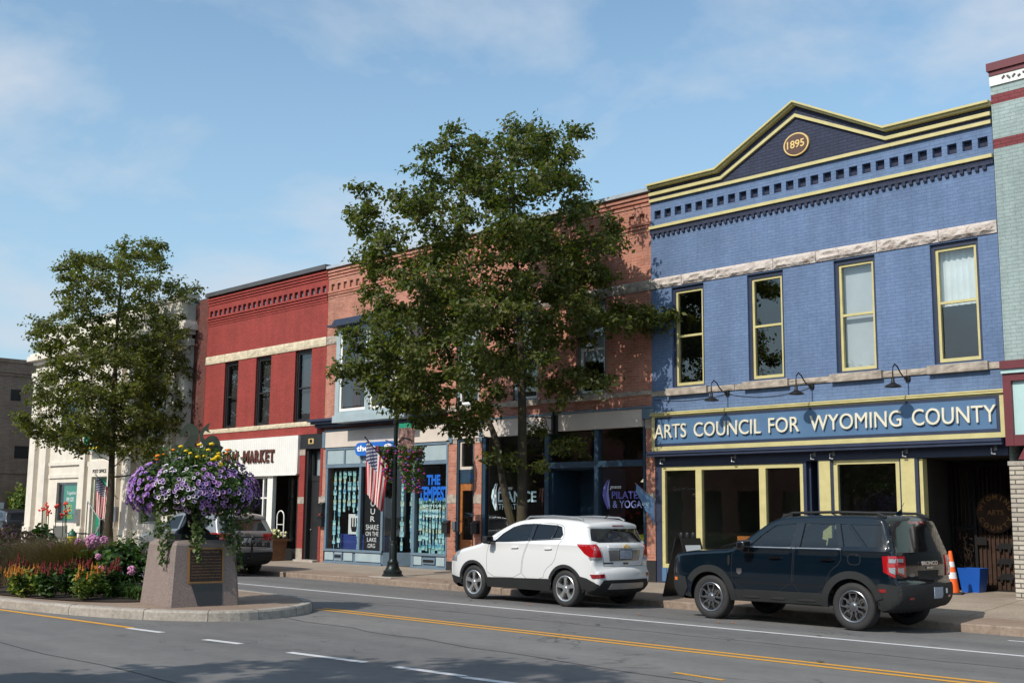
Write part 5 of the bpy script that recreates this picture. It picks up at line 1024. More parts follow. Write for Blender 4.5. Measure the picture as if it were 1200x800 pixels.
            res = s.mk(name, mb, mats if isinstance(mats, list) else [mats], parent[sg] if isinstance(parent, dict) else parent, smooth, label=label)
        return res
def archring(xc, zc, r0, r1, a0, a1, n=20):
    return [(xc+r1*math.cos(a0+(a1-a0)*k/n), zc+r1*math.sin(a0+(a1-a0)*k/n)) for k in range(n+1)]+[(xc+r0*math.cos(a1+(a0-a1)*k/n), zc+r0*math.sin(a1+(a0-a1)*k/n)) for k in range(n+1)]
ZG = -.045
# ---- white crossover
TX = dict(low=.375, prof=[(-.62, .22), (-.80, .27), (-.86, .42), (-.87, .62), (-.84, .78), (-.74, .90), (-.45, .99), (-.1, 1.06), (.22, 1.13), (.5, 1.30), (.8, 1.46), (1.12, 1.58), (1.55, 1.63), (2.1, 1.635), (2.7, 1.60), (2.94, 1.555), (3.01, 1.53), (3.03, 1.48), (3.01, 1.43), (3.11, 1.22), (3.17, 1.16), (3.22, 1.12), (3.23, .98), (3.20, .78), (3.24, .70), (3.29, .66), (3.30, .50), (3.26, .36), (3.05, .25)],
    hw=.89, belt=1.14, tumble=.36, sill=.27, ext=(-.87, 3.30), fl=.9, fr=.20, rl=.75, rr=.19, r=.085, crown=.05, rc=.055, wr=.34, ra=.385, wb=2.555, rim=.235, rimmat='alloy', spoke='wide', paint='paint_white', paintfn=None, glass=['car_glass', 'car_glass_dark', 'car_glass_dark'],
    holes=[[(.60, 1.17), (.80, 1.33), (1.05, 1.46), (1.30, 1.52), (1.60, 1.53), (1.54, 1.21), (1.0, 1.18)], [(1.70, 1.53), (2.22, 1.51), (2.16, 1.25), (1.64, 1.22)], [(2.26, 1.505), (2.37, 1.48), (2.45, 1.33), (2.40, 1.27), (2.20, 1.255)]],
    doors=[[(.42, .47), (.40, .90), (.47, 1.14), (.80, 1.38), (1.05, 1.50), (1.30, 1.555), (1.64, 1.56), (1.60, 1.22), (1.43, .9), (1.38, .48)], [(1.40, .48), (1.45, .9), (1.62, 1.22), (1.66, 1.56), (2.24, 1.54), (2.42, 1.50), (2.50, 1.33), (2.38, 1.10), (2.30, .82), (2.05, .66), (1.98, .48)]])
def white_car():
    c = Car('parked_car', 'white compact crossover with black lower cladding parked at the kerb behind the tree', -17.895, 17.17, ZG, TX); p = TX
    D = c.decal
    for xc in (0, 2.555): D('arch_trim', archring(xc, .34, .39, .445, .0 if xc else -.05, math.pi+.05), 'side', .014, 'cladding')
    D('sill_trim', [(.40, .272), (.41, .46), (2.12, .50), (2.14, .272)], 'side', .012, 'cladding')
    D('bumper_trim', [(2.90, .262), (2.93, .58), (3.06, .55), (3.26, .44), (3.30, .27)], 'side', .012, 'cladding')
    D('bumper_trim', [(-.80, .30), (-.62, .33), (-.62, .28), (-.45, .28), (-.45, .42), (-.86, .46)], 'side', .01, 'cladding')
    D('bumper_trim', [(-.78, .30), (.78, .30), (.80, .42), (.70, .40), (.62, .52), (-.62, .52), (-.70, .40), (-.80, .42)], 'rear', .012, 'cladding')
    D('skid_plate', [(-.5, .36), (.5, .36), (.44, .46), (-.44, .46)], 'rear', .025, 'metal_grey')
    D('windshield', [(.25, -.66), (.82, -.56), (.82, .56), (.25, .66), (.20, .35), (.18, 0), (.2, -.35)], 'top', .005, 'gloss_black')
    D('rear_window', [(-.73, 1.24), (-.60, 1.20), (.60, 1.20), (.73, 1.24), (.66, 1.455), (-.66, 1.455)], 'rear', .006, 'gloss_black')
    D('tailgate_seam', [(-.55, .76), (.55, .76), (.585, .93), (.655, 1.19), (.647, 1.19), (.577, .93), (.543, .768), (-.543, .768), (-.577, .93), (-.647, 1.19), (-.655, 1.19), (-.585, .93)], 'rear', .0015, 'seam', step=.08)
    D('tailgate_trim', [(-.46, 1.10), (.46, 1.10), (.45, 1.145), (-.45, 1.145)], 'rear', .02, 'paint_white')
    D('plate_recess', [(-.42, .86), (.42, .86), (.46, 1.06), (-.46, 1.06)], 'rear', .003, 'paint_silver', label='pale recess around the number plate')
    D('number_plate', [(-.17, .90), (.17, .90), (.17, 1.06), (-.17, 1.06)], 'rear', .012, 'plate'); D('plate_frame', [(-.185, .885), (.185, .885), (.185, 1.075), (-.185, 1.075)], 'rear', .008, 'iron')
    D('emblem', [(-.10, 1.105), (-.03, 1.105), (-.03, 1.09), (.03, 1.09), (.03, 1.105), (.10, 1.105), (.09, 1.14), (.03, 1.14), (.03, 1.155), (-.03, 1.155), (-.03, 1.14), (-.09, 1.14)], 'rear', .03, 'gold')
    D('handle', [(-.07, .80), (.07, .80), (.07, .83), (-.07, .83)], 'rear', .012, 'gloss_black')
    for y in (-.42, .36): D('badge', [(y-.13, .815), (y+.09, .815), (y+.09, .835), (y-.13, .835)], 'rear', .006, 'chrome')
    for sg in (-1, 1):
        D('reflector', [(sg*.60, .56), (sg*.78, .55), (sg*.80, .62), (sg*.60, .63)][::sg], 'rear', .012, 'lamp_red_dark')
        D('tail_light', [(sg*.60, .93), (sg*.80, .93), (sg*.80, 1.165), (sg*.68, 1.17)], 'rear', .008, 'lamp_red')
        D('lamp_lens', [(sg*.60, .88), (sg*.80, .87), (sg*.80, .925), (sg*.60, .925)], 'rear', .008, 'lamp_clear')
    D('tail_light', [(2.86, 1.165), (3.13, 1.165), (3.20, 1.14), (3.20, .93), (3.12, .935), (3.02, 1.0)], 'side', .009, 'lamp_red'); D('lamp_lens', [(3.10, .93), (3.20, .92), (3.20, .875), (3.13, .885)], 'side', .008, 'lamp_clear')
    D('headlight', [(-.86, .80), (-.60, .92), (-.40, .98), (-.45, .90), (-.80, .74)], 'side', .008, 'lamp_clear'); D('indicator', [(-.80, .84), (-.62, .915), (-.60, .89), (-.78, .81)], 'side', .014, 'lamp_amber')
    D('headlight', [(-.84, .74), (-.55, .78), (-.50, .88), (-.84, .92)], 'front', .008, 'lamp_clear'); D('headlight', [(.84, .74), (.84, .92), (.5, .88), (.55, .78)], 'front', .008, 'lamp_clear'); D('grille', [(-.5, .42), (.5, .42), (.5, .8), (-.5, .8)], 'front', .006, 'gloss_black')
    for k, x in ((0, 1.22), (1, 2.13)): D('handle', smoothpoly([(x-.1, 1.045), (x+.1, 1.055), (x+.1, 1.08), (x-.1, 1.07)], 2, True), 'side', .03, 'paint_white', parent=c.doors[k], step=.03)
    D('pillar_trim', [(1.545, 1.215), (1.64, 1.225), (1.70, 1.53), (1.60, 1.53)], 'side', .003, 'gloss_black'); D('pillar_trim', [(2.165, 1.25), (2.2, 1.255), (2.26, 1.51), (2.22, 1.515)], 'side', .003, 'gloss_black'); D('window_trim', [(.57, 1.155), (1.0, 1.165), (2.42, 1.245), (2.42, 1.262), (1.0, 1.182), (.6, 1.172)], 'side', .004, 'gloss_black', step=.08)
    for sg in (-1, 1):
        m = MB(); m.obox((.58, sg*1.02, 1.20), .07, .10, .075, Matrix.Rotation(.15*sg, 3, 'Z')); o = c.mk('mirror', m, ['cladding'], c.root, True); bv = o.modifiers.new('b', 'BEVEL'); bv.width = .035; bv.segments = 3
        m = MB(); m.obox((.62, sg*.93, 1.15), .05, .1, .035, Matrix.Identity(3)); m.box(.652, .656, sg*.94, sg*1.10, 1.14, 1.26); c.mk('mirror_foot', m, ['gloss_black'], o)
        m = MB(); m.tube([(1.25, sg*.60, 1.60), (1.35, sg*.60, 1.665), (2.0, sg*.60, 1.685), (2.65, sg*.60, 1.66), (2.78, sg*.60, 1.61)], .018, 8); c.mk('roof_rail', m, ['metal_grey'], c.root, True)
    m = MB(); m.tube([(2.75, 0, 1.62), (2.92, 0, 1.72)], [.02, .004], 6); c.mk('antenna', m, ['rubber'], c.root)
    D('brake_light', [(-.16, 1.50), (.16, 1.50), (.16, 1.52), (-.16, 1.52)], 'rear', .006, 'lamp_red_dark')
white_car()
# ---- dark blue off-roader
BR = dict(low=.40, prof=[(-.60, .30), (-.78, .34), (-.86, .48), (-.86, .80), (-.83, 1.0), (-.74, 1.08), (-.35, 1.12), (.1, 1.15), (.42, 1.17), (.62, 1.28), (.9, 1.47), (1.15, 1.63), (1.35, 1.70), (1.8, 1.735), (2.5, 1.74), (3.0, 1.73), (3.15, 1.70), (3.20, 1.64), (3.26, 1.45), (3.33, 1.24), (3.36, 1.16), (3.38, 1.0), (3.37, .78), (3.41, .73), (3.44, .68), (3.44, .50), (3.34, .36), (3.12, .30)],
    hw=.945, belt=1.20, tumble=.23, sill=.33, ext=(-.86, 3.44), fl=.7, fr=.14, rl=.45, rr=.13, r=.065, crown=.035, rc=.05, wr=.362, ra=.42, wb=2.67, rim=.24, rimmat='alloy_dark', spoke='split', paint='paint_navy', paintfn=None, glass=['car_glass', 'car_glass', 'car_glass_dark', 'car_glass_dark'],
    holes=[[(.80, 1.225), (1.05, 1.43), (1.28, 1.57), (1.66, 1.61), (1.58, 1.225)], [(1.76, 1.225), (1.82, 1.61), (2.36, 1.61), (2.46, 1.235)], [(2.45, 1.61), (2.56, 1.61), (2.86, 1.27), (2.54, 1.265)], [(2.63, 1.605), (3.14, 1.60), (3.19, 1.27), (2.93, 1.27)]],
    doors=[[(.46, .52), (.44, 1.05), (.52, 1.18), (1.02, 1.49), (1.26, 1.62), (1.69, 1.645), (1.64, 1.2), (1.60, .52)], [(1.62, .52), (1.66, 1.2), (1.71, 1.645), (2.40, 1.645), (2.50, 1.22), (2.50, 1.02), (2.28, .86), (2.19, .52)]])
def blue_car():
    c = Car('parked_car', 'dark blue boxy off-roader with roof rails parked before the yellow framed shop windows', -12.134, 17.42, ZG, BR); D = c.decal
    for xc in (0, 2.67): D('arch_trim', archring(xc, .362, .422, .535, .28 if xc else -.05, math.pi+.05-(.0 if xc else .62)), 'side', .028, 'cladding')
    D('sill_trim', [(.46, .34), (.46, .515), (2.2, .535), (2.22, .36)], 'side', .022, 'cladding')
    for a, b in ((.66, 1.0), (1.2, 1.5), (1.7, 2.05)): D('sill_rib', smoothpoly([(a, .40), (b, .405), (b-.03, .435), (a+.03, .43)], 1, True), 'side', .034, 'rubber')
    D('bumper_trim', [(3.05, .68), (3.07, .31), (3.34, .38), (3.44, .52), (3.43, .70), (3.14, .73)], 'side', .014, 'cladding'); D('bumper_trim', [(-.86, .36), (-.6, .34), (-.47, .5), (-.52, .68), (-.86, .70)], 'side', .014, 'cladding')
    D('bumper_trim', [(-.86, .36), (.86, .36), (.88, .71), (-.88, .71)], 'rear', .014, 'cladding'); D('bumper_trim', [(-.86, .36), (.86, .36), (.86, .68), (-.86, .68)], 'front', .014, 'cladding')
    D('side_marker', [(3.10, .65), (3.23, .65), (3.23, .60), (3.10, .60)], 'side', .02, 'lamp_red_dark'); D('side_marker', [(-.80, .61), (-.72, .61), (-.72, .66), (-.80, .66)], 'side', .02, 'lamp_amber')
    D('windshield', [(.42, -.72), (.98, -.66), (.98, .66), (.42, .72)], 'top', .005, 'gloss_black')
    D('tailgate', [(-.64, .73), (.64, .73), (.66, .82), (.66, 1.14), (.84, 1.15), (.84, 1.195), (-.84, 1.195), (-.84, 1.15), (-.66, 1.14), (-.66, .82)], 'rear', .006, 'gloss_black', label='glossy black tailgate'); D('rear_window', [(-.82, 1.19), (.82, 1.19), (.72, 1.66), (-.72, 1.66)], 'rear', .012, 'gloss_black')
    D('rear_pillar', [(3.25, 1.21), (3.34, 1.18), (3.22, 1.64), (3.19, 1.60)], 'side', .004, 'gloss_black')
    D('brake_light', [(-.25, 1.62), (.25, 1.62), (.25, 1.66), (-.25, 1.66)], 'rear', .012, 'lamp_red_dark')
    for sg in (-1, 1):
        D('tail_light', [(sg*.66, .82), (sg*.86, .88), (sg*.89, 1.13), (sg*.66, 1.14)], 'rear', .022, 'lamp_red'); t = D('lamp_lens', [(sg*.71, 1.045), (sg*.84, 1.05), (sg*.84, 1.10), (sg*.71, 1.10)], 'rear', .03, 'lamp_clear'); D('lamp_lens', [(sg*.71, .87), (sg*.83, .90), (sg*.84, .965), (sg*.71, .965)], 'rear', .03, 'lamp_clear')
        D('fog_reflector', [(sg*.55, .50), (sg*.65, .50), (sg*.65, .53), (sg*.55, .53)], 'rear', .02, 'lamp_red_dark')
    D('tail_light', [(3.19, 1.14), (3.36, 1.14), (3.36, .82), (3.21, .90)], 'side', .02, 'lamp_red'); D('lamp_lens', [(3.28, 1.10), (3.36, 1.10), (3.36, 1.04), (3.28, 1.04)], 'side', .026, 'lamp_clear'); D('lamp_lens', [(3.28, .97), (3.36, .97), (3.36, .87), (3.29, .91)], 'side', .026, 'lamp_clear')
    D('number_plate', [(.0, .50), (.30, .50), (.30, .66), (.0, .66)], 'rear', .024, 'plate'); D('bumper_sticker', [(.44, .56), (.50, .56), (.50, .63), (.44, .63)], 'rear', .02, 'poster_white')
    def rtext(st, y0, y1, z0, z1, x): text(c.root, 'lettering', st, y0, y1, z0, z1, (c.x0+x, c.yc, 0), 'chrome', .01, .02, 0, (0, 1, 0))
    rtext('BRONCO', -.26, .26, 1.0+ZG, 1.06+ZG, 3.475); rtext('SPORT', -.1, .12, .945+ZG, .975+ZG, 3.475)
    D('gate_recess', [(-.3, .78), (.3, .78), (.34, .92), (-.34, .92)], 'rear', .01, 'seam'); D('emblem', smoothpoly([(-.56, .83), (-.42, .83), (-.42, .88), (-.56, .88)], 2, True), 'rear', .012, 'alloy_dark', step=.03)
    D('fuel_flap', smoothpoly([(2.62, 1.0), (2.82, 1.0), (2.82, 1.15), (2.62, 1.15)], 2, True), 'side', .003, 'paint_navy'); D('fuel_seam', smoothpoly([(2.61, .99), (2.83, .99), (2.83, 1.16), (2.61, 1.16)], 2, True), 'side', .0015, 'seam')
    D('vent', smoothpoly([(.385, .90), (.43, .90), (.43, 1.07), (.385, 1.07)], 1, True), 'side', .02, 'iron', step=.03); D('badge', [(.56, .86), (.56, .79), (.61, .76), (.66, .79), (.66, .86)], 'side', .01, 'chrome', step=.03)
    D('door_crease', [(.68, .70), (1.10, .69), (1.6, .675), (2.1, .67), (2.1, .655), (1.1, .66), (.72, .68)], 'side', .006, 'paint_navy')
    for k, x in ((0, 1.31), (1, 2.26)): D('handle', smoothpoly([(x-.12, 1.035), (x+.12, 1.045), (x+.12, 1.075), (x-.12, 1.065)], 2, True), 'side', .04, 'gloss_black', parent=c.doors[k], step=.03)
    D('pillar_trim', [(1.585, 1.22), (1.755, 1.22), (1.815, 1.615), (1.665, 1.615)], 'side', .004, 'gloss_black'); D('pillar_trim', [(2.465, 1.23), (2.535, 1.235), (2.445, 1.61), (2.365, 1.61)], 'side', .004, 'gloss_black')
    D('window_trim', [(.76, 1.205), (2.50, 1.215), (2.50, 1.232), (.78, 1.222)], 'side', .006, 'metal_grey', step=.08)
    D('grille', [(-.7, .75), (.7, .75), (.7, 1.0), (-.7, 1.0)], 'front', .006, 'gloss_black'); D('headlight', [(-.78, .84), (-.6, .84), (-.6, 1.0), (-.78, 1.0)], 'front', .01, 'lamp_clear'); D('headlight', [(.6, .84), (.78, .84), (.78, 1.0), (.6, 1.0)], 'front', .01, 'lamp_clear')
    for sg in (-1, 1):
        m = MB(); m.obox((.80, sg*1.08, 1.24), .08, .11, .085, Matrix.Rotation(.15*sg, 3, 'Z')); o = c.mk('mirror', m, ['gloss_black'], c.root, True); bv = o.modifiers.new('b', 'BEVEL'); bv.width = .04; bv.segments = 3
        m = MB(); m.obox((.84, sg*.97, 1.17), .06, .1, .035, Matrix.Identity(3)); c.mk('mirror_foot', m, ['gloss_black'], o)
        m = MB(); yy_ = sg*.68; m.tube([(1.30, yy_, 1.70), (1.50, yy_, 1.775), (2.3, yy_, 1.795), (3.0, yy_, 1.78), (3.15, yy_, 1.72)], .022, 8)
        m.box(1.32, 1.5, yy_-.015, yy_+.015, 1.70, 1.765); m.box(3.0, 3.12, yy_-.015, yy_+.015, 1.71, 1.765); c.mk('roof_rail', m, ['cladding'], c.root, True)
    m = MB(); m.prism([(2.92, 1.76), (3.06, 1.75), (3.04, 1.84)], -.02, .02); m.tube([(3.02, 0, 1.82), (3.10, 0, 1.95)], .004, 5); c.mk('antenna', m, ['paint_navy'], c.root)
blue_car()
# ---- silver wagon with hitch rack, and a dark car far left
SV = dict(low=.33, prof=[(-.62, .24), (-.82, .29), (-.90, .45), (-.91, .68), (-.86, .84), (-.74, .96), (-.35, 1.05), (.1, 1.11), (.42, 1.17), (.75, 1.38), (1.05, 1.54), (1.4, 1.66), (1.9, 1.70), (2.7, 1.69), (3.3, 1.63), (3.52, 1.58), (3.55, 1.52), (3.55, 1.46), (3.72, 1.20), (3.80, 1.10), (3.82, .90), (3.80, .75), (3.86, .70), (3.87, .50), (3.8, .36), (3.5, .27)],
    hw=.945, belt=1.15, tumble=.34, sill=.28, ext=(-.91, 3.87), fl=.9, fr=.2, rl=.9, rr=.13, r=.08, crown=.05, wr=.365, ra=.41, wb=2.85, rim=.235, rimmat='alloy', spoke='wide', paint='paint_silver', paintfn=None, glass=['car_glass_dark']*3,
    holes=[[(.72, 1.20), (1.0, 1.42), (1.3, 1.55), (1.72, 1.59), (1.66, 1.22)], [(1.80, 1.59), (2.50, 1.58), (2.62, 1.24), (1.76, 1.22)], [(2.60, 1.575), (3.15, 1.52), (3.32, 1.34), (3.2, 1.27), (2.70, 1.25)]],
    doors=[[(.5, .45), (.48, .95), (.58, 1.16), (1.0, 1.46), (1.28, 1.59), (1.75, 1.62), (1.70, 1.2), (1.62, .45)], [(1.64, .45), (1.72, 1.2), (1.77, 1.62), (2.54, 1.61), (2.66, 1.22), (2.55, .86), (2.38, .7), (2.32, .45)]])
c = Car('parked_car', 'silver grey wagon with a bicycle rack on its tail parked beyond the flower planter', -31.85, 17.2, ZG, SV)
c.decal('windshield', [(.42, -.70), (1.0, -.6), (1.0, .6), (.42, .70)], 'top', .005, 'gloss_black'); c.decal('rear_window', [(-.66, 1.20), (.66, 1.20), (.56, 1.50), (-.56, 1.50)], 'rear', .008, 'gloss_black')
for sg in (-1, 1): c.decal('tail_light', [(sg*.5, .96), (sg*.88, .92), (sg*.90, 1.14), (sg*.5, 1.10)], 'rear', .014, 'lamp_red')
c.decal('tail_light', [(3.40, 1.14), (3.82, 1.12), (3.82, .92), (3.6, .96)], 'side', .014, 'lamp_red'); c.decal('bumper_trim', [(-.86, .30), (.86, .30), (.86, .62), (-.86, .62)], 'rear', .012, 'cladding'); c.decal('bumper_trim', [(3.3, .30), (3.3, .56), (3.86, .62), (3.84, .35)], 'side', .01, 'cladding')
c.decal('number_plate', [(-.16, .86), (.16, .86), (.16, 1.0), (-.16, 1.0)], 'rear', .014, 'plate_white'); c.decal('emblem', smoothpoly([(-.08, 1.07), (.08, 1.07), (.08, 1.12), (-.08, 1.12)], 2, True), 'rear', .012, 'chrome', step=.03); c.decal('tailgate_seam', [(-.64, .72), (.64, .72), (.64, .73), (-.64, .73)], 'rear', .002, 'seam')
for xc in (0, 2.85): c.decal('arch_trim', archring(xc, .365, .414, .45, 0, math.pi), 'side', .012, 'cladding')
for sg in (-1, 1):
    m = MB(); m.tube([(1.4, sg*.62, 1.66), (1.5, sg*.62, 1.73), (2.6, sg*.62, 1.735), (3.1, sg*.62, 1.66)], .018, 8); c.mk('roof_rail', m, ['cladding'], c.root, True)
    m = MB(); m.obox((.72, sg*1.05, 1.22), .08, .10, .075, Matrix.Rotation(.15*sg, 3, 'Z')); c.mk('mirror', m, ['paint_silver'], c.root, True)
t = thing('bicycle_rack', 'black folding bicycle rack mounted on the tail of the silver wagon', 'bicycle rack', (-31.85+3.95, 17.2, .4))
m = MB(); X = -31.85; m.tube([(X+3.8, 17.2, .42), (X+4.1, 17.2, .42), (X+4.12, 17.2, 1.0)], .03, 8); m.tube([(X+4.12, 16.65, .78), (X+4.12, 17.75, .72)], .02, 6); m.tube([(X+4.12, 16.8, .98), (X+4.12, 17.6, .98)], .02, 6); m.build('frame', 'iron', t, True)
for y in (16.75, 17.0, 17.4, 17.65): MB().box(X+4.06, X+4.2, y-.05, y+.05, .74, .84).tube([(X+4.12, y, .8), (X+4.16, y+.05, .98)], .02, 6).build('cradle', 'rubber', t)
for z in (.85, .98): MB().ball((X+4.14, 17.2, z), .06, 6).build('knob', 'rubber', t, True)
SD = dict(SV); SD.update(paint='paint_dark', doors=[], cabin=False)
c = Car('parked_car', 'dark car on the side street, only its roof above the flower bed', -61.3, 22.9, ZG, SD); c.decal('rear_window', [(-.66, 1.20), (.66, 1.20), (.56, 1.50), (-.56, 1.50)], 'rear', .008, 'gloss_black')

# ------------------------------------------------------------------ foliage
def leaves_mesh(name, C, size, mats, mi=None, parent=None, outward=None, aspect=.62, droop=.35, origin=None, jitter=.35):
    """C: n x 3 leaf positions -> one mesh of folded kite-shaped leaves"""
    C = np.asarray(C, float); n = len(C); rs = np.random.RandomState(len(C) % 9973+11)
    nrm = rs.normal(size=(n, 3)); 
    if outward is not None: nrm = nrm*.55+np.asarray(outward)*1.0
    nrm[:, 2] += .45; nrm /= np.linalg.norm(nrm, axis=1)[:, None]
    t = rs.normal(size=(n, 3)); t[:, 2] -= droop; t -= (t*nrm).sum(1)[:, None]*nrm; t /= np.linalg.norm(t, axis=1)[:, None]; b = np.cross(nrm, t)
    s = size*(1+jitter*(rs.rand(n)-.5)*2); L = t*s[:, None]; Wd = b*(s*aspect*.5)[:, None]; up = nrm*(s*.12)[:, None]
    v = np.stack([C-L*.45, C+Wd+up-L*.05, C+L*.55-up*.6, C-Wd+up-L*.05], 1).reshape(-1, 3)
    loc = np.array(wloc(parent) if parent else (origin or (0, 0, 0))); v -= loc
    me = bpy.data.meshes.new(name); me.vertices.add(4*n); me.vertices.foreach_set('co', v.ravel()); me.loops.add(6*n); me.polygons.add(2*n)
    i = np.arange(n)*4; f = np.stack([i, i+1, i+2, i, i+2, i+3], 1).ravel(); me.loops.foreach_set('vertex_index', f); me.polygons.foreach_set('loop_start', np.arange(2*n)*3); me.polygons.foreach_set('loop_total', np.full(2*n, 3))
    for q in (mats if isinstance(mats, (list, tuple)) else [mats]): me.materials.append(MATS[q])
    if mi is not None: me.polygons.foreach_set('material_index', np.repeat(mi, 2))
    me.update(); me.validate(); o = bpy.data.objects.new(name, me); COL.objects.link(o)
    if parent: o.parent = parent
    else: o.location = loc
    return o
def unproj(u, v, Y):      # photo pixel to the plane y = Y, used once to trace crown outlines at their own distance
    d = Fv+Rv*((u-600)/FPX)-Uv*((v-400)/FPX); t = Y/d.y; return t*d.x, EYE+t*d.z
def tree(label, base_, outline, trunk, nclump, depth, leaf, nl, stems=(), bark='bark_moss', group=None, seed=1, r0=.17, rcl=(.4, .72), minz=0, matmix=(.82, .14, .04), facing=False, force=(), sp=.47):
    """outline: crown silhouette in (x,z); clumps fill an ovoid of that outline, limbs grow from the trunk to each clump"""
    rs = random.Random(seed); np.random.seed(seed); T = thing('maple_tree', label, 'tree', base_, group); Y0 = base_[1]
    B0 = Vector((base_[0], base_[1], 0)); Dd = B0.normalized() if facing else Vector((0, 1, 0)); Hh = Vector((Dd.y, -Dd.x, 0))
    xs = [p[0] for p in outline]; zs = [p[1] for p in outline]; tr = [Vector(p) for p in trunk]; k = 0; cl = []
    for fx, fz, fr in force: c = B0+Hh*fx+Dd*rs.uniform(-.7, .5); c.z = fz; cl.append((c, fr))
    while len(cl) < nclump and k < 20000:
        k += 1; x = rs.uniform(min(xs), max(xs)); z = rs.uniform(min(zs), max(zs))
        if not pip(x, z, outline): continue
        # distance to the outline sets how deep the crown is here
        d = min(((x-(a[0]+(b[0]-a[0])*t))**2+(z-(a[1]+(b[1]-a[1])*t))**2)**.5 for a, b in zip(outline, outline[1:]+outline[:1]) for t in (0, .25, .5, .75))
        dep = depth*min(1, (d/1.8))**.5; y = rs.uniform(-1, 1)*dep; rr = rs.uniform(*rcl)*(1 if d > .45 else .62)
        if d < .16: continue
        c = B0+Hh*(x-(0 if facing else base_[0]))+Dd*y; c.z = z
        if any((c-q).length < (rr+r_)*sp for q, r_ in cl): continue
        cl.append((c, rr))
    wood = MB(); wood.tube(tr, [r0*(1-.86*(i/(len(tr)-1))**.8)*(1.35 if i == 0 else 1) for i in range(len(tr))], 10)
    for st in stems: wood.tube(st[0], [st[1]*(1-.7*i/(len(st[0])-1)) for i in range(len(st[0]))], 8)
    wood.build('trunk', bark, T, True); br = MB(); P = []; OUTW = []
    nodes = [(p, r0*(1-.86*(i/(len(tr)-1))**.8)) for i, p in enumerate(tr)]; fine = []
    for (a, ra_), (b, rb_) in zip(nodes, nodes[1:]): fine += [(a.lerp(b, t/4), ra_+(rb_-ra_)*t/4) for t in range(4)]
    for st in stems:
        q = [Vector(v) for v in st[0]]; fine += [(a.lerp(b, t/3), st[1]*.5) for a, b in list(zip(q, q[1:]))[len(q)//3:] for t in range(3)]
    zlo = tr[0].z+(tr[-1].z-tr[0].z)*.12; att = [f for f in fine if f[0].z > zlo]
    limbs = []
    for c, rr in sorted(cl, key=lambda q: (q[0]-Vector((tr[-1].x, Y0, q[0].z))).length):
        def cost(p): dz = c.z-p.z; h = math.hypot(c.x-p.x, c.y-p.y); return (c-p).length+max(0, .45*h-dz)*1.2+max(0, p.z-c.z+.1)*2
        cand = att+limbs; p, pr_ = min(cand, key=lambda f: cost(f[0])); L = (c-p).length; bend = Vector((0, 0, -.12*L)) if L > 1 else Vector((0, 0, 0))
        r1 = min(pr_*.6, .015+.013*L); pts = [p.lerp(c, t/4)+bend*math.sin(math.pi*t/4)+Vector((rs.uniform(-.04, .04),)*3)*L*.5*(0 < t < 4) for t in range(5)]
        br.tube(pts, [r1*(1-.75*t/4) for t in range(5)], 6); limbs += [(pts[2], r1*.6), (pts[3], r1*.45), (pts[4], r1*.35)]
        nt = rs.randint(9, 14)
        for _ in range(nt):
            d = Vector((rs.gauss(0, 1), rs.gauss(0, 1), rs.gauss(.1, .7))).normalized(); 
            o2 = (c-Vector((tr[-1].x, Y0, c.z-1))).normalized(); d = (d+o2*.45).normalized(); le = rr*rs.uniform(.75, 1.35); e = c+Vector((d.x*le, d.y*le, d.z*le*.72)); mid = c.lerp(e, .5)+Vector((0, 0, .06*le))
            br.tube([c, mid, e], [.010, .007, .003], 4, cap=False); n_ = max(3, int(nl*rr/nt*rs.uniform(.6, 1.4)))
            for _ in range(n_):
                t = rs.uniform(.2, 1.06)**.8; q = c.lerp(e, t)+Vector((rs.gauss(0, .085), rs.gauss(0, .085), rs.gauss(-.03, .07))); P.append(q); OUTW.append(d)
    br.build('branches', bark, T, True); n = len(P); mi = np.random.choice(3, n, p=list(matmix)); C = np.array([tuple(p) for p in P]); ow2 = np.array([tuple(d) for d in OUTW])
    # clumps low inside are a darker shade of leaf only by the light; colour differs leaf by leaf
    leaves_mesh('crown', C, leaf, ['maple_leaf', 'maple_leaf_light', 'red_leaf'], mi, T, ow2*.6); return T, n
def outl(px, base_):      # outline in the vertical plane through the trunk that faces the street corner: (offset along it, height)
    B0 = Vector((base_[0], base_[1], 0)); D_ = B0.normalized(); H_ = Vector((D_.y, -D_.x, 0)); o = []
    for u, v in px:
        d = Fv+Rv*((u-600)/FPX)-Uv*((v-400)/FPX); t = B0.length/(d.x*D_.x+d.y*D_.y); p = d*t; o.append((p.dot(H_), p.z+EYE))
    return o
TY = 19.3
big = [(600, 140), (640, 145), (680, 160), (690, 185), (670, 205), (690, 225), (700, 260), (745, 262), (752, 280), (720, 300), (722, 325), (705, 345), (735, 355), (790, 362), (788, 378), (755, 396), (700, 400), (650, 405), (655, 425), (712, 432), (705, 458), (665, 470), (640, 480), (618, 462), (592, 478), (560, 508), (525, 518), (505, 495), (455, 475), (430, 440), (388, 436), (400, 422), (430, 420), (400, 395), (440, 375), (428, 350), (420, 300), (440, 280), (415, 250), (420, 220), (450, 215), (475, 235), (500, 230), (495, 190), (520, 165), (550, 145)]
tx = unproj(612, 600, TY)[0]; pts = [(tx, TY, .03), (tx-.02, TY, .8), (tx, TY, 2.2)]+[(*[unproj(u, v, TY)[0]], TY, unproj(u, v, TY)[1]) for u, v in ((612, 480), (610, 400), (606, 330), (603, 260), (600, 200), (600, 160))]
s2 = [(tx-.1, TY-.02, .9)]+[(unproj(u, v, TY)[0], TY-.25, unproj(u, v, TY)[1]) for u, v in ((603, 590), (596, 550), (590, 515), (580, 490), (560, 470), (540, 440), (530, 400), (520, 350))]
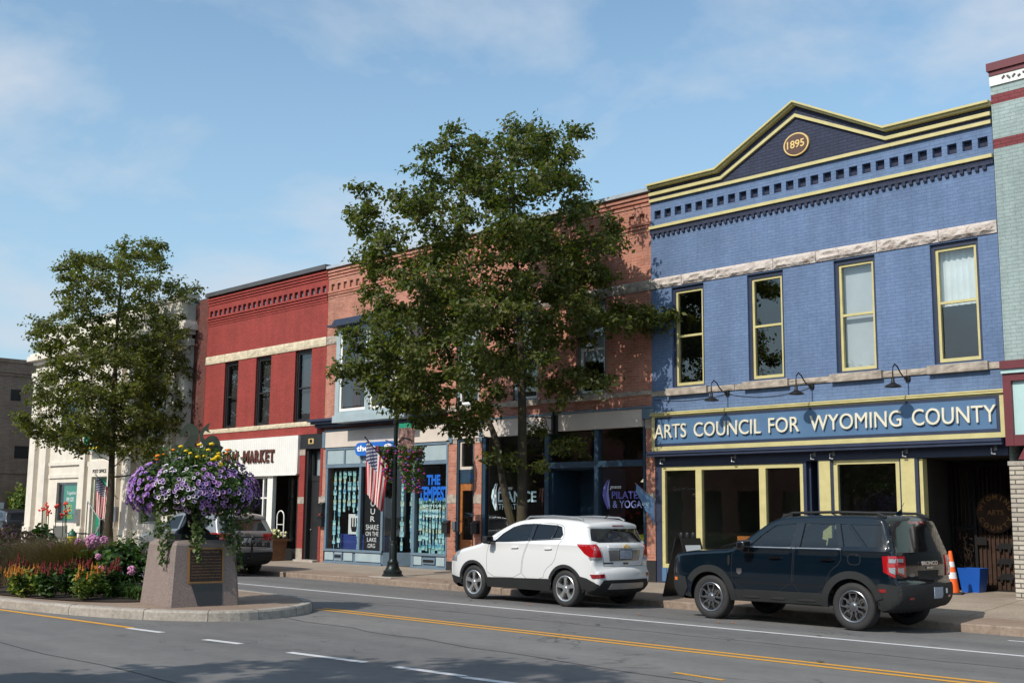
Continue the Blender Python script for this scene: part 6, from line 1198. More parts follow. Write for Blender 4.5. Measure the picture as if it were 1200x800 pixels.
print('big tree', tree('large broadleaf street tree with a full crown rising behind the white car', (tx, TY, .03), outl(big, (tx, TY)), pts, 222, 3.15, .12, 500, stems=[(s2, .10)], group='maples on the pavement', seed=3, r0=.165, facing=True, rcl=(.42, .74), matmix=(.84, .155, .005), sp=.5, force=[(*outl([(u, v)], (tx, TY))[0], r) for u, v, r in ((399, 437, .3), (412, 434, .38), (426, 436, .42), (443, 434, .5), (432, 412, .5), (450, 455, .5), (468, 470, .55), (455, 400, .6), (482, 482, .5), (430, 228, .38), (441, 243, .5), (428, 265, .45), (447, 270, .5), (780, 370, .3), (765, 378, .4), (748, 376, .45), (728, 378, .5), (708, 372, .5), (440, 345, .5), (445, 370, .5), (500, 495, .35), (470, 425, .6), (415, 250, .3), (655, 524, .28), (600, 541, .22), (575, 538, .2), (676, 520, .28), (632, 548, .22), (556, 508, .3), (628, 505, .25))]))
TY2 = 19.9
lt = [(150, 283), (190, 288), (205, 315), (215, 335), (238, 342), (236, 362), (212, 385), (222, 420), (212, 450), (215, 480), (200, 520), (190, 545), (150, 540), (110, 545), (70, 530), (50, 515), (5, 505), (8, 485), (40, 478), (42, 445), (60, 425), (38, 400), (40, 375), (70, 360), (62, 330), (65, 305), (100, 300), (110, 283)]
tx2 = unproj(128, 600, TY2)[0]; pts = [(tx2, TY2, .05), (tx2, TY2, 1), (tx2+.05, TY2, 2.3)]+[(unproj(u, v, TY2)[0], TY2, unproj(u, v, TY2)[1]) for u, v in ((131, 540), (134, 470), (136, 400), (140, 350), (145, 305))]
print('left tree', tree('smaller street tree with a straight trunk standing before the cream bank', (tx2, TY2, .05), outl(lt, (tx2, TY2)), pts, 205, 3.1, .135, 330, group='maples on the pavement', seed=8, r0=.2, rcl=(.5, .85), matmix=(.38, .615, .005), facing=True))
# the trees on the near pavement whose shade falls on the road
def roundtree(lab, x, y, h, r, seed, n=60, nl=260):
    ol = [(x+r*math.cos(a)*(1+.15*math.sin(3*a+seed)), h-r*.95+r*.95*math.sin(a)*(1+.1*math.cos(4*a))) for a in [k*math.pi/12 for k in range(24)]]
    return tree(lab, (x, y, .12), ol, [(x, y, .12), (x+.05, y, 1.5), (x, y+.05, 3), (x+.1, y, h*.6), (x, y, h-.6)], n, r*.85, .2, nl, group='trees on the near pavement', seed=seed, rcl=(.6, .95))
roundtree('near pavement street tree out of frame, shading the road in front', -9.2, -1.9, 8.5, 3.7, 21, 130, 300); roundtree('near pavement street tree out of frame, shading the left end of the median', -26.5, -2.6, 8.3, 3.4, 22)
roundtree('near pavement street tree out of frame, seen only in the shop window reflections', -45, -2.6, 9, 3.6, 23, 50, 200)

# opposite side of the street (seen only in reflections)
for x0, x1, h, mt, lb in ((-95, -52, 9.5, 'brick_brown', 'brown brick row across the street, seen only in reflections'), (-51.9, -28, 8, 'brick_orange', 'orange brick row across the street, seen only in reflections'), (-27.9, -6, 9, 'brick_dark', 'dark brick row across the street, seen only in reflections')):
    t = thing('brick_building', lb, 'building', (x0, -9.5, 0)); hol = []; x = x0+1.2
    while x < x1-1.5: hol += [(x, x+1, 5, 7), (x, x+1.6, .8, 3)]; x += 2.7
    m = MB(); m2 = MB(); wallgrid(m2, x0, x1, 0, h, 0, hol, .15); m.add([(a, -9.5-b, c) for a, b, c in m2.v], [f[::-1] for f in m2.f]); m.box(x0, x1, -22, -9.9, 0, h-.3); m.build('wall', mt, t)
    for a, b, c, d in hol: MB().box(a, b, -9.68, -9.64, c, d).build('window', 'gloss_black', t)

# ------------------------------------------------------------------ street lamp with banners, baskets and flag
LX, LY = -24.0, 19.06
t = thing('street_lamp', 'dark green cast iron street lamp with a fluted base and banner arms', 'street lamp', (LX, LY, .05))
MB().lathe([(.001, 0), (.27, 0), (.27, .05), (.24, .07), (.24, .14), (.20, .17), (.165, .24), (.14, .32), (.15, .36), (.115, .40), (.10, .46), (.105, .78), (.085, .84), (.10, .87), (.08, .90)], (LX, LY, .05), 28).build('base', 'post_green', t, True)
MB().lathe([(.068, .88), (.062, 2.4), (.052, 4.45), (.08, 4.48), (.08, 4.53), (.055, 4.56)], (LX, LY, .05), 20).build('post', 'post_green', t, True)
MB().box(LX-.45, LX+.45, LY-.42, LY+.42, .035, .06).build('footing', 'kerb_stone', t)
MB().lathe([(.05, 4.55), (.10, 4.62), (.16, 4.68), (.17, 4.74), (.13, 4.76)], (LX, LY, .05), 20).build('lantern_seat', 'post_green', t, True); MB().lathe([(.12, 4.76), (.19, 4.95), (.18, 5.15), (.10, 5.32), (.001, 5.36)], (LX, LY, .05), 20).build('globe', 'white_letter', t, True); MB().lathe([(.10, 5.32), (.11, 5.36), (.03, 5.42), (.02, 5.55), (.001, 5.58)], (LX, LY, .05), 16).build('finial', 'post_green', t, True)
for z in (3.95, 2.9): MB().lathe([(.06, z-.03), (.078, z-.03), (.078, z+.03), (.06, z+.03)], (LX, LY, .05), 16).tube([(LX, LY, z+.05), (LX+.78, LY, z+.05)], .013, 6).build('banner_arm', 'post_green', t, True)
MB().tube([(LX, LY, 3.9), (LX-.75, LY, 3.9)], .013, 6).tube([(LX, LY, 3.42), (LX-.42, LY, 3.56)], .013, 6).build('basket_arm', 'post_green', t, True); MB().tube([(LX, LY, 3.42), (LX+.3, LY-.02, 3.60), (LX+.66, LY-.04, 3.54)], .013, 6).build('basket_arm', 'post_green', t, True)
b = thing('street_banner', 'narrow printed banner with green bands hanging from the street lamp', 'banner', (LX+.42, LY, 2.95))
m = MB(); 
for k in range(8):
    a0, a1 = LX+.12+.62*k/8, LX+.12+.62*(k+1)/8; y0, y1 = LY+.02*math.sin(k), LY+.02*math.sin(k+1)
    for z0, z1, mi in ((2.97, 3.2, 1), (3.2, 3.85, 0), (3.85, 3.97, 1)): m.quad((a0, y0, z0), (a1, y1, z0), (a1, y1, z1), (a0, y0, z1), mi)
m.build('cloth', ['banner_print', 'green_sign'], b, True)
def basket(x, y, z, lab, r, tail, seed):
    rs = random.Random(seed); b = thing('hanging_basket', lab, 'flower basket', (x, y, z), 'hanging flower baskets on the street lamp'); MB().lathe([(.001, -.24), (.12, -.2), (.2, -.08), (.22, .02), (.2, .03)], (x, y, z), 16).build('basket', 'wood_planter', b, True)
    MB().tube([(x, y, z+.35), (x+.18, y, z)], .004, 4).tube([(x, y, z+.35), (x-.18, y, z)], .004, 4).tube([(x, y, z+.35), (x, y+.18, z)], .004, 4).build('hanger', 'iron', b)
    C = []; F = []
    for i in range(1500):
        a = rs.uniform(0, 6.283); u = rs.random(); zz = z+.18-(u**1.3)*(tail+.18); rr = r*(.55+.45*rs.random())*(1-.55*max(0, (z-.15-zz)/tail)); d = Vector((math.cos(a), math.sin(a), 0)); C.append((x+d.x*rr+.18*max(0, (z-zz)/tail)*(1 if tail > .6 else 0), y+d.y*rr, zz)); 
        if i % 14 == 0: F.append((Vector(C[-1])+d*.05, rs.random()))
    leaves_mesh('foliage', C, .075, ['ivy_leaf', 'bed_leaf'], np.random.choice(2, len(C)), b); m = MB()
    for p, q in F: m.ball(p, .032, 4, 0 if q < .7 else 1, (1, 1, .7))
    m.build('blossoms', ['petal_magenta', 'petal_violet'], b)['kind'] = 'stuff'
basket(LX+.66, LY-.04, 3.18, 'larger hanging basket with long trailing stems of magenta flowers, right of the lamp post', .36, 1.0, 5); basket(LX-.42, LY, 3.2, 'hanging basket of magenta flowers left of the lamp post, half behind the flag', .27, .75, 6)
def flag(name_lab, mount, tip, hoist, fly, seed=0, thick=.014, dr=(0, 0, -1), spread=.18):
    mount, tip = Vector(mount), Vector(tip); f = thing('national_flag', name_lab, 'flag', mount); MB().tube([mount, tip], thick, 8).ball(tip, thick*2, 6).build('pole', 'post_green', f, True)
    d = (mount-tip).normalized(); nu, nv = 26, 20; V = []; UV = []; D = Vector(dr).normalized()
    for j in range(nv+1):
        v = j/nv; top = tip+d*(.04+hoist*(1-v))   # v=1 at the tip
        for i in range(nu+1):
            u = i/nu; fold = math.sin(v*13+u*2.5)*.055*u**.5+math.sin(v*6-u*4)*.03*u
            side = d.cross(D).normalized(); hh = Vector((d.x, d.y, 0)); p = top+D*fly*u*(.86+.14*v)+side*fold-hh*((1-v)*.42-.05)*u*hoist*spread*2; V.append(p); UV.append((u, v))
    F = [(j*(nu+1)+i, j*(nu+1)+i+1, (j+1)*(nu+1)+i+1, (j+1)*(nu+1)+i) for j in range(nv) for i in range(nu)]; m = MB(); m.add(V, F); o = m.build('cloth', 'flag_cloth', f, True, ang=180)
    ul = o.data.uv_layers.new(name='UVMap')
    for pg in o.data.polygons:
        for li in pg.loop_indices: ul.data[li].uv = UV[o.data.loops[li].vertex_index]
    return f
flag('larger national flag with stars and stripes hanging from an angled pole on the street lamp', (LX-.05, LY-.06, 2.78), (LX-.66, LY-.50, 3.62), .92, 1.42, spread=.3)
flag('smaller national flag with stars and stripes beside the bank entrance', (-44.35, 21.3, 2.1), (-44.95, 20.6, 3.05), .95, 1.45)
# ------------------------------------------------------------------ kerbside objects
t = thing('traffic_cone', 'orange traffic cone with two white bands behind the dark blue car', 'traffic cone', (-10.5, 22.0, .22)); cx, cy = -10.5, 22.0
MB().obox((cx, cy, .24), .2, .2, .025, Matrix.Rotation(.3, 3, 'Z')).build('base', 'rubber', t); m = MB()
zz = [0.04, .26, .38, .50, .58, .72]
for k, (a, b) in enumerate(zip([.04, .30, .42, .52, .62], [.30, .42, .52, .62, .82])): r = lambda z: .15-.118*z/.82; m.lathe([(r(a), a), (r(b), b)], (cx, cy, .225), 24, 'z', k % 2)
m.lathe([(.032, .82), (.001, .825)], (cx, cy, .225), 24, 'z', 0); m.build('cone', ['cone_orange', 'cone_white'], t, True)
t = thing('recycling_bin', 'open blue plastic bin beside the orange cone', 'bin', (-10.5, 22.95, .2)); cx, cy = -10.5, 22.95
m = MB(); A = [(-.17, -.15), (.17, -.15), (.17, .15), (-.17, .15)]; Bq = [(-.23, -.2), (.23, -.2), (.23, .2), (-.23, .2)]
m.add([(cx+a, cy+b, .22) for a, b in A]+[(cx+a, cy+b, .70) for a, b in Bq]+[(cx+a*.93, cy+b*.93, .70) for a, b in Bq]+[(cx+a*.93, cy+b*.93, .25) for a, b in A], [(3, 2, 1, 0), (0, 1, 5, 4), (1, 2, 6, 5), (2, 3, 7, 6), (3, 0, 4, 7), (4, 5, 9, 8), (5, 6, 10, 9), (6, 7, 11, 10), (7, 4, 8, 11), (8, 9, 13, 12), (9, 10, 14, 13), (10, 11, 15, 14), (11, 8, 12, 15), (12, 13, 14, 15)]); m.build('body', 'bin_blue', t)
# sandwich board: leaning black panels seen from the side
t = thing('sandwich_board', 'black folding sandwich board on the pavement before the dark blue car', 'sandwich board', (-15.0, 19.3, .05)); cx, cy = -14.78, 19.35
for sg in (-1, 1):
    m = MB(); a = [(cx+sg*.38, cy-.32, .05), (cx+sg*.38, cy+.32, .05), (cx+sg*.05, cy+.32, 1.22), (cx+sg*.05, cy-.32, 1.22)]; b = [(x+sg*.03, y, z) for x, y, z in a]; m.add(a+b, [(0, 1, 2, 3), (7, 6, 5, 4), (0, 4, 5, 1), (1, 5, 6, 2), (2, 6, 7, 3), (3, 7, 4, 0)]); m.build('panel', 'black_paint', t)
    q = [(cx+sg*(.38-.33*k), cy+l, .05+1.17*k) for k, l in ((.35, -.25), (.35, .25), (.88, .25), (.88, -.25))]; MB().add([(x+sg*.036, y, z) for x, y, z in q], [(0, 1, 2, 3)]).build('notice', 'poster_white', t)
for k in range(3): MB().lathe([(.04, 0), (.055, .1), (.04, .13)], (cx+.0, cy-.2+.2*k, 1.2), 12).build('hinge_cap', 'iron', t, True)
# hydrant and cafe chairs in front of the bank
hx, hy = -43.6, 19.2
t = thing('fire_hydrant', 'yellow fire hydrant with a green cap', 'fire hydrant', (hx, hy, .05)); MB().lathe([(.2, 0), (.2, .05), (.13, .07), (.13, .55), (.17, .57), (.17, .62)], (hx, hy, .05), 18).build('barrel', 'hydrant_yellow', t, True); MB().lathe([(.16, .62), (.15, .72), (.09, .82), (.04, .84), (.04, .9), (.001, .9)], (hx, hy, .05), 18).build('cap', 'hydrant_green', t, True)
for sg in (-1, 1): MB().tube([(hx+sg*.1, hy, .52), (hx+sg*.22, hy, .52)], .06, 10).build('nozzle', 'hydrant_green', t, True)
def cafechair(x, y, rot, lab):
    t = thing('metal_chair', lab, 'chair', (x, y, .07), 'metal mesh chairs before the bank'); R = Matrix.Rotation(rot, 3, 'Z'); O_ = Vector((x, y, .07))
    P = lambda a, b, c: O_+R @ Vector((a, b, c))
    m = MB(); m.add([P(-.25, -.25, .42), P(.25, -.25, .42), P(.25, .25, .40), P(-.25, .25, .40)], [(0, 1, 2, 3)]); m.build('seat', 'mesh_seat', t); m = MB(); m.add([P(-.25, .25, .42), P(.25, .25, .42), P(.24, .42, .95), P(-.24, .42, .95)], [(0, 1, 2, 3)]); m.build('backrest', 'mesh_seat', t)
    for s_ in (-1, 1):
        MB().tube([P(s_*.27, -.28, 0), P(s_*.27, -.25, .42), P(s_*.29, -.26, .66), P(s_*.29, .30, .66)], .016, 6).build('leg', 'metal_chair', t, True); MB().tube([P(s_*.27, .36, 0), P(s_*.26, .22, .4), P(s_*.25, .44, .98)], .016, 6).build('leg', 'metal_chair', t, True)
    return t
cafechair(-46.3, 19.9, 1.2, 'metal mesh chair nearer the tree trunk before the bank'); cafechair(-45.0, 20.4, -.3, 'metal mesh chair facing the street before the bank wall'); 
t = thing('metal_table', 'small round metal table between the chairs before the bank', 'table', (-44.6, 19.8, .07)); MB().lathe([(.001, .70), (.4, .70), (.4, .72), (.001, .73)], (-44.6, 19.8, .07), 24).build('tabletop', 'metal_chair', t); MB().tube([(-44.6, 19.8, .07), (-44.6, 19.8, .77)], .03, 8).lathe([(.25, 0), (.03, .05)], (-44.6, 19.8, .07), 16).build('leg', 'metal_chair', t)
# fallen leaves on the street
k = 0
for x, y in [(-17.3, 15.7), (-15.9, 15.9), (-16.5, 15.6), (-11.2, 15.8), (-9.1, 14.9), (-11.4, 15.7), (-7.5, 12.3), (-13.2, 15.9), (-12.2, 13.7), (-19.6, 18.9), (-21.5, 18.7), (-22.4, 18.9), (-9.9, 21), (-10.2, 21.2)]:
    k += 1; z = (sz(y) if y > 18.4 else rz(y))+.012; m = MB(); a = k*1.3; m.add([(x+.06*math.cos(a+q)*(1 if i % 2 else .5), y+.06*math.sin(a+q)*(1 if i % 2 else .5), z+.012*(i % 2)) for i, q in enumerate([j*math.pi/5 for j in range(10)])]+[(x, y, z)], [(i, (i+1) % 10, 10) for i in range(10)])
    tag(m.build('fallen_leaf', ['celosia_orange', 'bark'][k % 2], origin=(x, y, z)), 'small dry leaf lying on the street', 'leaf', 'fallen leaves on the street and pavement')

# ------------------------------------------------------------------ granite pedestal and the flower planter on it
PX, PY, PA = -17.87, 9.93, R_(-6)
RP = Matrix.Rotation(PA, 3, 'Z')
def pl_(a, b, c): v = RP @ Vector((a, b, 0)); return (PX+v.x, PY+v.y, c)
t = thing('granite_pedestal', 'tapered pink granite pedestal with a bronze plaque, under the flower planter', 'pedestal', (PX, PY, .15))
m = MB(); lv = [(.62, .15), (.545, 1.12), (.53, 1.15), (.47, 1.20)]; V = []
def octa(h, z, c=.09): return [pl_(a*h, b*h, z) for a, b in ((-1, -1+c), (-1+c, -1), (1-c, -1), (1, -1+c), (1, 1-c), (1-c, 1), (-1+c, 1), (-1, 1-c))]
for h, z in lv: V += octa(h, z)
m.add(V, [(k*8+i, k*8+(i+1) % 8, (k+1)*8+(i+1) % 8, (k+1)*8+i) for k in range(3) for i in range(8)]+[tuple(range(24, 32))]); m.build('block', 'pink_granite', t)
def faceo(b, z, o): f = (z-.15)/.97; return pl_(.62-.075*f+o, b, z)
m = MB(); Z0, Z1, Wd = .52, 1.08, .30
for (b0, b1, z0, z1, o, mi) in ((-Wd, Wd, Z0, Z1, .03, 1), (-Wd+.025, Wd-.025, Z0+.025, Z1-.025, .034, 0)):
    A = [faceo(b0, z0, o), faceo(b1, z0, o), faceo(b1, z1, o), faceo(b0, z1, o)]; Bk = [faceo(b0, z0, .0), faceo(b1, z0, .0), faceo(b1, z1, .0), faceo(b0, z1, .0)]; m.add(A+Bk, [(0, 1, 2, 3), (0, 4, 5, 1), (1, 5, 6, 2), (2, 6, 7, 3), (3, 7, 4, 0)], mi)
pq = m.build('plaque', ['bronze', 'bronze_rim'], t)
def plaqtext(s, b0, b1, z0, z1, mat='bronze_rim'):
    o = text(pq, 'lettering', s, b0, b1, z0, z1, 0, mat, .004); n = len(o.data.vertices); base0 = wloc(pq)
    for v in o.data.vertices: w_ = Vector(v.co)+base0; v.co = Vector(faceo(w_.x, w_.z, .036+.004*0-w_.y*.3))-base0
plaqtext('Historic Water Trough', -.22, .22, .99, 1.03)
for i, s in enumerate(('this granite trough once stood in the', 'middle of the village where it served', 'horses and people for many years', 'and was later restored and moved', 'to its present place with the help', 'of neighbors and friends of the town', 'and planted with flowers each spring', 'by the volunteers of the village')): plaqtext(s, -.25, .25, .93-.048*i, .952-.048*i)
m = MB(); q = [faceo(-.12, .16, .004), faceo(.3, .16, .004), faceo(.3, .50, .004), faceo(-.24, .50, .004)]; m.add(q, [(0, 1, 2, 3)]); m.build('lower_dark_area', 'granite_dark', t)  # darker quad with one slanted edge, low on the plaque face
U = thing('flower_planter', 'huge round planter of purple and white petunias on the granite pedestal', 'planter', (PX, PY, 1.2))
m = MB(); m.add([pl_(a*.33, b*.33, 1.2) for a, b in ((-1, -1), (1, -1), (1, 1), (-1, 1))]+[pl_(a*.33, b*.33, 1.29) for a, b in ((-1, -1), (1, -1), (1, 1), (-1, 1))], [(4, 5, 6, 7), (0, 1, 5, 4), (1, 2, 6, 5), (2, 3, 7, 6), (3, 0, 4, 7)]); m.build('foot', 'iron', U)
MB().lathe([(.30, .0), (.27, .06), (.16, .14), (.12, .24), (.13, .34), (.22, .42), (.42, .52), (.58, .68), (.62, .82), (.6, .84)], (PX, PY, 1.28), 28).build('bowl', 'iron', U, True)
rs = random.Random(4); C = []; OW = []; FL = []
cc = Vector((PX-.02, PY, 2.0))
def petz(d): return .50 if d.z < 0 else .52
for i in range(9000):
    d = Vector((rs.gauss(0, 1), rs.gauss(0, 1), rs.gauss(.1, .8))).normalized()
    if d.z < -.75: continue
    lump = 1+.07*math.sin(7*math.atan2(d.y, d.x)+3*d.z)+.05*math.sin(13*d.x+5*d.y); k = rs.uniform(.72, 1.0)*lump; C.append((cc.x+d.x*1.0*k, cc.y+d.y*1.0*k, cc.z+d.z*petz(d)*k)); OW.append(d)
leaves_mesh('foliage', C, .085, ['bed_leaf', 'ivy_leaf', 'dark_leaf'], np.random.choice(3, len(C), p=[.5, .3, .2]), U, np.array([tuple(o) for o in OW])*.8)
def petunia(m, p, n_, r, mo, mc):
    n_ = n_.normalized(); a = n_.cross(Vector((0, 0, 1))).normalized() if abs(n_.z) < .95 else Vector((1, 0, 0)); b = n_.cross(a); k0 = len(m.v); c0 = rs.uniform(0, 6.28); V = [p-n_*r*.5]; N_ = 10
    V += [p-n_*r*.12+(a*math.cos(c0+q*2*math.pi/N_)+b*math.sin(c0+q*2*math.pi/N_))*r*.55 for q in range(N_)]; V += [p+(a*math.cos(c0+q*2*math.pi/N_)+b*math.sin(c0+q*2*math.pi/N_))*r*(1.0 if q % 2 else .84)+n_*r*.05*(q % 2) for q in range(N_)]
    m.add(V, [(0, 1+q, 1+(q+1) % N_) for q in range(N_)], mc); k = k0; m.f += [tuple(k+i for i in (1+q, 1+N_+q, 1+N_+(q+1) % N_, 1+(q+1) % N_)) for q in range(N_)]; m.m += [mo]*N_
m1, m2_, m3_ = MB(), MB(), MB()
vd = Vector((-PX, -PY, 0)).normalized(); sd = Vector((vd.y, -vd.x, 0))     # sd points to the right in the photo
for i in range(1250):
    d = Vector((rs.gauss(0, 1), rs.gauss(0, 1), rs.gauss(0, .75))).normalized()
    if d.z < -.72 or d.z > .86: continue
    lump = 1+.07*math.sin(7*math.atan2(d.y, d.x)+3*d.z)+.05*math.sin(13*d.x+5*d.y); p = cc+Vector((d.x*1.05, d.y*1.05, d.z*petz(d)*1.05))*lump; side = -(d.x*vd.y-d.y*vd.x); side = d.dot(Vector((_cy, _sy, 0)))
    nn = Vector((d.x, d.y, d.z*1.2+.15)).normalized()+Vector((rs.gauss(0, .25), rs.gauss(0, .25), rs.gauss(0, .2)))
    if side < -.42: petunia(m1, p, nn, rs.uniform(.036, .05), 0, 1 if rs.random() < .6 else 2)
    elif side < .30:
        if rs.random() < .55: petunia(m2_, p, nn, rs.uniform(.028, .042), 0 if rs.random() < .45 else 3, 1)
    else:
        if rs.random() < .8: petunia(m3_, p, nn, rs.uniform(.036, .048), 0 if rs.random() < .6 else 1, 2)
for m, ms_, lb in ((m1, ['petal_purple', 'petal_violet', 'petal_lilac'], 'mass of purple petunias'), (m2_, ['petal_white', 'petal_dark', 'petal_lilac', 'petal_lilac'], 'white petunias with near black centres'), (m3_, ['petal_purple', 'petal_lilac', 'petal_dark'], 'violet petunias with dark centres')): o = m.build('petunias', ms_, U); o['kind'] = 'stuff'; o['label'] = lb
# marigolds rising from the top
C = [(cc.x+rs.gauss(0, .30), cc.y+rs.gauss(0, .30), 2.5+rs.uniform(-.12, .2)) for _ in range(900)]; leaves_mesh('marigold_foliage', C, .07, ['bed_leaf', 'ivy_leaf'], np.random.choice(2, 900), U)
def onface(px, py, off=0):       # a point of the planter's middle plane seen at a photo pixel (traced once)
    d = Fv+Rv*((px-600)/FPX)-Uv*((py-400)/FPX); P0 = Vector((PX, PY, 0))+vd*off; t = (P0.x*vd.x+P0.y*vd.y)/(d.x*vd.x+d.y*vd.y); return Vector((0, 0, EYE))+d*t
for px, py, r, mt in ((234, 521, .05, 0), (248, 520, .05, 0), (244, 527, .045, 0), (232, 535, .05, 0), (240, 534, .045, 0), (250, 538, .065, 0), (255, 535, .06, 0), (256, 531, .04, 0), (258, 543, .05, 0), (185, 534, .05, 1), (193, 532, .04, 1), (203, 527, .04, 1), (212, 523, .045, 0), (218, 528, .04, 0), (223, 531, .04, 0), (267, 527, .045, 1), (265, 531, .035, 1), (184, 538, .04, 1), (259, 545, .045, 0)):
    p = onface(px, py, .35 if mt == 0 else .2); m = MB()
    for q in range(7): a = q*2.4; m.ball(p+Vector((math.cos(a), math.sin(a), .3*math.cos(q)))*r*.38, r*.6, 5, 0, (1, 1, .75))
    m.tube([p, p-Vector((rs.uniform(-.05, .05), 0, .3))], .006, 4, 1); m.build('marigold', [('marigold', 'marigold_orange')[mt], 'bed_leaf'], U)
# trailing ivy
C = []
for px, y0, y1 in ((190, 618, 662), (184, 600, 628), (197, 600, 645), (228, 600, 640), (232, 610, 660), (236, 590, 630), (246, 580, 615), (272, 590, 650), (280, 590, 665), (268, 600, 640), (262, 585, 630), (290, 580, 615), (170, 585, 612), (255, 575, 605)):
    q = y0
    while q < y1: p = onface(px+rs.gauss(0, 2.2), q, .62 if abs(px-230) < 50 else .3); C.append(tuple(p)); C.append(tuple(p+Vector((rs.gauss(0, .04), rs.gauss(0, .04), rs.gauss(0, .03))))); q += 1.1
leaves_mesh('trailing_ivy', C, .07, 'ivy_leaf', None, U, None, .9)
# sea serpent cut from metal plate: head and tail
sv = thing('serpent_sculpture', 'dark metal sea serpent silhouette rising from the planter, head and tail', 'sculpture', (PX, PY, 2.4))
def silh(pts, off): return [onface(150+a/7.06, 490+b/7.06, off) for a, b in pts]
def plate(name, pts, th=.02):
    P = smoothpoly(pts, 1, True); V = silh(P, 0); k = len(V); f2 = [v-vd*th for v in V]; v2, t2 = tri([[(a, -b) for a, b in P]], 1e9, False)
    m = MB(); T2 = [t for t in t2 if pip(sum(v2[i].x for i in t)/3, sum(v2[i].y for i in t)/3, [(a, -b) for a, b in P])]; W3 = silh([(v.x, -v.y) for v in v2], 0); m.add(W3, [tuple(t) for t in T2]); m.add([v-vd*th for v in W3], [tuple(t[::-1]) for t in T2]); m.add(V+f2, [(i, (i+1) % k, (i+1) % k+k, i+k) for i in range(k)]); return m.build(name, 'serpent_metal', sv)
plate('head', [(415, 128), (438, 120), (440, 95), (455, 80), (470, 58), (500, 40), (530, 45), (560, 60), (582, 90), (588, 135), (572, 180), (550, 215), (545, 300), (440, 300), (455, 220), (490, 180), (512, 140), (510, 105), (495, 95), (478, 108), (470, 130), (455, 150), (440, 160), (425, 155)])
plate('tail', [(682, 32), (655, 48), (630, 72), (600, 105), (590, 140), (600, 190), (625, 230), (620, 300), (765, 300), (768, 262), (785, 250), (790, 238), (765, 225), (762, 190), (735, 150), (700, 138), (660, 150), (640, 175), (622, 160), (622, 130), (640, 100), (658, 112), (685, 120), (665, 95), (668, 65)])
plate('hump', [(385, 222), (400, 215), (470, 225), (540, 240), (620, 240), (700, 200), (760, 230), (790, 240), (770, 280), (760, 320), (390, 320), (380, 250)])

# ------------------------------------------------------------------ flower bed plants, each its own thing
def plant(name, lab, cat, x, y, h, r, lm, n, ls, group=None, z0=.165, up=.4, blooms=None, seed=0, asp=.5, shape=1.0):
    rs = random.Random(seed+int(x*100)); t = thing(name, lab, cat, (x, y, z0), group); C = []; OW = []; m = MB()
    ns = max(5, int(r*22)); st = []
    for i in range(ns):
        a = rs.uniform(0, 6.283); q = rs.random()**.6*r*.85; tip = Vector((x+q*math.cos(a), y+q*math.sin(a), z0+h*(1-.35*(q/r)**2)*rs.uniform(.8, 1.0))); b0 = Vector((x+q*.35*math.cos(a), y+q*.35*math.sin(a), z0)); m.tube([b0, b0.lerp(tip, .6)+Vector((0, 0, .05*h)), tip], [.009, .007, .004], 4); st.append((b0, tip))
    m.build('stems', 'bed_leaf', t)
    for i in range(n):
        b0, tip = rs.choice(st); u = rs.uniform(.12, 1); p = b0.lerp(tip, u)+Vector((rs.gauss(0, 1), rs.gauss(0, 1), rs.gauss(0, .5)))*r*.17; C.append(tuple(p)); d = Vector((p.x-x, p.y-y, up)); OW.append(tuple(d.normalized()))
    leaves_mesh('foliage', C, ls, lm if isinstance(lm, list) else [lm], np.random.choice(len(lm), n) if isinstance(lm, list) else None, t, np.array(OW), asp)
    if blooms: blooms(t, st, rs)
    return t
def spikes(mat, hh=.16, rr=.03, per=1):
    def f(t, st, rs):
        m = MB()
        for b0, tip in st:
            for q in range(per):
                p = tip+Vector((rs.gauss(0, .05), rs.gauss(0, .05), rs.uniform(-.06, .04))); n_ = 9
                for k in range(n_): u = k/n_; m.ball(p+Vector((rs.gauss(0, rr*.4*(1-u)), rs.gauss(0, rr*.4*(1-u)), hh*u)), rr*(1-u*.8)*rs.uniform(.7, 1.1), 4, 0, (1, 1, 1.3))
        m.build('flower_spikes', mat, t)['kind'] = 'stuff'
    return f
rows = [('celosia_orange', -20.9, 8.45, .52, .30), ('celosia_red', -20.3, 8.62, .55, .28), ('celosia_orange', -21.5, 8.5, .5, .28), ('celosia_red', -20.75, 9.1, .62, .3), ('celosia_orange', -19.55, 8.85, .58, .36), ('celosia_red', -20.2, 9.35, .6, .25), ('celosia_red', -22.1, 8.75, .6, .3), ('celosia_red', -19.9, 9.6, .6, .2), ('celosia_orange', -22.9, 11.1, .75, .3), ('celosia_red', -22.0, 11.4, .72, .35), ('celosia_orange', -22.2, 8.3, .45, .25)]
wl = {}
desc = ['orange plumed celosia at the kerb, left end of the flower bed', 'red plumed celosia at the kerb between two orange ones', 'orange celosia cut by the left edge of the photo', 'dark red celosia behind the kerbside red one', 'large orange plumed celosia over bright green leaves, nearest the pedestal', 'small dark red celosia behind the large orange one', 'dark red celosia at the far left of the bed', 'small red celosia beneath the pink hydrangea', 'orange celosia behind, just left of the pedestal', 'bright red celosia tucked against the pedestal', 'low orange celosia at the left end near the kerb']
for i, (mt, x, y, h, r) in enumerate(rows): plant('celosia', desc[i], 'flower', x, y, h, r, ['bed_leaf', 'lime_leaf'] if 'orange' in mt else ['bed_leaf', 'dark_leaf'], int(1500*r), .095, 'plumed celosia plants in the bed', blooms=spikes(mt, .12, .019, 4), seed=i)
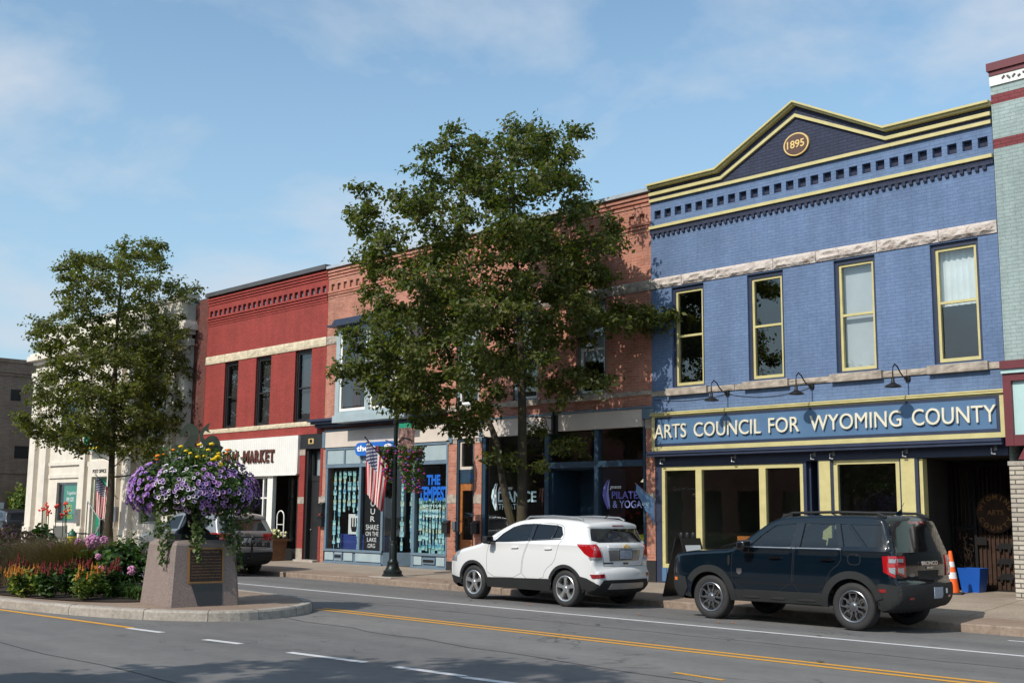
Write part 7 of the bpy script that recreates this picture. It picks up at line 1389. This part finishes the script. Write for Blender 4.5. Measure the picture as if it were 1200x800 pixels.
# hydrangea
def pinkballs(t, st, rs):
    for px, py, r in ((60, 640, .085), (92, 636, .085), (108, 634, .14), (122, 632, .075), (117, 667, .08), (154, 668, .085), (115, 652, .06)):
        Y = {117: 9.25, 154: 9.7, 115: 9.4}.get(px, 9.75); X, Z = unproj(px, py, Y); m = MB()
        for k in range(42): d = Vector((rs.gauss(0, 1), rs.gauss(0, 1), rs.gauss(0, 1))).normalized(); m.ball(Vector((X, Y, Z))+d*r*.8, r*.24, 4)
        m.tube([(X, Y, Z), (X+.02, Y+.15, Z-.35)], .006, 5, 1); m.build('pink_flower_head', ['hydrangea_pink', 'bed_leaf'], t)
plant('hydrangea', 'broad green hydrangea bush with pink ball flowers in the middle of the bed', 'shrub', -20.9, 10.0, .88, .72, ['bed_leaf', 'dark_leaf'], 2600, .13, blooms=pinkballs, seed=31, asp=.8)
plant('hydrangea', 'smaller dark green bush behind the hydrangea, near the pedestal', 'shrub', -20.2, 10.6, .72, .5, ['dark_leaf', 'bed_leaf'], 1500, .12, seed=35, asp=.8)
def blades(name, lab, cat, x, y, h, r, mat, n, seed, wdt=.006, curl=.55, group=None):
    rs = random.Random(seed); t = thing(name, lab, cat, (x, y, .165), group); m = MB()
    for i in range(n):
        a = rs.uniform(0, 6.283); hh = h*rs.uniform(.6, 1.05); sp = r*rs.uniform(.15, 1.0); b0 = Vector((x+rs.gauss(0, r*.22), y+rs.gauss(0, r*.22), .165)); d = Vector((math.cos(a), math.sin(a), 0)); s_ = Vector((-d.y, d.x, 0)); pr = []
        for k in range(5): u = k/4; pr.append((b0+d*sp*u**1.6+Vector((0, 0, hh*(u-curl*.5*u*u*u))), wdt*(1-u*.85)))
        k0 = len(m.v); V = []
        for p, w_ in pr: V += [p-s_*w_, p+s_*w_]
        m.add(V, [(2*k, 2*k+1, 2*k+3, 2*k+2) for k in range(4)])
    m.build('blades', mat, t); return t
blades('ornamental_grass', 'wide mound of fine brownish fountain grass behind the celosias', 'grass', -22.0, 9.65, 1.30, 1.05, 'grass_brown', 6500, 41, .004, .5); blades('ornamental_grass', 'second clump of fine brownish grass further left behind the celosias', 'grass', -24.0, 9.7, 1.2, .8, 'grass_brown', 3000, 47, .004, .5)
blades('daylily', 'arching strappy green leaves beside the pedestal', 'plant', -20.0, 9.7, .45, .5, 'bed_leaf', 260, 42, .012, 1.0, 'strappy daylily clumps'); blades('daylily', 'arching green leaf clump right at the foot of the pedestal', 'plant', -19.15, 9.75, .40, .42, 'bed_leaf', 220, 43, .012, 1.1, 'strappy daylily clumps'); blades('daylily', 'thin leaf clump further back against the pedestal', 'plant', -19.6, 10.5, .5, .45, 'lime_leaf', 200, 44, .010, 1.0, 'strappy daylily clumps')
plant('purple_shrub', 'dark purple leaved shrub at the left edge of the bed', 'shrub', -26.8, 10.2, 1.25, .9, ['purple_leaf', 'purple_leaf', 'grass_brown'], 2600, .09, seed=51); plant('purple_shrub', 'second dark purple shrub partly out of the photo at the left', 'shrub', -25.6, 9.3, 1.05, .7, ['purple_leaf', 'purple_leaf', 'dark_leaf'], 1600, .09, seed=52)
def cannaf(t, st, rs):
    for px, py in ((50, 597), (55, 592), (57, 600), (66, 592), (77, 590), (78, 598), (74, 603)):
        X, Z = unproj(px, py, 11.4); m = MB()
        for k in range(9): m.ball((X+rs.gauss(0, .035), 11.4+rs.gauss(0, .03), Z+rs.gauss(0, .035)), .024, 4)
        m.tube([(X, 11.4, Z), (X+.03, 11.4, Z-.5)], .01, 5, 1); m.build('red_flower', ['canna_red', 'dark_leaf'], t)
plant('canna_lily', 'tall canna with red flowers at the back of the bed', 'flower', -27.6, 11.4, 1.25, .42, 'dark_leaf', 260, .26, blooms=cannaf, seed=61, asp=.4)
for i, (x, y, lb) in enumerate(((-22.0, 10.9, 'thin leggy green stems with tiny buds behind the hydrangea'), (-23.6, 11.2, 'leggy dark stems left behind the hydrangea'), (-24.9, 11.0, 'leafy dark green filler bush behind the fountain grass'))): plant('leafy_bush', lb, 'shrub', x, y, 1.1-.05*i, .55, ['dark_leaf', 'bed_leaf'], 1200, .08, 'leafy bushes at the back of the bed', seed=70+i)
for i in range(5):
    x, y = [(-19.2, 10.3), (-21.0, 9.35), (-20.5, 10.1), (-23.6, 8.6), (-24.4, 8.9)][i]; plant('leafy_bush', ['low green tuft against the pedestal', 'low green tuft between red and orange celosia', 'low green tuft below the hydrangea', 'low leafy tuft at the left kerb', 'low leafy tuft out at the left edge of the bed'][i], 'plant', x, y, .42+.05*(i % 3), .34, ['bed_leaf', 'dark_leaf'], 520, .09, 'low green tufts filling the bed', seed=90+i)
def palebloom(t, st, rs):
    m = MB(); 
    for _ in range(60): m.ball((-33.15+rs.gauss(0, .2), 21.35+rs.gauss(0, .16), .98+rs.uniform(-.12, .1)), .045, 4)
    m.build('cream_blossoms', 'petal_pale', t)['kind'] = 'stuff'
plant('potted_flowers', 'cream flowers spilling from the wooden planter box', 'flower', -33.15, 21.35, .42, .36, 'bed_leaf', 500, .09, z0=.70, blooms=palebloom, seed=80)
# small yellow-green tree by the brown building
yt = [unproj(u, v, 24.5) for u, v in ((18, 612), (8, 600), (14, 588), (22, 575), (28, 560), (34, 575), (44, 588), (42, 600), (36, 612))]
xx = unproj(27, 600, 24.5)[0]
plant('young_tree', 'small yellow green tree before the brown brick building', 'tree', xx, 24.5, 3.0, .95, ['lime_leaf', 'bed_leaf'], 2600, .17, z0=.0, seed=88, asp=.7)
tag(MB().box(-62.1, -62.02, 22.3, 23.6, 1.2, 2.0).build('wall_notice', 'poster_white', origin=(-62, 23, 1.2)), 'small white notice board on the brown brick wall', 'sign')

# ------------------------------------------------------------------ pieces that stand apart become parts of their own
def split_apart(o, tol=.012):
    me = o.data; n = len(me.vertices); par = list(range(n))
    def find(i):
        while par[i] != i: par[i] = par[par[i]]; i = par[i]
        return i
    for pg in me.polygons:
        v = list(pg.vertices)
        for q in v[1:]: par[find(q)] = find(v[0])
    isl = {}
    for i in range(n): isl.setdefault(find(i), []).append(i)
    co = [v.co.copy() for v in me.vertices]; bx = []
    for r, vs in isl.items(): bx.append([[min(co[i][k] for i in vs)-tol for k in range(3)], [max(co[i][k] for i in vs)+tol for k in range(3)], set(vs)])
    ch = True
    while ch:
        ch = False; out = []
        for b in bx:
            for c in out:
                if all(b[0][k] <= c[1][k] and b[1][k] >= c[0][k] for k in range(3)) and (len(bx) < 200):
                    c[2] |= b[2]; c[0] = [min(b[0][k], c[0][k]) for k in range(3)]; c[1] = [max(b[1][k], c[1][k]) for k in range(3)]; ch = True; break
            else: out.append([b[0], b[1], set(b[2])])
        bx = out
    if len(bx) < 2 or len(bx) > 40: return
    polys = [(list(pg.vertices), pg.material_index, pg.use_smooth) for pg in me.polygons]
    for k, b in enumerate(bx):
        idx = sorted(b[2]); mp_ = {i: j for j, i in enumerate(idx)}; nm = bpy.data.meshes.new(o.name.split('.')[0]); ps = [p for p in polys if p[0][0] in b[2]]
        if not ps: continue
        nm.from_pydata([co[i] for i in idx], [], [[mp_[i] for i in p[0]] for p in ps])
        for m_ in me.materials: nm.materials.append(m_)
        nm.polygons.foreach_set('material_index', [p[1] for p in ps]); nm.polygons.foreach_set('use_smooth', [p[2] for p in ps]); nm.update()
        if k == 0: first = nm
        else:
            c = bpy.data.objects.new(o.name.split('.')[0], nm); COL.objects.link(c); c.parent = o.parent; c.location = o.location
            if o.get('label'): c['label'] = o['label']
    o.data = first
for o in list(COL.objects):
    if o.type == 'MESH' and o.parent and not o.children and o.get('kind') is None and o.name.split('.')[0] in ('pier', 'pier_block', 'pier_base', 'pale_panel', 'fascia', 'fascia_pilaster', 'shopfront_frame', 'door_surround', 'moulding', 'bulkhead', 'entry_frame', 'yellow_moulding', 'hanger', 'sill_band', 'serif', 'wheel_well', 'roof_rail', 'awning'): split_apart(o)
